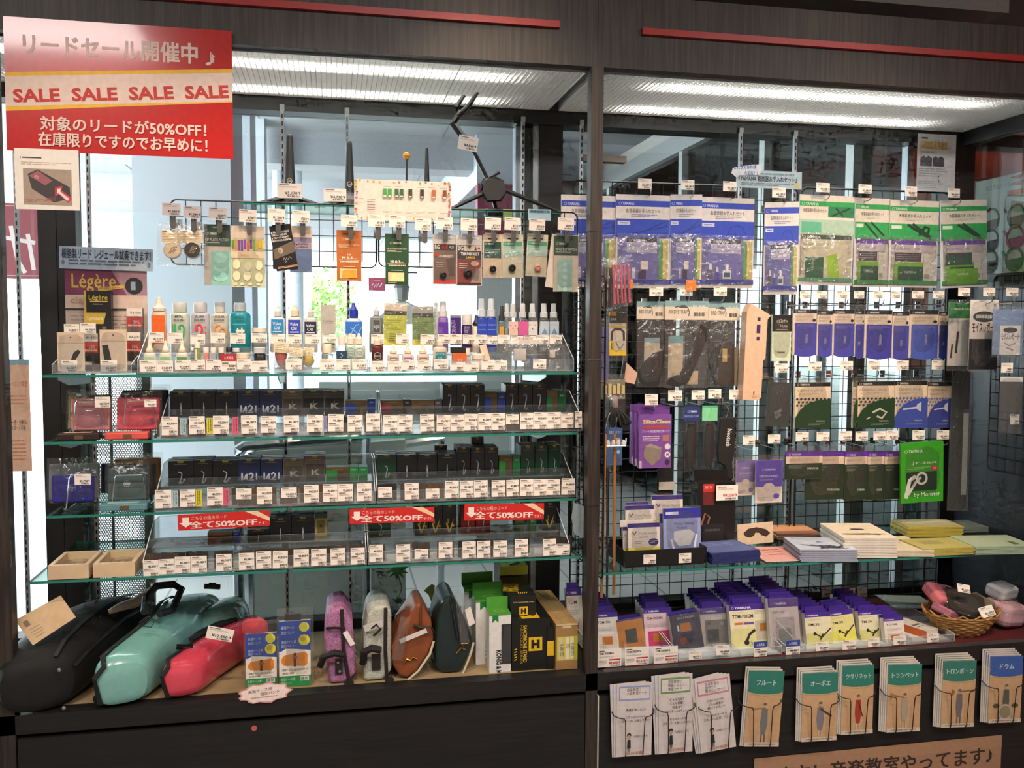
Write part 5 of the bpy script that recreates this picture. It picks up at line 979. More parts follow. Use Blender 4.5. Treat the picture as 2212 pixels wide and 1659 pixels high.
for row, Yt, l in ((R2, .1085, ((389, 904, 401.5, 939, 'a9c3c9', '3a4a50', 'pale blue'), (446.6, 903, 459.4, 937, 'd9cf3a', '4a4412', 'yellow'), (501.5, 901, 515, 937, 'd9607a', '5a1f2c', 'pink'), (697.5, 899, 707, 933, 'a9a8cf', '3a3a5c', 'lavender'))), (R3, .1085, ((371.6, 1060, 385, 1096, 'a9c3c9', '3a4a50', 'pale blue'), (423, 1057.5, 436, 1094, 'd9cf3a', '4a4412', 'yellow'), (482, 1055.5, 494.8, 1092, 'd9607a', '5a1f2c', 'pink')))):
    for q_ in l: strip(row, *q_[:4], Yt, *q_[4:])
def a_half(A): A.poly([(73, 0), (86, 0), (100, 45), (100, 70)], 'e9c7a6').poly([(5, 20), (12, 20), (12, 52), (16, 52), (8.5, 82), (1.5, 52), (5, 52)], 'f3e2dc').t(15, 38, 20, 'こちらの段のリード', 'f0cfc6', w=38, bold=.015).t(13, 88, 34, '全て50%OFF', 'f3dcd4', w=72, bold=.04).t(87, 88, 16, 'です！', 'f0cfc6', w=9, bold=.02)
for i, (x0, y0, x1, y1, tl) in enumerate(((384, 1107, 582.5, 1141, -.02), (755, 1097, 938, 1129, .01), (1003, 1088, 1175, 1123, .02))):
    banner('half_price_sign', 'red half price sign hanging under the third shelf, %s from the left' % ORD[i], 'sign', x0, y0, x1, y1, .092, M('c9251f', .3, coat=.5), a_half, 'red half price signs', .0012, tl)
finish_boxes()
# ---------------------------------------------------------------- pouches on wire easels at the left
def easel(label, x0, y0, x1, y1, Y, z):
    X0, X1, Z0, Z1 = rectY(x0, y0, x1, y1, Y); w, h = X1-X0, Z1-z; e = thing('wire_easel', label, 'stand', ((X0+X1)/2, Y, z)); k = .82
    MB().tube([(-w/2, 0, .004), (-w/2*k, .012, h*.93), (-w/2*k*.9, .012, h), (w/2*k*.9, .012, h), (w/2*k, .012, h*.93), (w/2, 0, .004), (w/2, .11, .004), (-w/2, .11, .004)], .0022, CHROME, 6, closed=True).build('wire', e)
    for s_ in (-1, 1): MB().lathe([(.002, 0), (.006, .003), (.006, .009), (.002, .012)], CHROME, 10, (s_*w/2, -.002, -.002)).build('ball_foot', e, True)
    return e
def pouch(label, x0, y0, x1, y1, Y, col, film=True, mark=None, th=.02, z0=None, tc=None, fold=None, lean=.12):
    X0, X1, Z0, Z1 = rectY(x0, y0, x1, y1, Y); z0 = z0 or Z0; w, h = X1-X0, Z1-z0; e = thing('reed_case_pouch', label, 'pouch', ((X0+X1)/2, Y, z0), 'reed case pouches', rx=-lean)
    b = MB().box(-w/2, w/2, 0, th, 0, h, M(col, .6, bump=.15)); o = b.build('case', e); m_ = o.modifiers.new('bevel', 'BEVEL'); m_.width = .004; m_.segments = 2
    A = Art(w, h, None, -.0005)
    if fold: A.poly([(14, 96), (18, 26), (26, 14), (60, 18), (84, 20), (90, 96)], fold)
    if mark: A.ring(50, 48, 9, 1.6, mark).poly([(40, 48), (50, 42), (60, 48), (50, 54)], mark)
    A.r(0, 99, 1, 100, col); A.build('emblem', e)
    if film: bag(e, -w/2-.008, w/2+.008, -.002, h+.018, -.008, th+.004, FILM)
    return e
zz2, zz3 = ZS[2]+.001, ZS[3]+.001
pouch('rose pink reed case on the left wire easel of the second shelf', 152, 860, 236, 928, .20, 'c97a78', fold='b8737c', z0=zz2+.02); pouch('coral red reed case on the right wire easel of the second shelf', 251, 858, 343, 928, .20, 'd4495a', z0=zz2+.02)
for i, (x0, x1, yt, c_, wd) in enumerate(((146, 238, 853, 'b3a52e', 'yellow edged'), (258, 352, 848, '6a2a38', 'wine red'), (262, 362, 842, '3a2a3a', 'dark plum'))): pouch('%s reed case in film behind the pink easels' % wd, x0, yt, x1, 925, .25+.03*i, c_, z0=zz2+.02)
for lb, x0, y0, x1, y1 in (('left wire easel on the second shelf', 156, 867, 222, 935), ('right wire easel on the second shelf', 264, 866, 336, 936)): easel(lb, x0, y0, x1, y1, .165, zz2)
def flatcase(label, x0, x1, Y0, Y1, z, col, lc, py):
    xa, xb = XY(x0, py, Y0), XY(x1, py, Y0); e = thing('reed_case_pouch', label, 'pouch', ((xa+xb)/2, Y0, z), 'reed case pouches'); w = xb-xa
    o = MB().box(-w/2, w/2, 0, Y1-Y0, 0, .022, M(col, .55, bump=.15)).build('case', e); m_ = o.modifiers.new('bevel', 'BEVEL'); m_.width = .004; m_.segments = 2
    MB().box(-w*.36, w*.3, .01, .035, .0222, .0226, M(lc, .6)).build('label_slip', e); MB().box(-w*.08, w*.12, -.0006, 0, .004, .016, M('6a5038', .4)).build('clasp', e)
flatcase('dark brown leather reed case lying in front of the left easel', 122, 214, .112, .155, zz2, '2b1a14', 'd9b49a', 945); flatcase('coral red reed case lying in front of the right easel', 226, 320, .112, .155, zz2, 'd9554c', 'e39a86', 944)
pouch('royal blue reed case on the left wire easel of the third shelf', 110, 1026, 201, 1093, .20, '2a2590', mark='8f8fc8', z0=zz3+.02); pouch('slate green reed case on the right wire easel of the third shelf', 231, 1012, 315, 1089, .20, '45595c', mark='b4c2c2', z0=zz3+.02)
for i, (x0, x1, yt, c_, wd) in enumerate(((104, 212, 1002, '7a8488', 'grey'), (236, 334, 1003, '3a2f33', 'dark brown'), (246, 345, 990, 'b9762a', 'orange'), (216, 336, 1000, '22243a', 'navy'))): pouch('%s reed case in film behind the third shelf easels' % wd, x0, yt, x1, 1085, .25+.03*i, c_, z0=zz3+.02)
for lb, x0, y0, x1, y1 in (('left wire easel on the third shelf', 142, 1029, 214, 1104), ('right wire easel on the third shelf', 240, 1028, 316, 1102)): easel(lb, x0, y0, x1, y1, .16, zz3)
tag('on the reed case easels', 161, 1024, 196, 1047, .15, '2,750'); tag('on the reed case easels', 205, 857, 238, 880, .15, '2,750'); tag('on the reed case easels', 312, 863, 338, 879, .15, '2,750')
flatcase('pale teal flat reed case under the slate green one', 214, 318, .13, .19, zz3, '5f8e96', 'a9c6ca', 1096)
# wooden trays with loose reeds on the lowest shelf
for i, (x0, x1, wd) in enumerate(((104, 192, 'left'), (201.5, 292, 'right'))):
    xa, xb = XY(x0, 1254, .056), XY(x1, 1254, .056); w = (xb-xa)/2; e = thing('wooden_tray', '%s pale wooden tray of loose items on the lowest shelf' % wd, 'tray', ((xa+xb)/2, .056, ZS[4]+.001), 'pale wooden trays'); D = .17; WD = M('d9bd98', .6, scale=30)
    for nm, bx in (('base', (-w, w, 0, D, 0, .006)), ('front', (-w, w, 0, .012, .006, .042)), ('back', (-w, w, D-.012, D, .006, .042)), ('side', (-w, -w+.012, .012, D-.012, .006, .042)), ('side', (w-.012, w, .012, D-.012, .006, .042))): MB().box(*bx, WD).build(nm, e)
    e2 = thing('reed_sleeves', 'clear sleeves lying in the %s wooden tray' % wd, 'sleeves', ((xa+xb)/2, .056, ZS[4]+.0075)); bag(e2, -w+.016, w-.016, -.012, .012, -.06, .06, FILMX); o = e2.children[0]; o.location = (0, .085, .014); o.scale = (1, 1, .9)
    MB().box(-.04, .05, .06, .08, .0, .005, M('3a332c', .5)).build('reed_blade', e2)
# ================================================================ GOODS ON THE PLINTH OF THE LEFT BAY
ZG = ZB+.0015
sheet_ = MB().box(-.88, .78, .055, .575, ZB, ZB+.001, M('a08a66', .7, scale=8, var=.2)); put(sheet_.build('kraft_sheet'), 'brown paper sheet lining the plinth of the left bay', 'sheet')
def G(px, py, z=None): return PZ(px, py, z or ZG)
def loft(name, secs, m, parent, n=20, p=3.2, y_up=True):
    """rounded body through sections (x, y, z0, half width, height, heading)"""
    b = MB(); vs = []
    for x, y, z0, hw, h, a in secs:
        ca, sa = math.cos(a), math.sin(a)
        for k in range(n):
            t = 2*PI*k/n; u = abs(math.cos(t))**(2/p)*(1 if math.cos(t) >= 0 else -1); v = abs(math.sin(t))**(2/p)*(1 if math.sin(t) >= 0 else -1)
            vs.append((x+u*hw*ca, y+u*hw*sa, z0+h/2+v*h/2))
    fs = []; N = len(secs)
    for i in range(N-1):
        for k in range(n): fs.append((i*n+k, (i+1)*n+k, (i+1)*n+(k+1) % n, i*n+(k+1) % n))
    fs.append(tuple(range(n))); fs.append(tuple((N-1)*n+k for k in reversed(range(n))))
    b.add(vs, fs, m); o = b.build(name, parent, True); sub = o.modifiers.new('sub', 'SUBSURF'); sub.levels = 1; sub.render_levels = 1
    return o
def secline(secs, t):
    """points along the ridge of a loft at angle t round the section"""
    out = []
    for x, y, z0, hw, h, a in secs:
        u = abs(math.cos(t))**(2/3.2)*(1 if math.cos(t) >= 0 else -1); v = abs(math.sin(t))**(2/3.2)*(1 if math.sin(t) >= 0 else -1)
        out.append(Vector((x+u*hw*1.015*math.cos(a), y+u*hw*1.015*math.sin(a), z0+h/2+v*h/2*1.015)))
    return out
def ribbon(pts, w, m, name, parent, nrm=Vector((0, -.6, .8))):
    b = MB(); vs = []; fs = []
    for i, p in enumerate(pts):
        t = (pts[min(i+1, len(pts)-1)]-pts[max(i-1, 0)]).normalized(); s_ = t.cross(nrm)
        s_ = s_.normalized() if s_.length > .01 else Vector((1, 0, 0)); k = nrm.normalized()*.0035
        vs += [p-s_*w/2, p-s_*w/2+k, p+s_*w/2+k, p+s_*w/2]
    for i in range(len(pts)-1):
        for k in range(4): fs.append((4*i+k, 4*i+(k+1) % 4, 4*i+4+(k+1) % 4, 4*i+4+k))
    fs += [(0, 1, 2, 3), (4*len(pts)-1, 4*len(pts)-2, 4*len(pts)-3, 4*len(pts)-4)]
    return b.add(vs, fs, m).build(name, parent)
# big black soft case
BLK = M('121212', .75, bump=.2); e = thing('instrument_bag', 'large black soft instrument bag lying at the left end of the plinth', 'bag', (0, 0, 0))
S1 = [(XY(px_, 1480, y_), y_, ZG+dz, hw, h, a_) for px_, y_, dz, hw, h, a_ in ((78, -.010, .03, .05, .10, .35), (80, .0, 0, .10, .16, .35), (92, .05, 0, .125, .19, .35), (128, .16, 0, .135, .205, .30), (180, .30, 0, .13, .215, .25), (228, .42, 0, .12, .21, .2), (262, .52, 0, .11, .19, .2), (268, .548, .02, .06, .12, .2))]
loft('body', S1, BLK, e, p=2.8)
ribbon(secline(S1[1:-1], 1.25), .012, M('26272a', .6), 'zip', e)
ribbon(secline(S1[1:-1], .35), .010, M('1f2023', .5), 'zip', e, Vector((.7, -.5, .5)))
for i, (px, py) in enumerate(((128, 1447), (138, 1529))): MB().lathe([(.006, 0), (.0055, .003), (.002, .005)], STEEL, 10).xf(Matrix.Translation(PY(px, py, .0)) @ Matrix.Rotation(PI/2, 4, 'X')).build('stud', e, True)
p = PY(290, 1302, .30); MB().tube([PY(235, 1322, .26), PY(262, 1310, .27), p, PY(318, 1284, .34), PY(345, 1262, .40)], [.008, .014, .017, .016, .009], M('b9aa9c', .6), 10).build('handle_wrap', e, True)
MB().lathe([(.003, 0), (.004, .004)], GOLD, 8).xf(Matrix.Translation(PY(215, 1334, .24))).build('buckle', e)
cd = [PY(x, y, .10+.0*y) for x, y in ((32, 1340), (131, 1286), (164, 1333), (71, 1394))]
e2 = thing('folded_card', 'folded cream card resting on the black instrument bag', 'card', (0, 0, 0)); CARD = M('d9b78e', .65)
cd = [PY(32, 1340, .08), PY(131, 1286, .10), PY(164, 1333, .055), PY(71, 1394, .035)]
b = MB(); nn = (cd[1]-cd[0]).cross(cd[3]-cd[0]).normalized()*.0012; b.add([c_ for c_ in cd]+[c_+nn for c_ in cd], [(0, 1, 2, 3), (7, 6, 5, 4), (0, 4, 5, 1), (1, 5, 6, 2), (2, 6, 7, 3), (3, 7, 4, 0)], CARD); b.build('leaf', e2)
def on(u, v): return cd[0]+(cd[1]-cd[0])*u+(cd[3]-cd[0])*v+Vector((0, -.0016, .0008))
MB().quad(on(.10, .18), on(.10, .38), on(.2, .38), on(.2, .18), M('8a7660', .6)).build('stamp', e2)
for k in range(4): MB().quad(on(.12, .5+.1*k), on(.12, .53+.1*k), on(.7, .53+.1*k), on(.7, .5+.1*k), M('b39a78', .6)).build('text_line', e2)
e2 = thing('clear_sleeve', 'crumpled clear plastic sleeve on top of the black bag', 'sleeve', PY(292, 1268, .42)); bag(e2, -.07, .07, -.02, .03, -.05, .05, FILMX)
# teal alto case
TEAL = M('7fb8b0', .18, coat=.6, var=.03); e = thing('saxophone_case', 'glossy pale teal hard case shaped for an alto saxophone', 'case', (0, 0, 0))
g0, g1, g2, g3 = G(268, 1528), G(330, 1440), G(395, 1362), G(440, 1320)
def sec(px, py, y, hw, h, a): q = PY(px, py, y); return (q.x, y, ZG, hw, h, a)
a_ = .55
S2 = [(XY(px_, 1480, y_), y_, ZG+dz, hw, h, a_) for px_, y_, dz, hw, h, a_ in ((262, -.006, .03, .03, .06, .3), (264, .002, .008, .074, .125, .3), (268, .03, .0, .088, .158, .32), (296, .10, 0, .088, .168, .4), (340, .19, 0, .092, .185, .45), (378, .27, 0, .105, .205, .45), (402, .35, 0, .115, .222, .4), (416, .43, 0, .11, .21, .3), (424, .50, 0, .08, .18, .2), (426, .52, .03, .03, .1, .2))]
loft('shell', S2, TEAL, e)
S3 = [(XY(px_, 1300, y_), y_, ZG+dz, hw, h, a_) for px_, y_, dz, hw, h, a_ in ((430, .36, .05, .05, .11, 1.2), (462, .37, .03, .075, .16, 1.25), (490, .38, .02, .085, .18, 1.3), (514, .385, .02, .08, .175, 1.35), (530, .388, .03, .055, .13, 1.35), (537, .39, .06, .02, .06, 1.35))]
loft('bell_lobe', S3, TEAL, e)
NYL = M('1d2124', .6)
ribbon(secline(S2[1:2], -2.3)+secline(S2[1:2], 2.9)+secline(S2[1:-1], 2.05), .017, NYL, 'zip', e, Vector((-.35, -.55, .75)))
MB().tube([PY(312, 1322, .13), PY(316, 1290, .20), PY(335, 1266, .27), PY(375, 1262, .32), PY(392, 1272, .33), PY(372, 1318, .22), PY(345, 1326, .15)], .012, NYL, 8).build('handle', e, True)
for px, py, y in ((272, 1421, .06), (458, 1268, .34)):
    q_ = PY(px, py, y); b = MB().box(-.026, .026, -.006, .006, -.004, .008, M('1a1b1d', .3)).box(-.012, .012, -.010, .008, .0, .012, M('2a2c30', .3)); o = b.build('clasp', e); o.location = q_; o.rotation_euler = (.5, .15, .2)
q_ = PY(211, 1510, -.004); MB().lathe([(.010, -.004), (.013, 0), (.011, .003), (.004, .004)], M('15171a', .25, .3), 14, sy=1.2).xf(Matrix.Translation(q_) @ Matrix.Rotation(PI/2, 4, 'X')).build('ring_mount', e, True)
MB().tube([PY(300+d_, 1345+dy, .10) for d_, dy in ((0, 0), (20, -14), (34, -2), (26, 10), (8, 8), (30, -8), (45, 0))], .0016, NYL, 5).build('tag_cord', e)
# pink case
PNK = M('d9485c', .2, coat=.6, var=.03); e = thing('saxophone_case', 'glossy coral pink hard case beside the teal one', 'case', (0, 0, 0))
S4 = [(XY(px_, 1450, y_), y_, ZG+dz, hw, h, a_) for px_, y_, dz, hw, h, a_ in ((392, .024, .03, .02, .05, .2), (394, .032, .006, .058, .100, .2), (400, .06, 0, .072, .124, .3), (434, .14, 0, .073, .130, .45), (474, .23, 0, .074, .136, .5), (510, .32, 0, .074, .140, .5), (535, .40, 0, .07, .135, .4), (545, .43, .02, .03, .08, .3))]
loft('shell', S4, PNK, e); ribbon(secline(S4[1:2], -2.2)+secline(S4[1:2], 2.9)+secline(S4[1:-1], 2.1), .014, NYL, 'zip', e, Vector((-.35, -.55, .75)))
q_ = PY(358, 1482, .027); MB().lathe([(.010, -.004), (.013, 0), (.011, .003), (.004, .004)], M('15171a', .25, .3), 14, sy=1.2).xf(Matrix.Translation(q_) @ Matrix.Rotation(PI/2, 4, 'X')).build('ring_mount', e, True)
MB().tube([PY(412, 1382, .16), PY(430, 1370, .20), PY(470, 1350, .26), PY(510, 1338, .32)], [.008, .012, .012, .008], NYL, 8).build('handle', e, True)
q_ = PY(398, 1399, .11); o = MB().box(-.024, .024, -.006, .006, -.003, .008, M('1a1b1d', .3)).build('clasp', e); o.location = q_; o.rotation_euler = (.4, .2, .3)
tag('hanging on the coral pink case', 446, 1356, 504, 1383, .07, '17,600', tilt=.25)
# two supporter packs
def a_sup(A):
    A.r(0, 0, 100, 48, '2b4ba6').t(8, 12, 4, '楽器ケース', 'c9d4ee', w=40).t(8, 20, 4, '固定バンド', 'c9d4ee', w=40).c(80, 10, 16, 'd9d43a').t(8, 34, 4, '楽器ケース用', 'c9d4ee', w=46).t(8, 40, 4, '固定ベルト', 'c9d4ee', w=40).c(80, 30, 18, 'd9d43a').c(76, 28, 9, 'b9a53a').poly([(8, 46), (20, 42), (50, 43), (100, 46), (100, 84), (0, 84), (0, 46)], 'e9e2d6')
    A.poly([(8, 58), (16, 52), (84, 48), (90, 52), (90, 66), (84, 70), (16, 68), (8, 64)], 'd9822a').r(46, 49, 54, 70, '4a2f22').r(42, 54, 58, 58, '8a5a3a').t(10, 76, 3, '楽器ケースに取り付けるだけ', '4a4642', w=80).r(54, 78, 86, 81, 'd8c3b4').t(10, 81, 2.6, '本体付属', '6a645e', w=36).r(0, 84, 100, 100, '2a8a4a').t(6, 91, 4, '楽器ケース用', 'bfe0c8', w=44).t(6, 96, 3, '固定バンド', 'bfe0c8', w=34).r(66, 85, 94, 92, 'd9ddd4').bars(68, 86, 92, 91, '3a3a38', 10)
def ex_sup(e, w, h): MB().box(-w*.3, w*.2, .004, .014, -.002, .018, M('1c1d24', .6)).build('strap', e)
def ex_sup2(e, w, h): MB().lathe([(w*.1, -.02), (w*.42, 0), (w*.42, .03), (w*.25, .045)], M('c9404c', .5), 14, (-.02, .012, 0), sy=.3).build('red_pouch', e, True)
for lb, x0, x1, y0, y1, ex in (('left clear pack of orange case straps in front of the pink case', 531, 598, 1368, 1481, ex_sup2), ('right clear pack of orange case straps on the plinth', 603, 671, 1341, 1479, ex_sup)):
    g = G((x0+x1)/2, y1); e = pack('case_strap_pack', lb, 'pack', x0, y0, x1, y1, g.y, M('e6e0d6', .5), a_sup, th=.012, film=FILM, fp=(.006, .010, .001, .04), extra=ex, rx=-.05)
e = thing('speech_card', 'pink cloud shaped note card on the plinth edge', 'card', PY(572, 1497, -.004)); pts = []
for k in range(28): a = 2*PI*k/28; rr_ = 1+.10*math.cos(9*a); pts.append((.076*rr_*math.cos(a), .029*rr_*math.sin(a)))
MB().prism(pts, 0, .001, M('d99a9a', .6)).build('edge', e); MB().prism([(x*.92, z*.88) for x, z in pts], -.0006, 0, M('f0dcd4', .6)).build('face', e)
A = Art(.12, .036, None, -.0008, None, -.018); A.t(10, 40, 20, '楽器ケース用', '5a4a48', w=58, rot=.06).t(40, 66, 20, '固定バンド', '5a4a48', w=46, rot=.06).lines(16, 76, 80, 92, 1, 'b9a09a', .5); A.build('print', e); e.rotation_euler = (-.1, -.05, 0)
put(MB().prism([(.0085*math.cos(k*PI/8), .0085*math.sin(k*PI/8)) for k in range(16)], -.0006, 0, M('c9605c', .6)).build('round_sticker'), 'small round pink sticker on the plinth front', 'sticker').location = PY(549, 1573, 0)
# four bags
def floral(name, c0, cols, sc):
    m = bpy.data.materials.new(name); m.use_nodes = True; nt = m.node_tree; b = nt.nodes['Principled BSDF']; tc = nt.nodes.new('ShaderNodeTexCoord'); v = nt.nodes.new('ShaderNodeTexVoronoi'); v.inputs['Scale'].default_value = sc; n = nt.nodes.new('ShaderNodeTexNoise'); n.inputs['Scale'].default_value = sc*.6; n.inputs['Detail'].default_value = 4
    mx = nt.nodes.new('ShaderNodeMixRGB'); mx.inputs[0].default_value = .35; nt.links.new(tc.outputs['Object'], n.inputs['Vector']); nt.links.new(tc.outputs['Object'], mx.inputs[1]); nt.links.new(n.outputs['Color'], mx.inputs[2]); nt.links.new(mx.outputs[0], v.inputs['Vector'])
    rp = nt.nodes.new('ShaderNodeValToRGB'); el = rp.color_ramp.elements; el[0].position = 0; el[0].color = tuple(lin(x) for x in hexc(cols[0]))+(1,); el[1].position = .75; el[1].color = tuple(lin(x) for x in hexc(c0))+(1,)
    for i, c_ in enumerate(cols[1:]): q_ = el.new(.18+.16*i); q_.color = tuple(lin(x) for x in hexc(c_))+(1,)
    nt.links.new(v.outputs['Distance'], rp.inputs['Fac']); nt.links.new(rp.outputs['Color'], b.inputs['Base Color']); b.inputs['Roughness'].default_value = .7
    return m
FLP = floral('pink_floral', 'b888b0', ('8a2f6a', '7a3a60', 'a5608c'), 55); FLW = floral('white_floral', 'c9cabd', ('a06a86', '6f7f62', 'b9bdae'), 55)
def clutch(label, pts_px, Y, dep, m, lean, band, metal=True, piping=None):
    g = PY(*pts_px[0], Y); e = thing('instrument_bag', label, 'bag', (0, Y, ZG), 'bags on the plinth'); P_ = [(PY(x, y, Y).x, max(.002, PY(x, y, Y).z-ZG)) for x, y in pts_px]
    o = MB().prism(P_, 0, dep, m).build('body', e); mo = o.modifiers.new('bevel', 'BEVEL'); mo.width = .012; mo.segments = 3; return e, P_
def tb(e, pts, Y, r, m, nm, dy=-.006): return MB().tube([(PY(x, y, Y).x, dy+d_, PY(x, y, Y).z-ZG) for x, y, d_ in pts], r, m, 7).build(nm, e, True)
LEA = M('2a2422', .5); Yb = .06
e, _ = clutch('pink floral fabric bag with black straps', ((712, 1488), (750, 1480), (770, 1455), (762, 1345), (742, 1312), (720, 1316), (706, 1325), (700, 1380)), Yb, .2, FLP, 0, 0)
tb(e, ((738, 1316, 0), (742, 1400, 0), (755, 1478, 0)), Yb, .006, LEA, 'strap'); MB().box(*[PY(x, 1430, Yb).x for x in (724, 740)], -.006, -.001, PY(730, 1455, Yb).z-ZG, PY(730, 1422, Yb).z-ZG, LEA).build('clasp_plate', e)
tb(e, ((692, 1436, 0), (700, 1412, -.02), (722, 1402, -.03), (740, 1408, -.02)), Yb, .011, M('171616', .6), 'handle'); tb(e, ((705, 1356, 0), (722, 1352, -.012), (745, 1356, 0)), Yb, .004, M('141313', .6), 'cord')
for i, (x, y) in enumerate(((730, 1429), (734, 1448), (754, 1473))): MB().lathe([(.005, 0), (.004, .003)], STEEL, 10).xf(Matrix.Translation((PY(x, y, Yb).x, -.007, PY(x, y, Yb).z-ZG)) @ Matrix.Rotation(PI/2, 4, 'X')).build('stud', e)
MB().lathe([(.015, 0), (.013, .006)], LEA, 14).xf(Matrix.Translation((PY(754, 1475, Yb).x, -.004, PY(754, 1475, Yb).z-ZG)) @ Matrix.Rotation(PI/2, 4, 'X')).build('round_tab', e)
o = MB().box(-.008, .008, 0, .0006, -.05, 0, PAPER).build('paper_tag', e); o.location = (PY(745, 1362, Yb).x, -.012, PY(745, 1362, Yb).z-ZG); o.rotation_euler = (0, -.5, 0)
e, _ = clutch('white floral fabric bag with black straps', ((786, 1476), (828, 1473), (846, 1450), (846, 1320), (833, 1308), (806, 1312), (794, 1330), (786, 1380)), Yb, .2, FLW, 0, 0)
tb(e, ((833, 1312, 0), (832, 1400, 0), (836, 1476, 0)), Yb, .006, LEA, 'strap'); MB().box(*[PY(x, 1430, Yb).x for x in (803, 822)], -.006, -.001, PY(812, 1446, Yb).z-ZG, PY(812, 1412, Yb).z-ZG, LEA).build('clasp_plate', e)
tb(e, ((784, 1430, 0), (786, 1402, -.02), (802, 1392, -.03), (820, 1398, -.02)), Yb, .012, M('1c1a1a', .6), 'handle'); tb(e, ((788, 1362, 0), (806, 1350, -.012), (812, 1344, -.014), (822, 1356, -.01), (806, 1370, -.008)), Yb, .004, M('141313', .6), 'cord')
o = MB().box(-.03, .03, 0, .0006, -.012, .012, PAPER).build('paper_tag', e); o.location = (PY(806, 1348, Yb).x, -.02, PY(806, 1348, Yb).z-ZG); o.rotation_euler = (.3, -.25, 0)
MB().lathe([(.014, 0), (.012, .006)], LEA, 14).xf(Matrix.Translation((PY(842, 1470, Yb).x, -.004, PY(842, 1470, Yb).z-ZG)) @ Matrix.Rotation(PI/2, 4, 'X')).build('round_tab', e)
BRN = M('8a4a26', .4, scale=20, var=.15, coat=.2); CRM = M('d9c9a6', .6)
e, _ = clutch('tan brown leather bag with cream piping', ((880, 1467), (900, 1450), (925, 1412), (937, 1382), (932, 1340), (912, 1303), (900, 1306), (884, 1330), (862, 1362), (846, 1400), (850, 1440), (862, 1460)), Yb, .17, BRN, 0, 0)
tb(e, ((882, 1468, 0), (904, 1449, 0), (929, 1412, 0), (937, 1385, 0)), Yb, .004, CRM, 'piping', -.001); tb(e, ((910, 1304, .01), (908, 1330, .0), (908, 1352, -.003)), Yb, .004, M('5f3318', .5), 'top_seam')
tb(e, ((872, 1432, 0), (878, 1422, 0), (886, 1425, 0), (892, 1418, 0), (900, 1422, 0)), Yb, .003, GOLD, 'buckle'); tb(e, ((893, 1350, 0), (912, 1352, -.01), (930, 1350, -.012), (936, 1362, -.01)), Yb, .004, M('201c1a', .6), 'cord')
o = MB().box(-.05, .04, 0, .0008, -.008, .008, PAPER).build('paper_tag', e); o.location = (PY(895, 1368, Yb).x, -.02, PY(895, 1368, Yb).z-ZG); o.rotation_euler = (.2, -.35, 0)
o = bag(e, -.016, .016, -.07, .07, -.01, .01, FILMX, 4, name='strap_wrap'); o.location = (PY(866, 1376, Yb).x, -.016, PY(866, 1376, Yb).z-ZG); o.rotation_euler = (0, .2, 0)
GRNL = M('1c2b2c', .35, scale=20, coat=.25)
e, _ = clutch('dark green leather bag with cream piping and gold clasp', ((985, 1464), (996, 1462), (1016, 1410), (1024, 1385), (1006, 1340), (985, 1298), (972, 1286), (955, 1300), (943, 1340), (938, 1400), (940, 1440), (958, 1458)), Yb+.02, .19, GRNL, 0, 0)
Yg = Yb+.02
tb(e, ((987, 1465, 0), (997, 1462, 0), (1017, 1412, 0), (1023, 1388, 0)), Yg, .0038, CRM, 'piping', -.001); tb(e, ((972, 1288, .01), (980, 1330, 0), (988, 1380, -.003)), Yg, .005, M('152021', .5), 'top_seam')
tb(e, ((985, 1410, 0), (996, 1398, 0), (1004, 1402, 0), (996, 1388, 0), (1010, 1388, 0), (1012, 1380, 0)), Yg, .003, GOLD, 'buckle')
o = bag(e, -.014, .014, -.09, .08, -.01, .012, FILMX, 4, name='strap_wrap'); o.location = (PY(996, 1330, Yg).x, -.016, PY(996, 1330, Yg).z-ZG); o.rotation_euler = (0, -.12, 0)
o = MB().box(-.012, .012, 0, .0006, -.03, .03, PAPER).build('paper_tag', e); o.location = (PY(1014, 1330, Yg).x, -.01, PY(1014, 1330, Yg).z-ZG); o.rotation_euler = (0, -.3, .4)
# stand cartons
def kmbox(label, x0, x1, ytop, ybot, dep, Y=None, front=True):
    g = G((x0+x1)/2, ybot) if Y is None else None; Y = Y if Y is not None else g.y; X0, X1, _, Z1 = rectY(x0, ytop, x1, ytop+6, Y); w, h = X1-X0, Z1-ZG; e = thing('stand_carton', label, 'box', ((X0+X1)/2, Y, ZG), 'green and white stand cartons')
    MB().box(-w/2, w/2, 0, dep, 0, h, M('e3e2df', .5), top=M('4f9a34', .5)).build('carton', e); MB().box(-w/2, w/2, dep-.001, dep, h, h+.04, M('4f9a34', .5)).build('hang_tab', e)
    A = Art(w, h, None, 0); A.r(0, 0, 100, 3, '4f9a34').poly([(14, 2), (42, 2), (42, 15), (28, 10), (14, 15)], '1f7a3a').t(34, 62, 8, 'KÖNIG & MEYER', '26282a', rot=-PI/2, bold=.04, w=h/w*58); A.r(56, 18, 100, 86, '2c2c2e').poly([(62, 86), (56, 60), (70, 20), (100, 20), (100, 80), (84, 86)], '3d3d40'); A.build('print', e)
    A = Art(w*.5, dep*.4, None, 0); A.ring(50, 50, 40, 6, 'a8c89a'); o = A.build('emblem', e); o.location = (0, dep*.3, h+.0005); o.rotation_euler = (-PI/2, 0, 0); return e
kmbox('green and white stand carton in the front', 1057, 1104, 1326, 1452, .06); kmbox('green and white stand carton in the middle', 1028, 1092, 1296, 1432, .075, Y=.14); kmbox('green and white stand carton at the back', 1003, 1072, 1272, 1400, .07, Y=.24)
HB = M('171715', .4); YL = 'e0b81e'
def hmark(A, x, y, s_): r_ = s_*A.W/A.H; A.r(x-s_/2, y-r_/2, x+s_/2, y+r_/2, YL).t(x, y+r_*.28, r_*.56, 'H', '1a1917', al='c', w=s_*.62, bold=.08)
g = G(1150, 1447); X0, X1, _, Z1 = rectY(1106, 1336, 1188, 1342, g.y); w, h = X1-X0, Z1-ZG
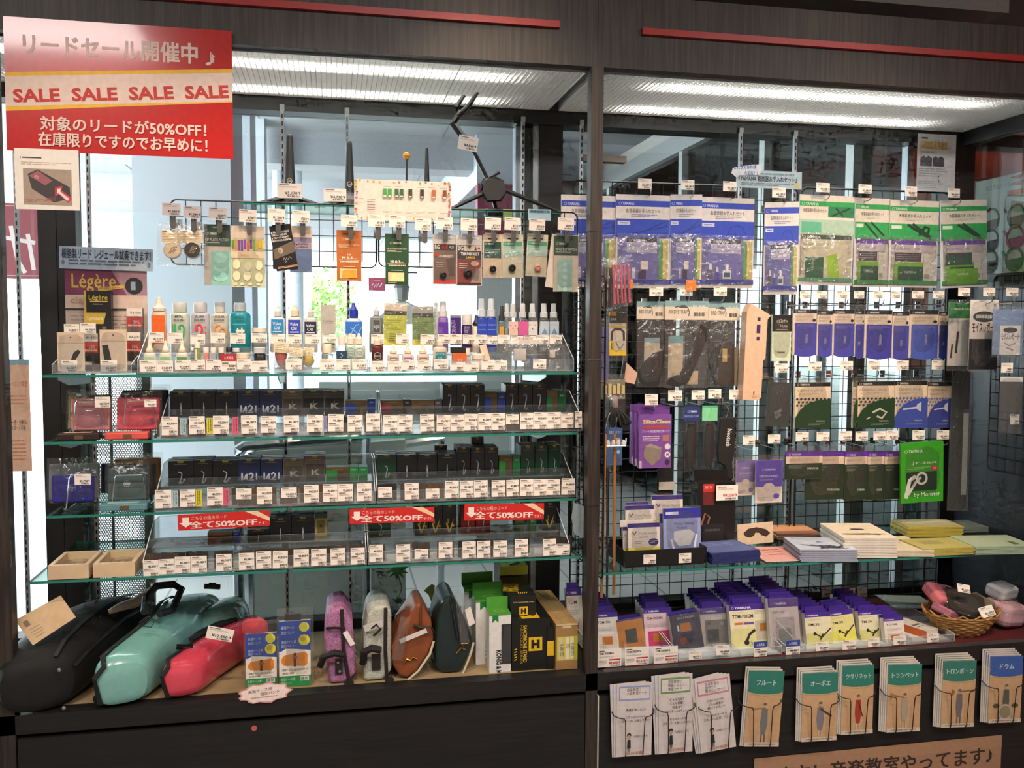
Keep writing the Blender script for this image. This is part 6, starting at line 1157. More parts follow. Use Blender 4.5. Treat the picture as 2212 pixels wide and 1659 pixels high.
e = thing('stand_carton', 'large black saxophone stand carton with yellow square mark', 'box', ((X0+X1)/2, g.y, ZG)); MB().box(-w/2, w/2, 0, .16, 0, h, HB).build('carton', e); A = Art(w, h, None, 0); hmark(A, 62, 50, 36); A.t(30, 12, 7, 'SAXOPHONE STAND', 'd9b12a', rot=-PI/2, w=h/w*72, bold=.03).t(22, 12, 5, 'HERCULES SERIES', 'a8882a', rot=-PI/2, w=h/w*74)
for k in range(5): A.poly([(6, 58+5*k), (13, 56+5*k), (13, 58+5*k), (6, 60+5*k)], YL)
A.build('print', e); A = Art(.06, .09, None, 0); A.r(0, 0, 100, 100, YL).t(50, 70, 40, 'H', '1a1917', al='c', bold=.06); o = A.build('top_label', e); o.location = (0, .0, h+.0004); o.rotation_euler = (-PI/2, 0, 0)
X0, X1, _, Z1 = rectY(1104, 1286, 1158, 1290, g.y+.03); z1 = ZG+h+.0008
e = thing('stand_carton', 'small black carton lying on the large saxophone stand carton', 'box', ((X0+X1)/2, g.y+.03, z1)); w, hh = X1-X0, Z1-z1; MB().box(-w/2, w/2, 0, .22, 0, hh, HB).build('carton', e); A = Art(w, hh, None, 0); hmark(A, 50, 76, 34); A.t(50, 36, 6, 'ALTO SAXOPHONE STAND', 'd9c98a', al='c', w=82)
A.build('print', e); A = Art(w, .22, None, 0); A.t(36, 80, 22, 'HERCULES', YL, rot=PI/2-.2, w=110, bold=.05)
for k in range(5): A.poly([(32+8*k, 92), (36+8*k, 92), (40+8*k, 84), (36+8*k, 84)], YL)
o = A.build('top_print', e); o.location = (0, 0, hh+.0004); o.rotation_euler = (-PI/2, 0, 0)
X0, X1, _, Z1 = rectY(1080, 1222, 1138, 1226, g.y+.27); e = thing('stand_carton', 'yellow topped stand carton behind the small black one', 'box', ((X0+X1)/2, g.y+.26, ZG)); MB().box(-.05, .05, 0, .12, 0, Z1-ZG, M('2a2a20', .4), top=M('c9cc3a', .5)).box(-.051, .051, -.001, .0, (Z1-ZG)-.03, Z1-ZG, M('c9cc3a', .5)).build('carton', e); MB().tube([(-.01, .02, Z1-ZG+.001), (.03, .05, Z1-ZG+.001), (.01, .09, Z1-ZG+.001)], .002, M('3a3a1a', .5), 4).build('line_art', e)
g = G(1220, 1446); X0, X1, _, Z1 = rectY(1201, 1347, 1248, 1351, g.y); w, h = X1-X0, Z1-ZG; KRA = M('a07c4a', .65, scale=25)
e = thing('long_carton', 'long brown cardboard carton with yellow label beside the post', 'box', ((X0+X1)/2, g.y, ZG), rz=.0); o = MB().box(-w/2, w/2, 0, .38, 0, h, KRA, top=M('b08c58', .65)).build('carton', e); A = Art(w, h, None, 0); A.r(6, 28, 100, 80, 'd3c33a').r(14, 30, 34, 78, 'cfc6a0').r(44, 30, 62, 78, 'e3dcc4').r(66, 29, 82, 78, 'e3dcc4').r(84, 28, 100, 78, 'b9bc2a')
for x in (24, 53, 74): A.t(x-5, 44, 8, 'H 600 STD' if x != 53 else 'STD', '6a6242', rot=-PI/2, w=h/w*(26 if x != 53 else 10))
A.r(0, 0, 100, 4, 'cbb68c'); A.build('label_print', e); MB().box(-w*.2, w*.2, -.0005, .0, h*.9, h+.0004, M('cdbf9c', .25)).box(-w*.2, w*.2, 0, .38, h, h+.0005, M('b89a68', .25)).build('tape', e)
Xb = X0-.004; e = thing('stand_carton', 'narrow black carton edge with a yellow tab beside the cardboard carton', 'box', (Xb-.011, g.y+.01, ZG)); MB().box(-.011, .011, 0, .2, 0, h*.93, HB).build('carton', e); MB().box(-.0115, .0115, -.001, 0, h*.30, h*.62, M(YL, .5)).build('tab', e)
# ================================================================ RIGHT BAY: HANGING PACKS
YP = .395
def a_brass(draw, k=0):
    def f(A):
        W_ = 'e3ddda'; B_ = '2c47b4'
        A.r(0, 0, 100, 26, W_).r(0, 6, 100, 12.5, B_); logo(A, 5, 11, 3, 'c9d0f0', 22)
        A.t(50, 19, 3.6, '金管楽器お手入れセット', '3f3b3a', al='c', w=64, bold=.008).lines(28, 21, 76, 24.6, 2, '8f93c4', .4).r(0, 26, 100, 46, B_)
        A.r(3, 28.5, 26, 32.5, 'c9cfe6').r(7, 30, 22, 31, '5a68a8')
        for q_ in draw: A.line(q_, 2.0, '22369a')
        A.r(4, 46, 80, 91, '6a6aae').r(20, 46, 76, 51, '1d1d2c'); logo(A, 24, 50, 2.6, 'c9c8d8', 24); A.r(20, 51, 76, 62, 'a9a8c4').t(24, 56, 2.8, 'CLEANING SWAB', '6f6e96', w=44).lines(24, 58, 70, 61, 2, '8a89ae', .35)
        A.r(80, 48, 86, 90, '5a9a5c').r(87, 48, 97, 90, 'cfc474').r(0, 91, 100, 96, '2436a0')
        if k == 0: A.r(46, 71, 60, 80, 'd9cfc8').r(42, 80, 56, 90, '3a1f52').r(30, 78, 36, 90, 'c9c4d2')
        else: A.r(14, 80, 24, 90, '5a5660').r(16, 74, 22, 80, 'd9d6da').r(28, 82, 36, 90, '4a4aa0').r(30, 77, 34, 82, 'd9d6da').r(42, 80, 58, 90, 'd3d3da').r(44, 83, 56, 88, '2f5a72').r(47, 74, 53, 80, 'dcdce0')
    return f
bagm = lambda e, w, h: None
def careset(label, x0, y0, x1, y1, Y, art, side, rz=0.0, tilt=0.0, behind=1):
    def ex(e, w, h):
        bag(e, -w/2+.004, w/2-.004, -h*.97, -h*.42, -.022, .004, FILMX, 8)
        MB().box(-w*.36, w*.30, -.014, -.004, -h*.90, -h*.62, M('57579c' if side == 'b' else '2c5a2c', .7)).build('cloth', e) if 0 else None
    e = pack('care_set_pack', label, 'pack', x0, y0, x1, y1, Y, M('d9d5d2' if side else 'd9d5d2', .5), art, th=.006, film=None, group='instrument care sets', rz=rz, tilt=tilt, extra=ex)
    return e
HRN = [[(50, 42), (56, 33), (68, 30), (80, 33), (84, 40), (76, 44), (66, 42), (64, 36)]]; TRB = [[(10, 44), (96, 33)], [(40, 42), (92, 28)], [(60, 44), (96, 40)]]
careset('blue brass care set pack behind the central post', 1212, 422, 1330, 620, YP, a_brass(TRB), 'b')
careset('blue brass care set pack right of the central post', 1330, 421, 1446, 622, YP-.012, a_brass(TRB), 'b')
careset('blue brass care set pack turned aside beside the horn one', 1449, 420, 1513, 622, YP-.02, a_brass(TRB), 'b', rz=-.25)
careset('blue brass care set pack showing a horn and three bottles', 1512, 427, 1628, 622, YP-.012, a_brass(HRN, 1), 'b')
careset('blue brass care set pack turned aside beside the green packs', 1654, 436, 1720, 636, YP-.05, a_brass(HRN, 1), 'b', rz=-.35)
def a_wood(kind):
    def f(A):
        W_ = 'dfd6c8'; G_ = '2f9a52'; D_ = '1f3a28'
        A.r(0, 0, 100, 27, W_).r(0, 7, 100, 12.5, G_); logo(A, 4, 11.6, 3, 'c9e4cf', 24); A.t(50 if kind != 'f' else 6, 19.6 if kind != 'f' else 19, 3.4, '木管楽器お手入れセット', '3f3b38', al='c' if kind != 'f' else 'l', w=66 if kind != 'f' else 42, bold=.008)
        if kind == 'f':
            A.r(52, 12.5, 100, 24, '2a7a4c').line([(58, 23), (92, 13.5)], 3, D_).line([(66, 14), (80, 23)], 3, D_).r(0, 27, 100, 44, 'a9c4ae').r(4, 30, 40, 42, '5fae8c').r(4, 44, 96, 49, '24402c'); logo(A, 8, 48, 2.8, 'cfdccc', 26); A.r(4, 49, 96, 92, 'c9c4ac').t(8, 56, 3, 'SILVER CLOTH', '6f7a60', w=46).lines(8, 58, 66, 61, 2, '9aa08a', .35).r(12, 69, 46, 92, '1d5a42').poly([(50, 68), (70, 64), (76, 90), (56, 93)], '9ac43a').r(0, 92, 100, 96, '4aa57a').t(28, 84, 3, 'YAMAHA', 'cfc08a', rot=PI/2, w=20)
        else:
            A.lines(32, 21, 70, 24, 2, 'a9b8a4', .4).r(0, 27, 100, 46, G_).r(3, 29, 24, 33, 'cfe0cc').line([(28, 28), (66, 44)] if kind == 'c' else [(36, 28), (60, 36), (86, 44)], 5, D_).line([(46, 27), (84, 42)], 5, D_)
            if kind == 's': A.line([(60, 40), (72, 30), (80, 32), (78, 38)], 5, D_)
            A.r(4, 46, 96, 51, '5a2f9a').r(10, 51, 90, 60, 'b9b0b4').t(14, 57, 3, 'CLEANING SWAB', '7f6f9a', w=48).r(12, 60, 66, 70, '3f3b40').lines(14, 62, 62, 69, 3, '8f8a90', .3)
            A.r(10, 71, 70, 92, '6aa52c').r(18, 76, 76, 92, '174a38').t(30, 84, 3, 'YAMAHA', 'b9cbb8', w=26).r(70, 62, 84, 92, 'c9c8bc').r(72, 84, 82, 90, '9a9a90').r(0, 92, 100, 97, '2a9048')
            if kind == 'o': A.r(8, 62, 66, 74, '174a3c').r(8, 78, 78, 96, '66a52c').t(30, 86, 3, 'YAMAHA', 'd9e4c0', w=28)
    return f
careset('green woodwind care set pack with a silver cloth and flute picture', 1726, 422, 1844, 616, YP-.03, a_wood('f'), 'g', tilt=.01)
careset('green woodwind care set pack showing two clarinets, partly covered', 1846, 428, 1920, 620, YP-.012, a_wood('c'), 'g')
careset('green woodwind care set pack showing a saxophone', 1921, 433, 2026, 621, YP-.02, a_wood('s'), 'g')
careset('green woodwind care set pack at the right end, slightly tilted', 2029, 432, 2128, 621, YP-.02, a_wood('o'), 'g', tilt=-.05)
RW = 'above the hanging care sets'
for a, b, c_, d, p in ((1378.5, 386, 1407.6, 407.6, '4,477'), (1471, 388.6, 1500, 410, '4,180'), (1562, 392, 1591, 413, '4,180'), (1668, 405, 1697, 427, '4,180'), (1763.4, 395, 1792.5, 415, '4,180'), (1854.5, 398.7, 1883, 418, '3,850'), (1955, 402.5, 1981, 424, '3,850'), (2047.4, 407, 2073.5, 427, '3,850')):
    tag(RW, a, b, c_, d, .33, p); hook(RW, (a+c_)/2+12, d+14, YR, .16)
def a_sgn(A): A.t(4, 60, 24, '『YAMAHA 管楽器お手入れセット』', '27333c', w=88, bold=.025).lines(38, 14, 88, 28, 1, '7a90a0', .6).lines(8, 70, 88, 90, 2, '7a90a0', .5).poly([(92, 66), (95, 60), (95, 84), (90, 92), (88, 84)], 'd9b44a')
banner('care_set_sign', 'pale blue sign card above the blue care sets', 'sign', 1590, 369, 1732, 407, .345, M('a9c0cc', .5), a_sgn, th=.001)
e = thing('speech_bubble_card', 'white speech bubble card with blue lettering above the sign card', 'card', PY(1612, 368, .342)); MB().prism([(x*.058, z*.024) for x, z in ((-1, -.5), (-.9, .3), (.4, .9), (.95, 1.0), (1.05, .2), (.9, -.6), (-.5, -.8), (-.6, -1.2))], 0, .001, M('d9dee2', .5)).build('sheet', e); A = Art(.11, .044, None, 0, None, -.022); A.t(6, 44, 26, 'これさえあれば', '3a62b4', w=80, bold=.02, rot=.06).t(42, 84, 26, '大丈夫！！', '3a62b4', w=48, bold=.02); A.build('print', e)
def a_print(A): A.r(10, 6, 26, 9, '4a4a4c').r(8, 13, 76, 26, 'b9a06a').r(20, 14, 40, 25, '9a8450').r(58, 14, 74, 25, 'a58f5c').lines(8, 30, 60, 34, 2, '8f9094', .4).poly([(8, 42), (16, 38), (22, 42), (28, 38), (38, 42), (38, 56), (8, 56)], '4d4b54').poly([(40, 42), (48, 38), (54, 42), (60, 38), (70, 42), (70, 56), (40, 56)], '45434c').lines(4, 60, 80, 76, 4, '9a9ca0', .3).line([(58, 82), (54, 76), (62, 70)], 1.2, '4a4a4c').lines(4, 82, 70, 96, 4, 'a5a7aa', .3)
banner('product_sheet', 'white printed product sheet with two jackets hung in the window corner', 'sheet', 1981, 290, 2064, 414, .44, M('cfd0d2', .6), a_print, th=.0008)
# strap card row ------------------------------------------------------------------
def a_no1(A): A.t(50, 92, 34, '1', 'f3dcc4', al='c').t(14, 88, 14, 'No.', 'f0d2b4').lines(20, 12, 80, 30, 2, 'e8b48a', .4)
banner('number_one_card', 'orange number one card between the strap price tags', 'card', 1482, 605, 1504, 628, .33, M('d9772a', .5), a_no1, th=.0008); banner('number_one_card', 'orange card corner beside the pink rods', 'card', 1356, 603, 1368, 623, .36, M('d9772a', .5), None, th=.0008)
RW = 'above the bird strap packs'
for a, b, c_, d, p in ((1403, 619.7, 1432.4, 639.7, '11,130'), (1468, 620, 1496, 638.5, '11,880'), (1541.8, 619, 1570, 639, '11,880')): tag(RW, a, b, c_, d, .335, p); hook(RW, (a+c_)/2+6, d+12, YR, .15)
def a_bird(full):
    def f(A): A.r(0, 0, 100, 55, '7fa0a4').r(0, 30, 100, 100, 'd3c6b4').t(8, 68, 22, 'BIRD STRAP', '4a4f54', w=44, bold=.015).line([(22, 34), (40, 24), (52, 36), (56, 60), (54, 80)], 2.2, '4a5054').poly([(30, 34), (44, 20), (54, 36), (42, 38)], '4a5054').t(64, 34, 14, 'BLAIR', 'cfdcdc', w=30).bars(66, 60, 92, 80, '4a4844')
    return f
def strappack(label, x0, y0, x1, y1, yb, Y, fn):
    def ex(e, w, h):
        hb = ZY((x0+x1)/2, y1, Y)-ZY((x0+x1)/2, yb, Y); bag(e, -w/2, w/2, -h-hb, -h+.004, -.014, .010, FILMX, 8); fn(e, w, h, hb)
    return pack('strap_pack', label, 'pack', x0, y0, x1, y1, Y, M('c9c4b8', .5), a_bird(1), th=.004, extra=ex, group='bird strap packs')
STR = M('1b1917', .6, bump=.1)
def s_a(e, w, h, hb): MB().prism([(x*w, -h-z*hb) for x, z in ((-.48, .78), (-.30, .66), (.12, .50), (.44, .46), (.50, .58), (.40, .80), (.30, .97), (-.10, .98), (-.34, .95))], -.008, .006, STR).build('neck_pad', e); MB().box(-w*.2, w*.36, .006, .007, -h-hb*.62, -h-hb*.28, M('c3b8a6', .6)).build('leaflet', e); MB().box(-w*.2, w*.36, .005, .0065, -h-hb*.34, -h-hb*.27, M('7fa4ac', .6)).build('leaflet_band', e)
def s_b(e, w, h, hb): MB().prism([(x*w, -h-z*hb) for x, z in ((.30, .06), (.46, .12), (.48, .24), (.22, .66), (.04, .92), (-.20, .98), (-.46, .93), (-.40, .86), (-.12, .78), (.08, .56))], -.008, .006, STR).build('neck_pad', e); MB().box(-w*.40, -w*.06, .006, .007, -h-hb*.9, -h-hb*.25, M('c9b89e', .6)).build('leaflet', e); MB().box(-w*.38, -w*.06, .005, .0065, -h-hb*.34, -h-hb*.23, M('6f9aa0', .6)).build('leaflet_band', e); MB().box(w*.05, w*.3, .004, .005, -h-hb*.95, -h-hb*.75, M('d3bf9c', .6)).build('card', e)
def s_c(e, w, h, hb): MB().prism([(x*w, -h-z*hb) for x, z in ((-.20, .96), (-.16, .6), (-.02, .34), (.22, .30), (.32, .40), (.34, .98))], -.008, .006, M('3a2f24', .6)).build('neck_pad', e); MB().tube([(-w*.22, 0, -h-hb*.95), (-w*.46, -.002, -h-hb*.66), (-w*.26, -.004, -h-hb*.40), (-w*.20, 0, -h-hb*.7)], .007, STR, 7).build('cord', e, True); MB().box(-.009, .009, -.012, -.008, -h-hb*.62, -h-hb*.42, M('c9a86a', .5)).build('leather_tab', e); MB().box(w*.32, w*.5, 0, .002, -h-hb*.98, -h-hb*.4, M('d3bf9c', .6)).build('card', e)
strappack('bird strap pack with a broad curved black pad', 1376, 651, 1436, 690, 836, .375, s_a); strappack('bird strap pack with a long diagonal black pad', 1437, 650, 1530, 691, 838, .36, s_b); strappack('bird strap pack with an upright brown pad', 1531, 654, 1598, 692, 836, .37, s_c)
# tall beige carton and flute cloth
X0, X1, Z0, Z1 = rectY(1612, 674, 1652, 864, .30); e = thing('swab_stick_carton', 'tall beige carton hanging in the middle of the right bay', 'box', ((X0+X1)/2, .30, Z1), ry=.035); w, h = X1-X0, Z1-Z0; BEI = M('dbb598', .6)
MB().prism([(-w/2, -h), (w/2*.7, -h), (w/2, -h+.01), (w/2, -h*.55), (w*.62, -h*.52), (w*.62, -h*.08), (w*.8, -.01), (-w*.3, .03), (-w/2, 0)], 0, .045, BEI).build('carton', e); A = Art(w, h, None, 0, None, -h); A.r(58, 6, 74, 10, '3a2560').r(56, 14, 76, 24, '3a2560').r(58, 28, 74, 32, '3a2560').r(56, 90, 62, 94, '4a3a30').lines(50, 95, 84, 98, 2, 'a58468', .4); A.build('print', e)
def a_flc(A): A.r(0, 0, 100, 36, '1c1a19').t(22, 17, 6, 'CLOTH', 'd9cfc0', w=58).t(40, 27, 6, 'Flute', 'd9cfc0', w=38).r(22, 31, 80, 32, 'b9ae9e'); logo(A, 14, 83, 4, '3f4a3c', 42)
pack('polishing_cloth_pack', 'pale green flute polishing cloth pack with a black header', 'pack', 1668, 680, 1709, 780, .38, M('cdd8ba', .8, bump=.3), a_flc, th=.01, film=FILM, fp=(.003, .004, .006, .001))
def a_gry(A): A.t(36, 74, 7, 'WOODWIND', '9aa098', w=36, rot=.5, bold=.02).t(42, 82, 7, 'CLOTH', '9aa098', w=26, rot=.5, bold=.02)
pack('polishing_cloth_pack', 'charcoal cloth pack hanging askew below the flute cloth', 'pack', 1660, 826, 1710, 922, .36, M('343a38', .8), a_gry, th=.012, film=FILM, fp=(.003, .003, .003, .012), tilt=.06)
# upper swab row ----------------------------------------------------------------
def a_sw(word, c_, oval=True):
    def f(A): A.r(0, 0, 100, 9, '1c2430'); logo(A, 8, 7, 4, 'cfd4d8', 36); A.r(0, 9, 100, 30, 'dccab6').t(8, 18, 4.2, word, '8f7f72', w=70).lines(8, 21, 60, 26, 2, 'b3a292', .35).c(88, 24, 7, '2a2624', 3.2).r(8, 30, 100, 100, c_).lines(14, 33, 88, 44, 4, '8a8ac8', .2).t(62, 74, 6, 'YAMAHA', 'a5a5d0', rot=PI/2, w=34, bold=.03).c(52, 96, 46, c_, 8)
    return f
U = (('1713,668,1764,767', 'MOUTHPIECE SWAB', '4646a0'), ('1764.5,671,1797.5,768', 'MOUTHPIECE SWAB', '4646a0'), ('1798,669,1845.5,768', 'MOUTHPIECE SWAB', '4646a0'), ('1846,670,1866,771', 'SWAB', '3f3f98'), ('1867,670,1926.5,773', 'CLEANING SWAB', '40409a'), ('1927,673,1963,774', 'CLEANING SWAB', '46469e'), ('1963.5,670,2026.5,773', 'CLEANING SWAB', '4a5ab0'), ('2027,673,2048,772', 'SWAB', '3f4a9c'))
for i, (q_, wd, c_) in enumerate(U):
    a, b, cc, d = map(float, q_.split(',')); pack('swab_pack', 'purple blue swab pack, %s from the left in the upper swab row' % ORD[i], 'pack', a, b, cc, d, .40-.004*(i % 2), M('d9c7b2', .6), a_sw(wd, c_), th=.008, film=FILM, fp=(.002, .002, .002, .018), group='purple blue swab packs')
RW = 'above the purple blue swabs'
for x0, x1 in ((1728, 1750), (1763, 1787), (1807, 1831), (1845, 1867), (1887, 1907), (1924, 1945), (1970, 1996), (2015, 2040)):
    tag(RW, x0, 629, x1, 645, .36, '1,045'); hook(RW, (x0+x1)/2+10, 658, YR, .13)
RW = 'below the purple blue swabs'
for a, b, c_, d, p in ((1673.5, 785, 1702.6, 805, '1,145'), (1746.4, 781, 1774.8, 801, '1,188'), (1814.8, 780, 1842.6, 799.5, '1,210'), (1874, 779, 1901, 799, '1,210'), (1937, 779, 1963, 799, '1,320'), (2012.8, 779, 2038.6, 798, '1,265')): tag(RW, a, b, c_, d, .36, p); hook(RW, (a+c_)/2+8, d+14, YR, .13)
# animal print swab row (plain instrument shapes stand in for the figures)
def a_an(c_, lat, kind):
    def f(A):
        A.r(0, 0, 100, 9, '171716'); logo(A, 6, 7, 4.4, 'd3cfc6', 28); A.r(0, 9, 100, 36, 'dcc7aa').t(6, 20, 5, 'CLEANING SWAB', '8a7a66', w=72).lines(8, 24, 66, 29, 2, 'ab9a82', .35)
        for i in range(9):
            for j in range(3): A.c(6+11*i+(5 if j % 2 else 0), 36+7*j, 3.4, lat, 2.6, n=6)
        A.poly([(0, 100), (0, 76), (14, 58), (34, 46), (60, 39), (100, 36), (100, 100)], c_)
        if kind == 'h': A.line([(40, 66), (60, 58), (78, 66), (66, 78), (52, 74)], 5, 'b9b4a0').line([(34, 76), (24, 80)], 3, 'b9b4a0')
        elif kind == 't': A.line([(24, 60), (70, 56)], 5, 'b9b9c4').poly([(66, 50), (80, 44), (80, 66), (66, 60)], 'b9b9c4')
        A.t(58, 86, 3.6, 'YAMAHA', 'b3b8a8', w=26).lines(36, 90, 84, 94, 2, '8f9a88', .3)
    return f
L4 = (('1717,826,1793,925', '1f3a22', '2a2a1c', 0, 'dark green swab pack with a honeycomb border, alone left of the gap'), ('1842,826,1851,925', '1f3a22', '3a3a2c', 0, 'edge of a dark green swab pack behind the lattice bordered one'), ('1851,824,1931,925', '1f3a22', '3a3a2c', 'h', 'dark green swab pack with a lattice border and pale motif'), ('1932,823,2002,924', '3a4a9a', '5a68ae', 't', 'royal blue swab pack with a lattice border and pale horn'), ('2003,825,2056,924', '343f86', '5a68ae', 't', 'dimmer blue swab pack at the right end of its row'))
for i, (q_, c_, lt, kd, lb) in enumerate(L4):
    a, b, cc, d = map(float, q_.split(',')); pack('swab_pack', lb, 'pack', a, b, cc, d, .395+.006*(i == 1), M('d9c4a6', .6), a_an(c_, lt, kd), th=.008, film=FILM, fp=(.002, .002, .002, .018), group='picture swab packs')
RW = 'above the green headed swabs'
for a, b, c_, d, p in ((1719, 933.4, 1747, 953.7, '891'), (1764, 933, 1791.7, 953, '771'), (1814, 931.6, 1840.6, 951.4, '1,078'), (1848, 932, 1874.8, 952, '1,078'), (1887, 931.6, 1913, 951, '1,485'), (1914.5, 930, 1940, 950.6, '1,760'), (1971, 929.6, 1997.6, 950, '2,090'), (2024, 929.6, 2050, 949, '2,090')): tag(RW, a, b, c_, d, .36, p); hook(RW, (a+c_)/2+8, d+13, YR, .13)
def a_pg(short):
    def f(A): A.r(0, 0, 100, 18 if short else 11, '5f2fa0'); logo(A, 8, 14 if short else 9, 7 if short else 4, 'd3c8e4', 28); A.r(0, 18 if short else 11, 100, 44 if short else 27, 'd6bda6').t(8, 34 if short else 20, 8 if short else 4.6, 'CLEANING SWAB', 'a58c86', w=66).r(0, 44 if short else 27, 100, 100, '22301f').lines(8, 50 if short else 31, 60, 64 if short else 42, 4, '9aa58e', .25).t(56, 66 if short else 82, 8 if short else 4.6, 'YAMAHA', 'b9c0ac', w=34, bold=.03)
    return f
for q_, sh, Y, lb in (('1740,975,1823,1079', 0, .405, 'purple headed dark green swab pack, second in its row'), ('1824,975,1873,1079', 0, .403, 'purple headed dark green swab pack, third in its row'), ('1873.5,975,1909.5,1079', 0, .407, 'purple headed dark green swab pack, fourth in its row'), ('1910,975,1946.5,1078', 0, .405, 'purple headed dark green swab pack, fifth in its row'), ('1697,975,1776,1034', 1, .39, 'short purple headed dark green swab pack at the left')):
    a, b, cc, d = map(float, q_.split(',')); pack('swab_pack', lb, 'pack', a, b, cc, d, Y, M('22301f', .6), a_pg(sh), th=.007, film=FILM, fp=(.001, .002, .004, .02), group='purple headed swab packs')
def a_gb(A): logo(A, 8, 17, 5, 'cfe0c0', 34); A.t(24, 36, 5, 'Jr.sax', 'd9ecc8', w=60).lines(14, 41, 70, 46, 2, '9ad07a', .4).c(78, 44, 10, 'c92a40', 3.6).t(78, 46, 4, 'AS', 'f0d0d4', al='c').r(12, 49, 84, 80, '17301f').line([(10, 92), (20, 62), (34, 56)], 9, 'c9cabf').line([(16, 86), (34, 66), (46, 58)], 6, 'c9cabf').ring(48, 60, 14, 5, 'd9d9cf').t(30, 90, 7, 'by Monster', 'd9ecc8', w=62)
pack('swab_pouch', 'bright green zip pouch with a white saxophone bell', 'pouch', 1945, 955, 2036, 1085, .34, M('3a9a26', .35), a_gb, th=.01, film=FILMT, fp=(.001, .001, .001, .001), tilt=-.03)
# masks, straps, deodorant --------------------------------------------------------
def a_mask(A): A.t(10, 16, 7, 'SilicaClean', 'cfc08a', w=86, bold=.04).r(10, 20, 90, 26, 'a8443c').t(8, 33, 4, 'フルート用抗菌消臭立体マスク', 'e0d3dc', w=86, bold=.015).lines(10, 40, 62, 52, 3, 'd3c3d0', .35).r(72, 38, 92, 50, 'a8706a').poly([(14, 70), (18, 58), (36, 54), (70, 62), (66, 82), (40, 96), (14, 80)], '877a72').poly([(18, 58), (36, 54), (70, 62), (60, 64)], '9c8f86').c(88, 60, 9, 'd9cfd6').c(88, 75, 9, 'e3dce0').t(88, 77, 4.4, 'M', '4a4048', al='c', bold=.04).c(88, 89, 8, '3a2c46').r(0, 86, 8, 100, 'b9aabc')
def maskbox(label, x0, y0, x1, y1, Y):
    e = pack('mask_box', label, 'box', x0, y0, x1, y1, Y, M('7a4a9a', .45), a_mask, th=.022, group='purple mask boxes'); w = rectY(x0, y0, x1, y1, Y); W_ = w[1]-w[0]
    MB().box(-W_/2, W_/2, .018, .022, 0, .028, M('6a3f8a', .45)).build('hang_tab', e); return e
maskbox('front purple flute mask box on the mesh', 1381, 896, 1450, 1011, .35); maskbox('purple flute mask box second behind', 1372, 893, 1440, 1006, .378); maskbox('purple flute mask box at the back of three', 1364, 890, 1432, 1001, .404)
def a_mb(A): A.t(10, 14, 6, '消臭立体マスク', 'c9d3e0', w=80).c(70, 34, 20, 'b98f82').c(76, 64, 12, '9ab0c4').c(80, 86, 13, '5a4a44').t(72, 68, 6, 'S', 'dfe6ee')
pack('mask_box', 'blue mask box half hidden by the wooden rods', 'box', 1311, 925, 1344, 1005, .40, M('3f5a8a', .45), a_mb, th=.02)
def strap(label, x0, x1, y0, y1, sx0, sx1, sy0, sy1, lc, art):
    X0, X1, Z0, Z1 = rectY(x0, y0, x1, y1, .36); w, h = X1-X0, Z1-Z0; e = thing('neck_strap', label, 'strap', ((X0+X1)/2, .36, Z1)); A = Art(w, h, MB().box(-w/2, w/2, 0, .001, -h, 0, M(lc, .5)), 0, None, -h); art(A); A.build('header_card', e)
    c_ = (XY((sx0+sx1)/2, sy0, .36)-(X0+X1)/2); za, zb = ZY(sx0, sy0, .36)-Z1, ZY(sx0, sy1, .36)-Z1; hw = (XY(sx1, sy0, .36)-XY(sx0, sy0, .36))/2
    o = MB().prism([(c_-hw*.7, za), (c_+hw*.7, za), (c_+hw, za-.03), (c_+hw*.95, zb+.04), (c_+hw*.6, zb), (c_-hw*.7, zb+.005), (c_-hw, za-.05)], .0, .014, M('151413', .6, bump=.2)).build('webbing', e); mo = o.modifiers.new('b', 'BEVEL'); mo.width = .004
    MB().tube([(c_-hw*.3, .006, zb+.01), (c_-hw*.2, 0, zb-.02), (c_+hw*.3, 0, zb-.022), (c_+hw*.4, .006, zb+.01)], .003, M('1a1918', .4), 6).build('snap_hook', e); bag(e, -w*.42, w*.42, zb-.01, -h, -.006, .018, FILMT, 5); return e
strap('black neck strap under a navy header card', 1477, 1512, 878, 910.6, 1483, 1505, 914, 1014, '24336c', lambda A: logo(A, 24, 40, 14, 'c9d0e4', 40).t(6, 72, 16, 'BAND SAX STRAP', '9fb0dc', w=88)); strap('black neck strap under a mint green header card', 1517, 1550, 876, 909, 1523, 1544, 914, 1010, '7fcf9c', lambda A: A.r(0, 0, 100, 14, '4fae84').line([(40, 100), (66, 0)], 5, '6fbf8c'))
X0, X1, Z0, Z1 = rectY(1550, 902, 1590, 1036, .35); e = thing('neck_strap', 'wide black padded neck strap with vertical white lettering', 'strap', ((X0+X1)/2, .35, Z1)); w, h = X1-X0, Z1-Z0; o = MB().prism([(-w*.4, 0), (w*.46, 0), (w*.5, -.02), (w*.42, -h*.6), (w*.34, -h*.72), (w*.40, -h), (w*.1, -h), (-w*.1, -h*.78), (-w*.46, -h*.72), (-w*.5, -h*.5)], 0, .02, M('141313', .7)).build('pad', e); mo = o.modifiers.new('b', 'BEVEL'); mo.width = .004
A = Art(w, h, None, 0, None, -h); A.t(52, 18, 8, 'Neotech', 'd3d0cc', rot=-PI/2-.08, w=h/w*28, bold=.02); A.build('print', e)
MB().tube([(0, .01, 0), (.004, .0, .03), (0, .03, .05)], .003, CHROME, 6).build('hanger_loop', e)
RW = 'above the mask boxes and straps'
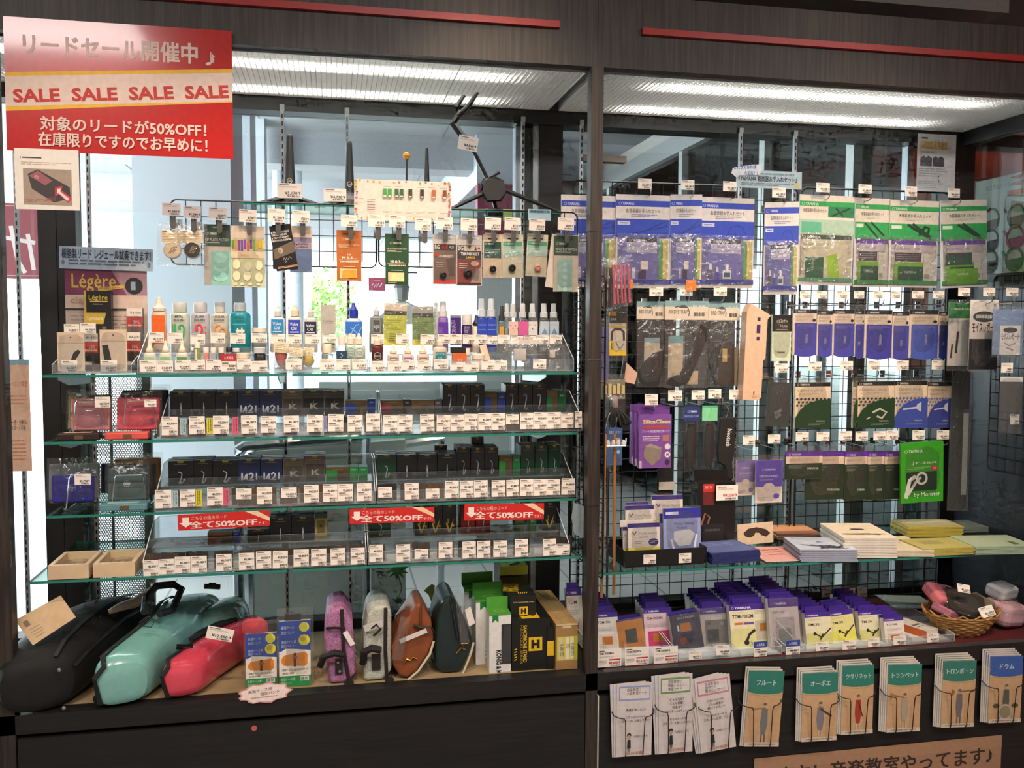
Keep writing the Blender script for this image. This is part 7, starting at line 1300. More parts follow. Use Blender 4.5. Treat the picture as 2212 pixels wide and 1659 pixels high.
for a, b, c_, d, p in ((1393, 852, 1421.5, 875, '3,300'), (1443.5, 843, 1473.4, 865.8, '4,895'), (1494, 843, 1522, 863, '2,035'), (1530, 840.5, 1558, 860.8, '2,295'), (1575.4, 841.8, 1603, 862.5, '3,410'), (1604.5, 940.5, 1631, 960.8, '649'), (1659, 938.7, 1686, 958, '814')): tag(RW, a, b, c_, d, .335, p); hook(RW, (a+c_)/2+6, d+12, YR, .15)
def a_deo(c_): return lambda A: (A.r(0, 0, 100, 62, c_), logo(A, 24, 24, 4, 'd6cbe6', 42), A.t(14, 40, 5, 'DEODORANT', 'e0d8ec', w=72), A.lines(14, 44, 86, 48, 2, 'b3a2d6', .4), A.c(50, 62, 20, 'd3c6bc', 9), A.c(78, 84, 11, c_, 6), A.lines(10, 86, 50, 94, 2, 'b3a49c', .35))
pack('deodorant_pack', 'front purple and white deodorant pack', 'pack', 1632, 994, 1690, 1086, .37, M('d6c9be', .6), a_deo('5a45ae'), film=FILM, fp=(.003, .003, .002, .022), th=.006); pack('deodorant_pack', 'paler deodorant pack behind the front one', 'pack', 1590, 994, 1631, 1070, .40, M('d6c9be', .6), a_deo('8a78b4'), film=FILM, fp=(.003, .003, .002, .018), th=.006)
# ================================================================ RIGHT BAY: RODS, BRUSH, SIDE WALL
def rods(label, x0, x1, y0, y1, Y, n, col, r=.0042, tilt=0.0, film=True):
    X0, X1, Z0, Z1 = rectY(x0, y0, x1, y1, Y); w, h = X1-X0, Z1-Z0; e = thing('cleaning_rod_pack', label, 'pack', ((X0+X1)/2, Y, Z1), ry=tilt)
    for k in range(n): x = -w/2+w*(k+.5)/n; MB().tube([(x, .004*(k % 2), -h), (x, .004*(k % 2), 0)], r, M(col, .45), 8).build('rod', e, True)
    if film: bag(e, -w/2-.005, w/2+.005, -h-.01, .03, -.01, .014, FILM, 5)
    return e
rods('bundle of pink swab rods beside the central post', 1320, 1360, 572, 655, .16, 5, 'cf6478', tilt=-.06); rods('bundle of dark brown rods beside the central post', 1301, 1326, 578, 664, .18, 4, '4a3128', film=True); rods('slim purple swab in a long clear bag beside the post', 1300, 1315, 706, 820, .14, 2, '6f72a0', r=.008)
def a_yel(A): A.r(0, 0, 100, 26, '2a2420').r(0, 0, 40, 10, 'd99a3a').t(8, 20, 6, 'SAX', 'e9dcc0', w=34).t(20, 30, 4, 'COMFORT', 'd9c89a', w=60).r(0, 33, 100, 37, 'd3b02e').line([(14, 66), (16, 46), (32, 40), (66, 40), (84, 46), (86, 66)], 12, '2a2522').r(36, 44, 66, 68, 'd8ccba').r(0, 68, 28, 88, 'd3b02e').line([(14, 71), (12, 80), (18, 86)], 5, '3a342c').line([(40, 70), (62, 86), (84, 72)], 4, '5a524a').r(0, 88, 100, 100, 'd3b02e')
pack('strap_card', 'yellow and black neck strap card beside the post', 'card', 1316, 673, 1353, 768, .24, M('d6cbb8', .5), a_yel, th=.006, film=FILM, fp=(.004, .006, .02, .03))
p = PY(1328, 880, .15); e = thing('cleaning_brush', 'black bristle brush head in a clear wrap hanging by the post', 'brush', p)
for k in range(16):
    a = -1.0+2.0*k/15; MB().tube([(.008*a, .006*(k % 3-1), 0), (.036*a+.006, .01*(k % 3-1), -.036), (.046*a+.008, .012*(k % 3-1), -.064+.01*abs(a))], [.005, .005, .0025], M('26282a', .5), 5).build('bristle_tuft', e)
MB().lathe([(.01, 0), (.012, .01), (.01, .03), (.006, .04)], M('9a8a86', .5), 10).build('ferrule', e, True); bag(e, -.034, .036, -.03, .045, -.022, .02, FILM, 5)
for i, (xa, xb, yb, lb) in enumerate(((1308, 1299, 1290, 'left'), (1328, 1326, 1285, 'right'))):
    a, b = PY(xa, 905, .12+.03*i), PY(xb, yb, .10+.03*i); e = thing('wooden_dowel', '%s long wooden mop dowel hanging by the post' % lb, 'rod', a); MB().tube([(0, 0, -.05), b-a], .0055, M('a8733c', .5, scale=20), 8).build('dowel', e, True); MB().tube([(0, 0, -.05), (.0, -.006, -.02), (.008, -.006, .01), (.016, 0, .02)], .002, CHROME, 5).build('hook_wire', e)
e = thing('wooden_dowel', 'thin dark metal cleaning rod between the wooden dowels', 'rod', PY(1312, 1010, .14)); MB().tube([(0, 0, 0), (PY(1311, 1300, .14)-PY(1312, 1010, .14))], .0035, M('57545a', .3, .7), 8).build('rod', e)
e = thing('clip_rack', 'chrome clip rack with pale clips on the side mesh', 'rack', PY(1325, 950, .13)); MB().tube([(-.03, 0, 0), (-.03, -.01, -.02), (.04, -.01, -.02), (.045, 0, .005)], .0025, CHROME, 6).build('rail', e)
for k in range(4): MB().lathe([(.007, 0), (.008, .008), (.004, .018)], M('cfd2d2', .3), 8, (-.02+.018*k, -.005, -.018)).build('clip', e, True)
e = pack('cork_pack', 'pack of small pale cork pieces above the brush', 'pack', 1298, 820, 1350, 862, .26, M('8f8a78', .6), None, th=.004, film=FILM, fp=(.002, .002, .002, .02)); w = .08
for k in range(5): MB().box(-.036+.016*k, -.024+.016*k, -.010, 0, -.05, -.02+.006*(k % 2), M('c3b184', .7)).build('cork', e)
put(MB().box(-.006, .006, 0, .01, -.15, 0, M('1d1c1c', .5)).build('reamer'), 'thin black tool leaning left of the bird straps', 'tool').location = PY(1352, 766, .3); bpy.context.scene.collection.objects[-1].rotation_euler = (0, .13, 0)
put(MB().prism([(-.025, -.03), (.02, -.04), (.03, 0), (-.015, .04)], 0, .001, M('d0a894', .6)).build('paper_slip'), 'pinkish paper slip beside the thin black tool', 'paper').location = PY(1360, 806, .33)
e = thing('paper_slip', 'crumpled pale paper sheet behind the central post', 'paper', PY(1250, 1130, .3)); MB().prism([(-.02, .075), (.03, .055), (.03, -.06), (.01, -.05), (-.015, -.04), (-.026, .02)], 0, .002, M('a9bcc4', .6)).build('sheet', e)
put(MB().box(-.03, .03, 0, .002, -.20, 0, M('1c1a1a', .6)).build('strap_pad'), 'black strap pad hanging behind the purple mask boxes', 'strap').location = PY(1437, 960, .43)
put(MB().box(-.032, .032, 0, .001, -.03, 0, M('b9b2a6', .6)).build('paper_label'), 'grey text label on the mesh above the mask tray', 'label').location = PY(1441, 1041, .42)
# side wall
def sidepack(name, label, x0, y0, x1, y1, Y, base, art, cat='pack', **k): return pack(name, label, cat, x0, y0, x1, y1, Y, base, art, rz=k.pop('rz', -.3), **k)
def a_rd(A): A.r(0, 0, 100, 25, '1f7a3c'); logo(A, 10, 12, 3, 'cfe4cf', 30); A.t(52, 12, 4, 'Reed', 'cfe4cf', w=36).line([(34, 80), (40, 46)], 9, '26221f').line([(14, 88), (18, 66)], 7, '26221f')
sidepack('reed_guard_pack', 'green topped pack with slim black pieces on the end wall', 2052, 653, 2097, 790, .30, M('cfcac4', .5), a_rd, film=FILM, fp=(.002, .002, .02, .01))
def a_mo(A): A.r(0, 0, 100, 56, 'ddd6d0').c(50, 24, 40, '2a2a2c', 8).lines(22, 21, 78, 26, 1, 'b9b5b0', 1).t(8, 46, 12, 'モイスレガート', '232122', w=88, bold=.02).r(0, 56, 100, 100, '1c1a1b').line([(30, 62), (26, 92)], 6, '2f2c2d').line([(70, 62), (74, 92)], 6, '2f2c2d')
sidepack('humidity_pack', 'white and black humidity pack with brush lettering on the end wall', 2099, 648, 2150, 798, .20, M('d8d2cc', .5), a_mo, film=FILM, fp=(.002, .002, .01, .004))
def a_mo2(A): A.r(0, 0, 100, 40, '7a92b8').r(24, 36, 92, 100, 'd6d3d3').c(58, 46, 24, '3a3e44', 6).t(28, 66, 12, 'モイスレガート', '2a2a30', w=60, bold=.02).line([(40, 74), (56, 80), (76, 74)], 4, 'a88fa0').line([(46, 84), (70, 90)], 4, 'a88fa0')
sidepack('humidity_pack', 'blue and white humidity pack with brush lettering at the frame edge', 2150, 668, 2204, 766, .10, M('7a8fae', .5), a_mo2, film=FILM, fp=(.002, .002, .01, .01))
sidepack('dark_pouch', 'long dark green pouch hanging on the end wall', 2056, 800, 2088, 1098, .36, M('18211f', .4), lambda A: A.r(70, 30, 100, 90, '8a8d88').r(70, 28, 100, 31, '4a2f5a'), film=FILM, fp=(.004, .01, .01, .005))
sidepack('mesh_cloth_pack', 'grey mesh cloth pack with a white header at the frame edge', 2164, 814, 2204, 890, .08, M('4d4d4e', .8, bump=.4), lambda A: A.r(0, 0, 100, 14, 'c9c8c6'), film=FILMT, fp=(.001, .001, .08, .001))
tag('on the dark end wall', 2163, 784, 2188, 805, .09, '990'); tag('on the dark end wall', 2182, 895, 2202, 917, .09, '660')
for i, x in enumerate((2083, 2137, 2187)): tag('along the end wall mesh', x-13, 622, x+13, 640, .16+.02*(2-i), '2,420'); hook('along the end wall mesh', x+4, 655, .36-.08*i, .11)
# poster on the glazed side
pa, pb = PX(2108, 480, XR+.02), PX(2260, 480, XR+.02); e = thing('mouthpiece_poster', 'white poster of coloured straps on the glazed end wall', 'poster', (XR+.0135, (pa.y+pb.y)/2, ZY(2130, 612, pa.y)))
pw = abs(pb.y-pa.y); ph = PX(2150, 385, XR+.02).z-e.location.z; A = Art(pw, ph, MB().box(-pw/2, pw/2, 0, .001, 0, ph, M('d6d4d2', .6)), 0, None, 0)
A.t(16, 11, 4, 'カスタムパーツ', '4a4a4c', w=36).r(48, 15, 70, 20, 'd96a3a').poly([(50, 3), (72, 1), (66, 6)], 'b3404a').poly([(50, 9), (72, 7), (66, 12)], 'b3404a')
for r_, (y, c1, c2) in enumerate(((40, '6a5f4a', '3a3230'), (60, '1f2422', '8a4a68'), (80, '2a2420', '3f6a3c'))):
    for k, (x, c_) in enumerate(((26, c1), (62, c2))): A.ring(x, y, 13, 2.6, c_).poly([(x-13, y+1), (x+13, y-1), (x+11, y+7), (x, y+9), (x-9, y+7)], c_).line([(x-13, y-4), (x-17, y-8)], 3, c_)
A.build('sheet', e); e.rotation_euler = (0, 0, -PI/2)
# ================================================================ SHEET MUSIC SHELF
ZM = .6438
def booklet(name, label, px, py, w, d, z, col, rz, art=None, th=.004, group=None, edge='cfcac2', cat='booklet'):
    q_ = PZ(px, py, ZM); e = thing(name, label, cat, (q_.x, q_.y, z), group, rz=rz); MB().box(-w/2, w/2, 0, d, 0, th, M(edge, .6), top=M(col, .5)).build('pages', e)
    if art:
        A = Art(w, d, None, 0); art(A); o = A.build('cover_print', e); o.location = (0, 0, th+.0003); o.rotation_euler = (-PI/2, 0, 0)
    return e
def stack(nm, word, n, px, py, w, d, col, rz, art=None, th=.004, step=.0006, edge='cfcac2', grp=None, jit=.004):
    rr = random.Random(n+int(px))
    for k in range(n):
        lb = '%s, %s from the top of its stack' % (word, ORD[n-1-k]) if n > 1 else word
        booklet(nm, lb, px+rr.uniform(-1, 1)*2, py, w, d, ZM+.0008+k*(th+step), col, rz+rr.uniform(-.02, .02), art if k == n-1 else None, th, grp or word+' stack', edge)
def a_sh(A): A.r(4, 4, 96, 96, '55608f').lines(20, 20, 80, 50, 3, '8f96b8', .3)
stack('score_folder', 'dark blue wrapped score folder', 7, 1590, 1216, .19, .16, '3a4680', .12, a_sh, .005, edge='262f66')
stack('pink_score', 'pink printed score sheet beside the blue folders', 1, 1704, 1213, .17, .20, 'cf9a90', -.05, lambda A: A.lines(30, 20, 70, 70, 3, 'b36a68', .3), .002)
stack('orange_booklet', 'orange covered booklet at the back of the shelf', 5, 1726, 1166, .17, .16, 'd69a6a', -.1, lambda A: A.r(0, 70, 100, 100, '8a5a44'), .004, edge='5a4438')
def a_gs(A): A.poly([(50, 30), (60, 42), (46, 46)], '7a8498'); rr = random.Random(2); [A.line([(10+80*rr.random(), 62+30*rr.random()), (10+80*rr.random(), 62+30*rr.random())], 2, '22242c') for _ in range(16)]; A.lines(10, 8, 80, 18, 2, 'aab0bc', .3)
stack('grey_score', 'pale grey score with black ornament', 6, 1790, 1214, .20, .19, 'b4bac6', -.2, a_gs, .006, .0012, edge='8f97aa')
def a_ws(A): A.c(52, 44, 14, '3a332c', 5); rr = random.Random(6); [A.line([(6+90*rr.random(), 72+10*rr.random()), (6+90*rr.random(), 72+10*rr.random())], 1.6, '3a3630') for _ in range(12)]; A.lines(30, 10, 70, 16, 2, 'b9a888', .3)
stack('white_score', 'cream white score with a dark oval', 8, 1880, 1206, .19, .24, 'dfcfb4', -.2, a_ws, .008, .0012, edge='d6cfc4')
stack('cream_score', 'cream score beside the tall white stack', 5, 1958, 1203, .20, .22, 'd3c6a8', -.18, lambda A: A.lines(20, 30, 70, 50, 3, 'b0a07c', .3).r(10, 12, 50, 18, 'a8564a'), .004, edge='cfc4ac')
stack('olive_score', 'olive yellow score in a clear sleeve', 6, 2052, 1200, .21, .15, 'b4a862', -.05, lambda A: A.r(20, 30, 60, 60, 'a0945a'), .004, edge='b0a04e')
stack('yellow_score', 'yellow wrapped score further back', 8, 2020, 1160, .22, .14, 'b9b07a', -.15, lambda A: A.r(10, 20, 90, 80, 'c3bd94'), .0045, edge='b3a23c')
stack('green_score', 'pale green score at the right end', 6, 2172, 1198, .23, .17, 'a9b494', -.1, lambda A: A.r(70, 60, 80, 86, '5a6250'), .0045, edge='96a890')
stack('grey_green_score', 'grey green score at the back right corner', 5, 2130, 1150, .22, .13, '6f7a74', -.1, None, .004, edge='6a746e')
def a_hed(A): A.poly([(16, 44), (30, 24), (54, 20), (80, 34), (92, 54), (80, 70), (66, 60), (60, 48), (50, 46), (46, 60), (34, 68), (22, 60)], '3f3128')
pack('ornament_card', 'cream card with a brown ornament standing behind the pink score', 'card', 1592, 1130, 1669, 1175, .33, M('dfc6a8', .6), a_hed, th=.002, tilt=-.05)
# black carton with tags
X0, X1, Z0, Z1 = rectY(1507, 1042, 1588, 1160, .30); Z0 = ZM+.001; e = thing('strap_carton', 'tall black carton with red sticker standing behind the mask tray', 'box', ((X0+X1)/2, .30, Z0)); w, h = X1-X0, Z1-Z0; MB().box(-w/2, w/2, 0, .06, 0, h, M('161515', .35, coat=.2)).build('carton', e); MB().box(-w/2*.9, w/2*.9, .05, .052, h, h+.04, M('161515', .35)).build('hang_tab', e)
A = Art(w, h, None, 0); A.r(14, 2, 44, 14, 'c2302c').t(18, 9, 4, '50%', 'f0d0c8', w=20).r(14, 14, 44, 34, '6a2424').line([(10, 64), (20, 46), (32, 52), (24, 70)], 5, '8a5a40').r(14, 62, 70, 96, '222122').lines(20, 70, 60, 76, 1, '4a4a4c', .6); A.build('print', e)
tag('on the tall black carton', 1547, 1048, 1594, 1081, .285, '9,350', red=True, big=None)
# mask tray
X0, X1 = XY(1347, 1205, .10), XY(1526, 1205, .10); w = (X1-X0)/2; e = thing('mask_tray', 'black plastic tray of flute safety guards', 'tray', ((X0+X1)/2, .10, ZM+.0005)); D = .16; BT = M('121212', .45)
for nm, bx in (('base', (-w*.94, w*.94, .004, D, 0, .004)), ('back', (-w, w, D-.003, D, .004, .06)), ('side', (-w, -w+.003, 0, D, .004, .06)), ('side', (w-.003, w, 0, D, .004, .06))): MB().box(*bx, BT).build(nm, e)
MB().prism([(-w*.94, .004), (w*.94, .004), (w, .058), (-w, .058)], 0, .003, BT).build('front', e)
def a_gd(blue):
    def f(A):
        if blue: A.r(0, 0, 100, 100, '8f9ac8').r(0, 0, 100, 22, '2a2f9a').r(6, 8, 40, 14, 'c9cfee').t(30, 36, 6, 'Flute Safety', '4a4a9a', w=52).t(36, 44, 6, 'Guard', '4a4a9a', w=26).poly([(28, 50), (70, 46), (84, 56), (70, 80), (40, 82), (26, 66)], 'd6d8de').line([(20, 66), (28, 92)], 5, 'dfe0e6').line([(88, 58), (80, 94)], 5, 'dfe0e6').r(0, 86, 100, 100, '3a3fa0')
        else: A.r(0, 0, 100, 13, '33277a').r(0, 13, 100, 74, 'd9d0c8').t(34, 34, 7, 'Flute Safety', '8a8298', w=58).t(34, 44, 7, 'Guard', '8a8298', w=28).line([(14, 26), (20, 34), (26, 24)], 4, '5a5078').c(80, 58, 16, '2f2670', 11).lines(68, 54, 92, 62, 2, 'b4aed0', .4).lines(20, 54, 48, 66, 2, '9a94a8', .3).r(0, 74, 100, 100, 'cfc84a')
    return f
for x0, y0, x1, y1, Y, bl, lb in ((1352, 1085, 1400, 1150, .235, 0, 'pale guard pack at the back left of the mask tray'), (1408, 1070, 1474, 1140, .24, 0, 'pale guard pack at the back of the mask tray'), (1350, 1092, 1412, 1160, .215, 0, 'white and purple guard pack in the middle of the mask tray'), (1356, 1130, 1424, 1200, .165, 0, 'white and purple guard pack in front with yellow contents'), (1425, 1108, 1508, 1200, .19, 1, 'blue guard zip pack behind the front one'), (1432, 1097, 1512, 1196, .165, 1, 'front blue zip pack with a white flute guard'), (1345, 1138, 1366, 1200, .185, 0, 'guard pack edge at the left end of the mask tray')):
    pack('flute_guard_pack', lb, 'pack', x0, y0, x1, y1, Y, M('c9c4c0', .5), a_gd(bl), th=.008, film=FILM, fp=(.002, .002, .001, .006), rx=-.08, group='flute guard packs')
tag('on the black mask tray', 1390, 1198, 1417, 1218, .096, '990'); tag('on the black mask tray', 1466, 1195, 1493, 1216, .096, '3,300')
put(MB().box(-.06, .06, 0, .001, -.012, .012, M('dfd8cc', .6)).build('text_strip'), 'white strip of small print across the mask tray packs', 'label').location = PY(1375, 1130, .20)
# ================================================================ TUNERS ON THE RIGHT PLINTH
cl = MB().box(.87, XR-.01, .03, .56, ZB, ZB+.003, M('5a1418', .85, bump=.2)).build('felt_cloth'); put(cl, 'dark red felt cloth under the tuner boxes', 'cloth')
put(MB().box(.86, 2.5, .0, .028, ZB, ZB+.002, ACRYL).build('acrylic_strip'), 'clear acrylic strip along the front of the right plinth', 'strip')
ZT = ZB+.0035; PURP = '3d2488'
def a_tun(kind, name):
    def f(A):
        if kind == 'blister': A.r(0, 0, 100, 16, PURP); logo(A, 10, 12, 5, 'c9c0e4', 40); A.r(0, 16, 100, 100, 'b9b6b4').r(14, 32, 88, 94, '6f6e6c').r(20, 56, 60, 90, '3a3d3e').r(20, 36, 34, 44, '55565a').c(74, 42, 7, '8a8b8a'); return
        if kind == 'silver': A.r(0, 0, 100, 18, PURP); logo(A, 10, 13, 4.6, 'c9c0e4', 42); A.r(0, 18, 100, 100, 'cfc6c8').t(12, 30, 5, name, '6a6470', w=40).r(20, 38, 84, 94, 'a8a3a8').r(28, 60, 70, 88, '7d8284').line([(20, 40), (90, 90)], 2, 'e0dade'); return
        if kind == 'navy': A.r(0, 0, 100, 100, '1b2340').t(26, 14, 6, 'FANTASIA', 'b9bccb', w=56).r(14, 22, 84, 56, '2c3357').r(30, 26, 66, 50, 'a86a2c').r(20, 30, 26, 46, 'c9cbd4').c(34, 74, 12, '7a2a22').c(62, 82, 12, '12141e'); return
        c1 = {'white': 'dcd3cc', 'pink': 'd9b9c4', 'orange': 'd98a24', 'yellow': 'd3cd8a', 'tm': 'd6d0b0', 'gm': 'd9d2b4'}[kind]
        A.r(0, 0, 100, 14 if kind != 'orange' else 6, PURP); logo(A, 6, 11, 5, 'd3cbe8', 40) if kind != 'orange' else None
        A.r(0, 14 if kind != 'orange' else 6, 100, 100, c1)
        if kind in 'tmyellow': A.t(10, 40, 8, name, '35322e', w=44, bold=.02).lines(10, 20, 60, 26, 2, 'b0a99a', .35).r(0, 62, 100, 100, 'c3c07a' if kind == 'tm' else 'd0cd60').line([(30, 62), (60, 76), (96, 50)], 5, '23211f').c(34, 64, 6, '23211f').line([(52, 84), (66, 66)], 7, '2c2a28')
        elif kind == 'gm': A.t(6, 32, 8, name, '38342f', w=50, bold=.03).lines(8, 18, 44, 22, 2, 'b9b09a', .35).lines(60, 16, 96, 26, 3, 'a8a294', .35).r(10, 42, 30, 47, 'c96a3a').r(32, 42, 56, 47, '6a4a8a').r(0, 56, 100, 100, 'cfc98e').r(60, 40, 100, 84, 'b4ac9a').r(70, 46, 96, 64, 'a8702e').line([(34, 90), (44, 70), (58, 60)], 6, '24211f').c(36, 88, 6, '24211f')
        else:
            if kind != 'orange': A.t(10, 30, 6.5, name, '4a4548', w=56, bold=.02).lines(12, 18, 60, 22, 2, 'b3a8a8', .35).lines(12, 42, 80, 52, 3, 'b3a4a6', .35)
            A.r(12, 60 if kind != 'orange' else 14, 92, 98, {'white': 'c9bfb4', 'pink': 'b8306a', 'orange': 'd98420'}[kind]).r(28, 66 if kind != 'orange' else 36, 72, 88 if kind != 'orange' else 84, 'a8662c' if kind != 'orange' else '3f4442')
    return f
def tuner(label, x0, y0, x1, y1, kind, name='', n=0, rx=-.22, tilt=0.0, Y=None, word=''):
    g = PZ((x0+x1)/2, y1, ZT) if Y is None else None; Y = Y if Y is not None else g.y; X0, X1, Z0, Z1 = rectY(x0, y0, x1, y1, Y); w, h = X1-X0, max(.05, Z1-ZT)
    for k in range(n, -1, -1):
        lb = label if k == 0 else 'purple topped %s box, %s behind the front one' % (word, ORD[k-1]); y = Y+k*.034; e = thing('tuner_box', lb, 'box', ((X0+X1)/2+.004*k, y, ZT), 'tuner boxes', rx=rx, ry=tilt)
        MB().box(-w/2, w/2, 0, .022, 0, h, M('d3ccc4', .5), top=M(PURP, .4)).build('carton', e)
        if kind not in ('orange', 'navy'): MB().prism([(-w*.36, 0), (w*.36, 0), (w*.36, .02), (-w*.36, .02)], .018, .022, M(PURP, .4)).build('hang_tab', e).location = (0, 0, h)
        A = Art(w, h, None, 0)
        if k == 0: a_tun(kind, name)(A)
        else: A.r(0, 0, 100, 16, PURP)
        A.build('print', e)
        if k == 0 and kind in ('blister', 'silver', 'orange', 'navy'): bag(e, -w/2, w/2, 0, h, -.012, .0, FILM, 5)
tuner('white tuner box at the post with an amber screen', 1289, 1326, 1338, 1402, 'white', 'TDM-700', 5, word='post side tuner'); tuner('orange tuner blister leaning right', 1340, 1338, 1396, 1399, 'orange', '', 1, tilt=-.10, word='orange tuner'); tuner('pink tuner box with an amber screen', 1395, 1316, 1456, 1396, 'pink', 'TDM-700DMN', 3, word='pink tuner'); tuner('dark navy tuner box with an orange screen', 1458, 1328, 1522, 1402, 'navy', '', 1, tilt=-.10, word='navy tuner'); tuner('grey tuner blister pack', 1518, 1316, 1580, 1395, 'blister', '', 5, word='grey tuner'); tuner('wide yellow tuner box with a clip and amber screen', 1582, 1308, 1672, 1398, 'gm', 'TDM-700GM', 6, word='wide tuner'); tuner('silver tuner blister with purple top', 1668, 1296, 1732, 1402, 'silver', 'TDM-700P', 6, word='silver tuner'); tuner('left clip microphone box with purple top', 1744, 1326, 1800, 1394, 'tm', 'TM-30', 6, word='left microphone'); tuner('yellow clip microphone box leaning right', 1801, 1322, 1852, 1386, 'yellow', 'TM-30', 2, tilt=-.08, word='yellow microphone'); tuner('right clip microphone box with purple top', 1860, 1322, 1911, 1384, 'tm', 'TM-30', 6, word='right microphone'); tuner('white small clip tuner box beside the microphones', 1914, 1336, 1957, 1390, 'white', 'TD-38', 2, word='small tuner')
X0 = XY(2010, 1370, .10); e = thing('metronome_box', 'white and orange tuner carton lying near the basket', 'box', (X0, .09, ZT), rz=.35); MB().box(-.035, .035, 0, .15, 0, .03, M('dcd2c8', .5), top=M('d9d0c6', .5)).build('carton', e); MB().box(-.0355, -.035, 0, .15, 0, .03, M('c8622a', .5)).build('orange_side', e); A = Art(.07, .15, None, 0); A.t(20, 60, 8, 'KORG', '2c2a2a', w=56, bold=.03).r(20, 68, 70, 71, '8a8480'); o = A.build('print', e); o.location = (0, 0, .0304); o.rotation_euler = (-PI/2, 0, 0)
for i, (a, b, n_) in enumerate(((1290, 1462, 4), (1466, 1690, 5), (1697, 2062, 8))):
    ZS[9] = ZB+.0032; acryl_tray('clear acrylic tuner tray, %s from the post' % ORD[i], a, b, 1412-12*i, 9, .034, .28, tiers=False, ndiv=n_, hl=.03, hb=.05)
RW = 'along the tuner trays'
for a, b, c_, d, p, bg_ in ((1291, 1402, 1342, 1440.7, '3,610', 'TDM-700DMN5'), (1350, 1398, 1401.6, 1436.6, '3,610', 'TDM-700DPO4'), (1412.7, 1396.5, 1463.9, 1432.4, '3,610', 'TDM-700DMN2')): tag(RW, a, b, c_, d, .030, p, big=bg_)
for a, b, c_, d, p, tc in ((1488, 1406, 1516, 1424.7, '5,170', None), (1547.4, 1393.7, 1576, 1414.4, '4,400', None), (1628.5, 1385.4, 1656.7, 1418, '5,270', '2a4a9a'), (1697.7, 1382.6, 1728, 1415, '4,400', '2a4a9a'), (1762.7, 1386.8, 1790, 1406, '3,200', None), (1820, 1383.5, 1849, 1403, '3,200', None), (1875.3, 1378, 1899.6, 1397, '3,200', None), (1930, 1373.5, 1957.8, 1393, '4,620', None), (2003.4, 1368.8, 2028, 1387, '7,590', None)): tag(RW, a, b, c_, d, .030, p, topc=tc)
for i, x in enumerate((1785, 1810, 1836, 1862)): tag('at the back of the tuner trays', x-10, 1270, x+11, 1290, .44, '2,970')
tuner('purple topped box glimpsed left of the central post', 1228, 1275, 1262, 1360, 'white', 'TDM', 0, Y=.30, word='hidden')
e = thing('acrylic_plate', 'clear acrylic plate leaning behind the small tuner boxes', 'plate', PY(1960, 1300, .42)); MB().box(-.11, .11, -.06, .06, -.002, .001, ACRYL, top=M('b9c0c6', .3)).build('plate', e); e.rotation_euler = (.15, .1, .1)
# wicker basket
c = PZ(2112, 1383, ZT); c.y += .09; e = thing('wicker_basket', 'round wicker basket of wrapped cloths on the felt', 'basket', (c.x-.004, c.y, ZT)); WK = M('b07f42', .6, scale=60, var=.2, bump=.4); rB, rT, hB = .075, .135, .075
for k in range(9):
    t = k/8; r_ = rB+(rT-rB)*t**.8; MB().tube([((r_+.0025*(1 if (j+k) % 2 else -1))*math.cos(2*PI*j/28), (r_+.0025*(1 if (j+k) % 2 else -1))*math.sin(2*PI*j/28)*.8, .004+hB*t) for j in range(28)], .0046, WK, 5, closed=True).build('weave_ring', e, True)
for j in range(14):
    a = 2*PI*j/14; pts = [((rB+(rT-rB)*t**.8)*math.cos(a), (rB+(rT-rB)*t**.8)*math.sin(a)*.8, .003+hB*t) for t in (0, .3, .6, 1)]; a2 = a+.35; pts += [(rT*1.05*math.cos(a+.17), rT*1.05*math.sin(a+.17)*.8, hB+.020), (rT*math.cos(a2), rT*math.sin(a2)*.8, hB+.004)]; MB().tube(pts, .0036, WK, 5).build('stake', e, True)
MB().lathe([(rB, .001), (rB, .005)], WK, 20, sy=.8).build('bottom', e)
def cloth(label, dx, dy, dz, w, d, h, col, rz, rx, ry):
    e = thing('wrapped_cloth', label, 'cloth pack', (c.x+dx, c.y+dy, ZT+dz), 'wrapped cloths', rz=rz, rx=rx, ry=ry); o = MB().box(-w/2, w/2, -d/2, d/2, -h/2, h/2, M(col, .8, bump=.3)).build('cloth', e); mo = o.modifiers.new('b', 'BEVEL'); mo.width = min(h, d)*.3; mo.segments = 3; o = bag(e, -w*.55, w*.55, -d*.56, d*.56, -h*.7, h*.7, FILMX, 6); o.rotation_euler = (PI/2, 0, 0); return e
cloth('salmon pink wrapped cloth at the back of the basket', -.045, .045, .125, .13, .10, .045, 'd9757c', .2, .5, .25); cloth('dark brown wrapped cloth lying across the basket', .0, -.02, .112, .14, .11, .022, '2b241d', -.35, .55, .28); cloth('olive brown wrapped cloth at the right of the basket', .075, .01, .098, .09, .09, .035, '7a6848', .3, .3, -.2); cloth('mauve wrapped cloth at the left of the basket', -.075, -.01, .085, .07, .08, .03, 'b8708a', .4, .2, .4)
for i, (x0, y0, x1, y1, tl) in enumerate(((2068, 1262, 2096, 1280, .2), (2117, 1310, 2147, 1332, -.2))): tag('on the cloths in the basket', x0, y0, x1, y1, c.y-.10+.05*(1-i), '1,650', tilt=tl, rx=-.5)
cloth('pink and white wrapped cloth at the right edge of the plinth', .205, .03, .055, .12, .12, .09, 'd3a6ac', .2, .1, .1); cloth('white wrapped cloth on top of the pink one at the edge', .21, .05, .13, .10, .08, .05, 'cfcac8', .3, .2, 0)
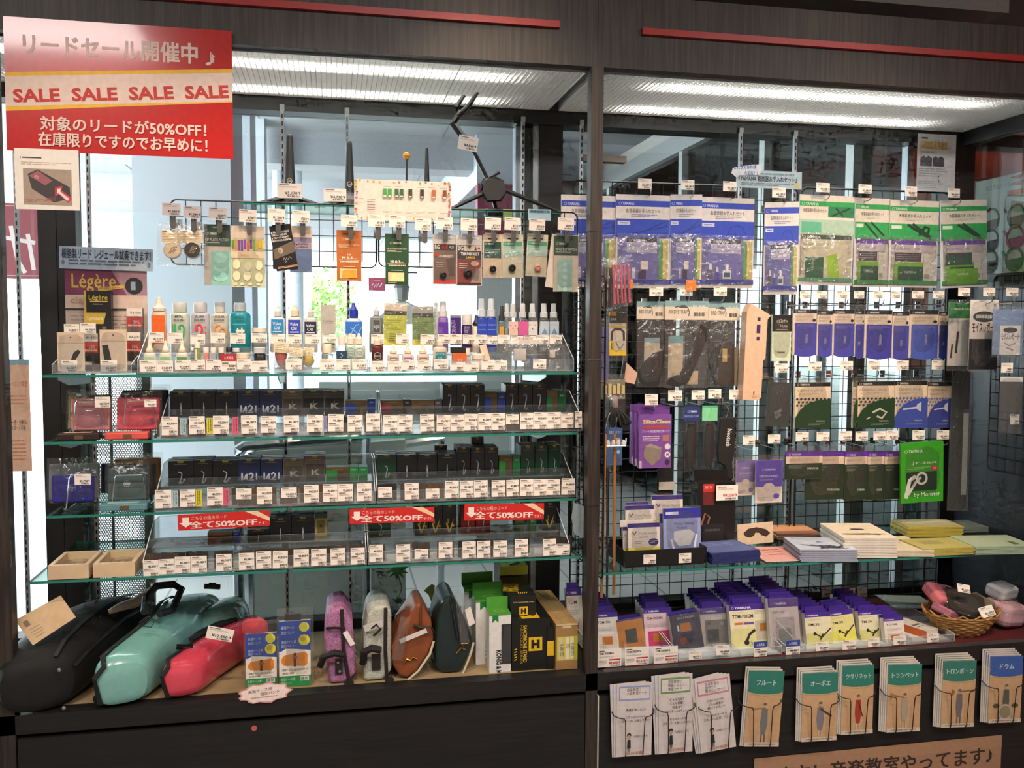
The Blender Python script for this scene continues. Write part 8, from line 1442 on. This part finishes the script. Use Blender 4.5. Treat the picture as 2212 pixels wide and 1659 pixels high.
# ================================================================ BROCHURES ON THE RIGHT FRONT
def fig(A, c_, c2, kind):
    A.c(52, 46, 5, 'c9a98a').c(52, 44, 5.5, '6a5f55', 1.8).poly([(44, 50), (60, 50), (62, 68), (58, 84), (46, 84), (42, 68)], c_).r(46, 84, 49, 97, c2).r(55, 84, 58, 97, c2)
    if kind == 'flute': A.line([(14, 50), (54, 49)], 2.5, '8a7a66')
    elif kind == 'oboe': A.line([(50, 52), (84, 64)], 4, '3f3430')
    elif kind == 'cl': A.line([(52, 52), (66, 74)], 3, '3a302c')
    elif kind == 'tp': A.line([(12, 44), (48, 48)], 3, '9a7a4a').poly([(8, 40), (16, 43), (16, 47), (8, 50)], '9a7a4a')
    elif kind == 'tb': A.line([(52, 46), (96, 44)], 2.5, '8a6a44').poly([(28, 42), (36, 45), (36, 49), (28, 52)], '8a6a44')
    else: A.c(50, 84, 22, 'b9ac94').c(50, 84, 17, '8f8468').c(22, 74, 10, '57503f', 3).c(80, 74, 10, '57503f', 3)
def a_bro(title, col, kind, c_, c2):
    def f(A): A.r(0, 0, 100, 100, 'c8a27a').r(0, 0, 100, 26, col).c(50, 26, 52, col, 5).line([(6, 31), (50, 33.5), (94, 31)], 1.4, '9aa870').t(50, 19, 6.6, title, 'c9dcd6', al='c', w=12*len(title)+8, bold=.02); fig(A, c_, c2, kind); A.r(0, 94, 100, 100, 'cfc0ac').lines(12, 96, 88, 98.5, 1, '9a8a78', .7)
    return f
def a_card(col, t1, lines_):
    def f(A):
        A.r(6, 4, 94, 24, col).r(9, 6.4, 91, 21.6, 'ded5d2')
        for k, s_ in enumerate(t1): A.t(28, 11+4.6*k, 3.4, s_, '463e40', w=min(62, 8*len(s_)), bold=.015)
        for k, s_ in enumerate(lines_): A.t(54, 33+5*k, 2.8, s_, '4a4346', al='c', w=min(84, 7*len(s_)))
        A.c(36, 71, 6, '3a2f2a').c(36, 73, 4.6, 'c99f84').poly([(32, 77), (40, 77), (41, 89), (31, 89)], '2c2a2e').r(33, 89, 35, 93, '4a4440').r(37, 89, 39, 93, '4a4440').t(48, 74, 2.4, 'お気軽にどうぞ！', '6a6264', w=40).t(50, 97, 3.4, '§島村楽器', 'c07a4a', al='c', w=50)
    return f
BR = ((1331, 1478, 1408, 1633, 0, 'white card with a blue frame', a_card('8fa2cc', ('音楽教室に', '入会希望カード'), ('', '楽器を習いたい！', '', 'こちらのカードを', 'スタッフにお渡し下さい')), .02, 2), (1424, 1459, 1497, 1626, 0, 'white card with a green frame', a_card('6f9a5a', ('音楽教室の', '体験レッスン', '希望カード'), ('どんな先生？', 'どんな部屋？', '料金は？', 'いきなり習うのはちょっと…', '', 'こちらのカードを', 'スタッフにお渡しください')), 0, 2), (1516, 1462, 1592, 1620, 0, 'white card with a pink frame', a_card('c8829a', ('音楽教室の', '説明だけ', '聞きたいカード'), ('入会しないけど', 'どんな教室か', '聞いてみたい！', '', 'こちらのカードを', 'スタッフにお渡し下さい')), -.10, 3),
      (1607, 1452, 1683, 1612, 1, 'flute lesson leaflet', a_bro('フルート', '2f7a6c', 'flute', '6f7474', '5a5450'), .09, 2), (1732, 1456, 1808, 1600, 1, 'oboe lesson leaflet', a_bro('オーボエ', '2f7a6c', 'oboe', '7d7884', 'cfb89c'), .03, 3), (1818, 1440, 1886, 1585, 1, 'clarinet lesson leaflet', a_bro('クラリネット', '2f7a6c', 'cl', 'a8382a', 'cfc4b4'), .03, 3), (1916, 1438, 1988, 1580, 1, 'trumpet lesson leaflet', a_bro('トランペット', '2f7a6c', 'tp', 'a89a86', 'c9b49a'), .04, 4), (2034, 1430, 2105, 1570, 1, 'trombone lesson leaflet', a_bro('トロンボーン', '37786a', 'tb', '6f6a66', '5a5654'), .05, 4), (2136, 1420, 2206, 1560, 1, 'drum lesson leaflet', a_bro('ドラム', '3d5ea4', 'dr', '5a5a52', '5a5a52'), .05, 4))
for i, (x0, y0, x1, y1, bro, lb, art, tl, nb) in enumerate(BR):
    Y = -.030; X0, X1, Z0, Z1 = rectY(x0, y0, x1, y1, Y); w, h = X1-X0, Z1-Z0
    for k in range(nb, -1, -1):
        e = thing('leaflet', lb+' in front of its wire pocket' if k == 0 else '%s, %s behind the front one' % (lb, ORD[k-1]), 'leaflet', ((X0+X1)/2-.005*k, Y+.0035*k, Z0), 'lesson leaflets', ry=tl-(.025*k if not bro else .004*k), rx=-.04)
        MB().box(-w/2, w/2, 0, .0012, 0, h+.006*k*bro, M('d9cfcc' if not bro else 'cfc6bc', .5)).build('paper', e)
        A = Art(w, h+.006*k*bro, None, 0)
        if k == 0: art(A)
        else: A.r(4, 2, 96, 20, {0: 'c9cfe0', 1: '2f6a5e'}[bro] if i != 8 else '3d5ea4')
        A.build('print', e)
    e = thing('wire_pocket', 'black wire leaflet pocket, %s from the left on the plinth front' % ORD[i], 'wire holder', ((X0+X1)/2, 0, Z0), 'wire leaflet pockets'); WB = M('15110f', .4)
    for s_ in (-1, 1): MB().tube([(s_*w*.62, -.001, h*.66), (s_*w*.56, Y*1.0, h*.58), (s_*w*.42, Y*1.35, h*.56), (s_*w*.30, Y*1.4, h*.55), (s_*w*.27, Y*1.4, h*.50), (s_*w*.24, Y*1.3, .01), (s_*w*.24, Y*1.1, -.004), (s_*w*.24, -.001, -.004)], .0017, WB, 6).build('wire', e, True)
    MB().tube([(-w*.5, -.001, -.004), (w*.5, -.001, -.004)], .0017, WB, 6).build('cross_wire', e)
za, zb = ZY(1640, 1636, -.002), ZY(2164, 1587, -.002)
def a_les(A): A.t(8, 74, 38, '味方！音楽教室やってます♪', '3a2c26', w=88, bold=.02)
X0, X1 = XY(1629, 1650, -.004), XY(2163, 1620, -.004); e = thing('lesson_sign', 'tan paper sign about music lessons along the plinth foot', 'sign', ((X0+X1)/2, -.004, zb-.13)); w, h = X1-X0, .13; MB().box(-w/2, w/2, 0, .001, 0, h, M('a57e60', .6)).build('sheet', e); A = Art(w, h, None, 0); A.r(0, 0, 100, 34, 'ab8466'); a_les(A); A.build('print', e)
finish_tags(); finish_hooks()
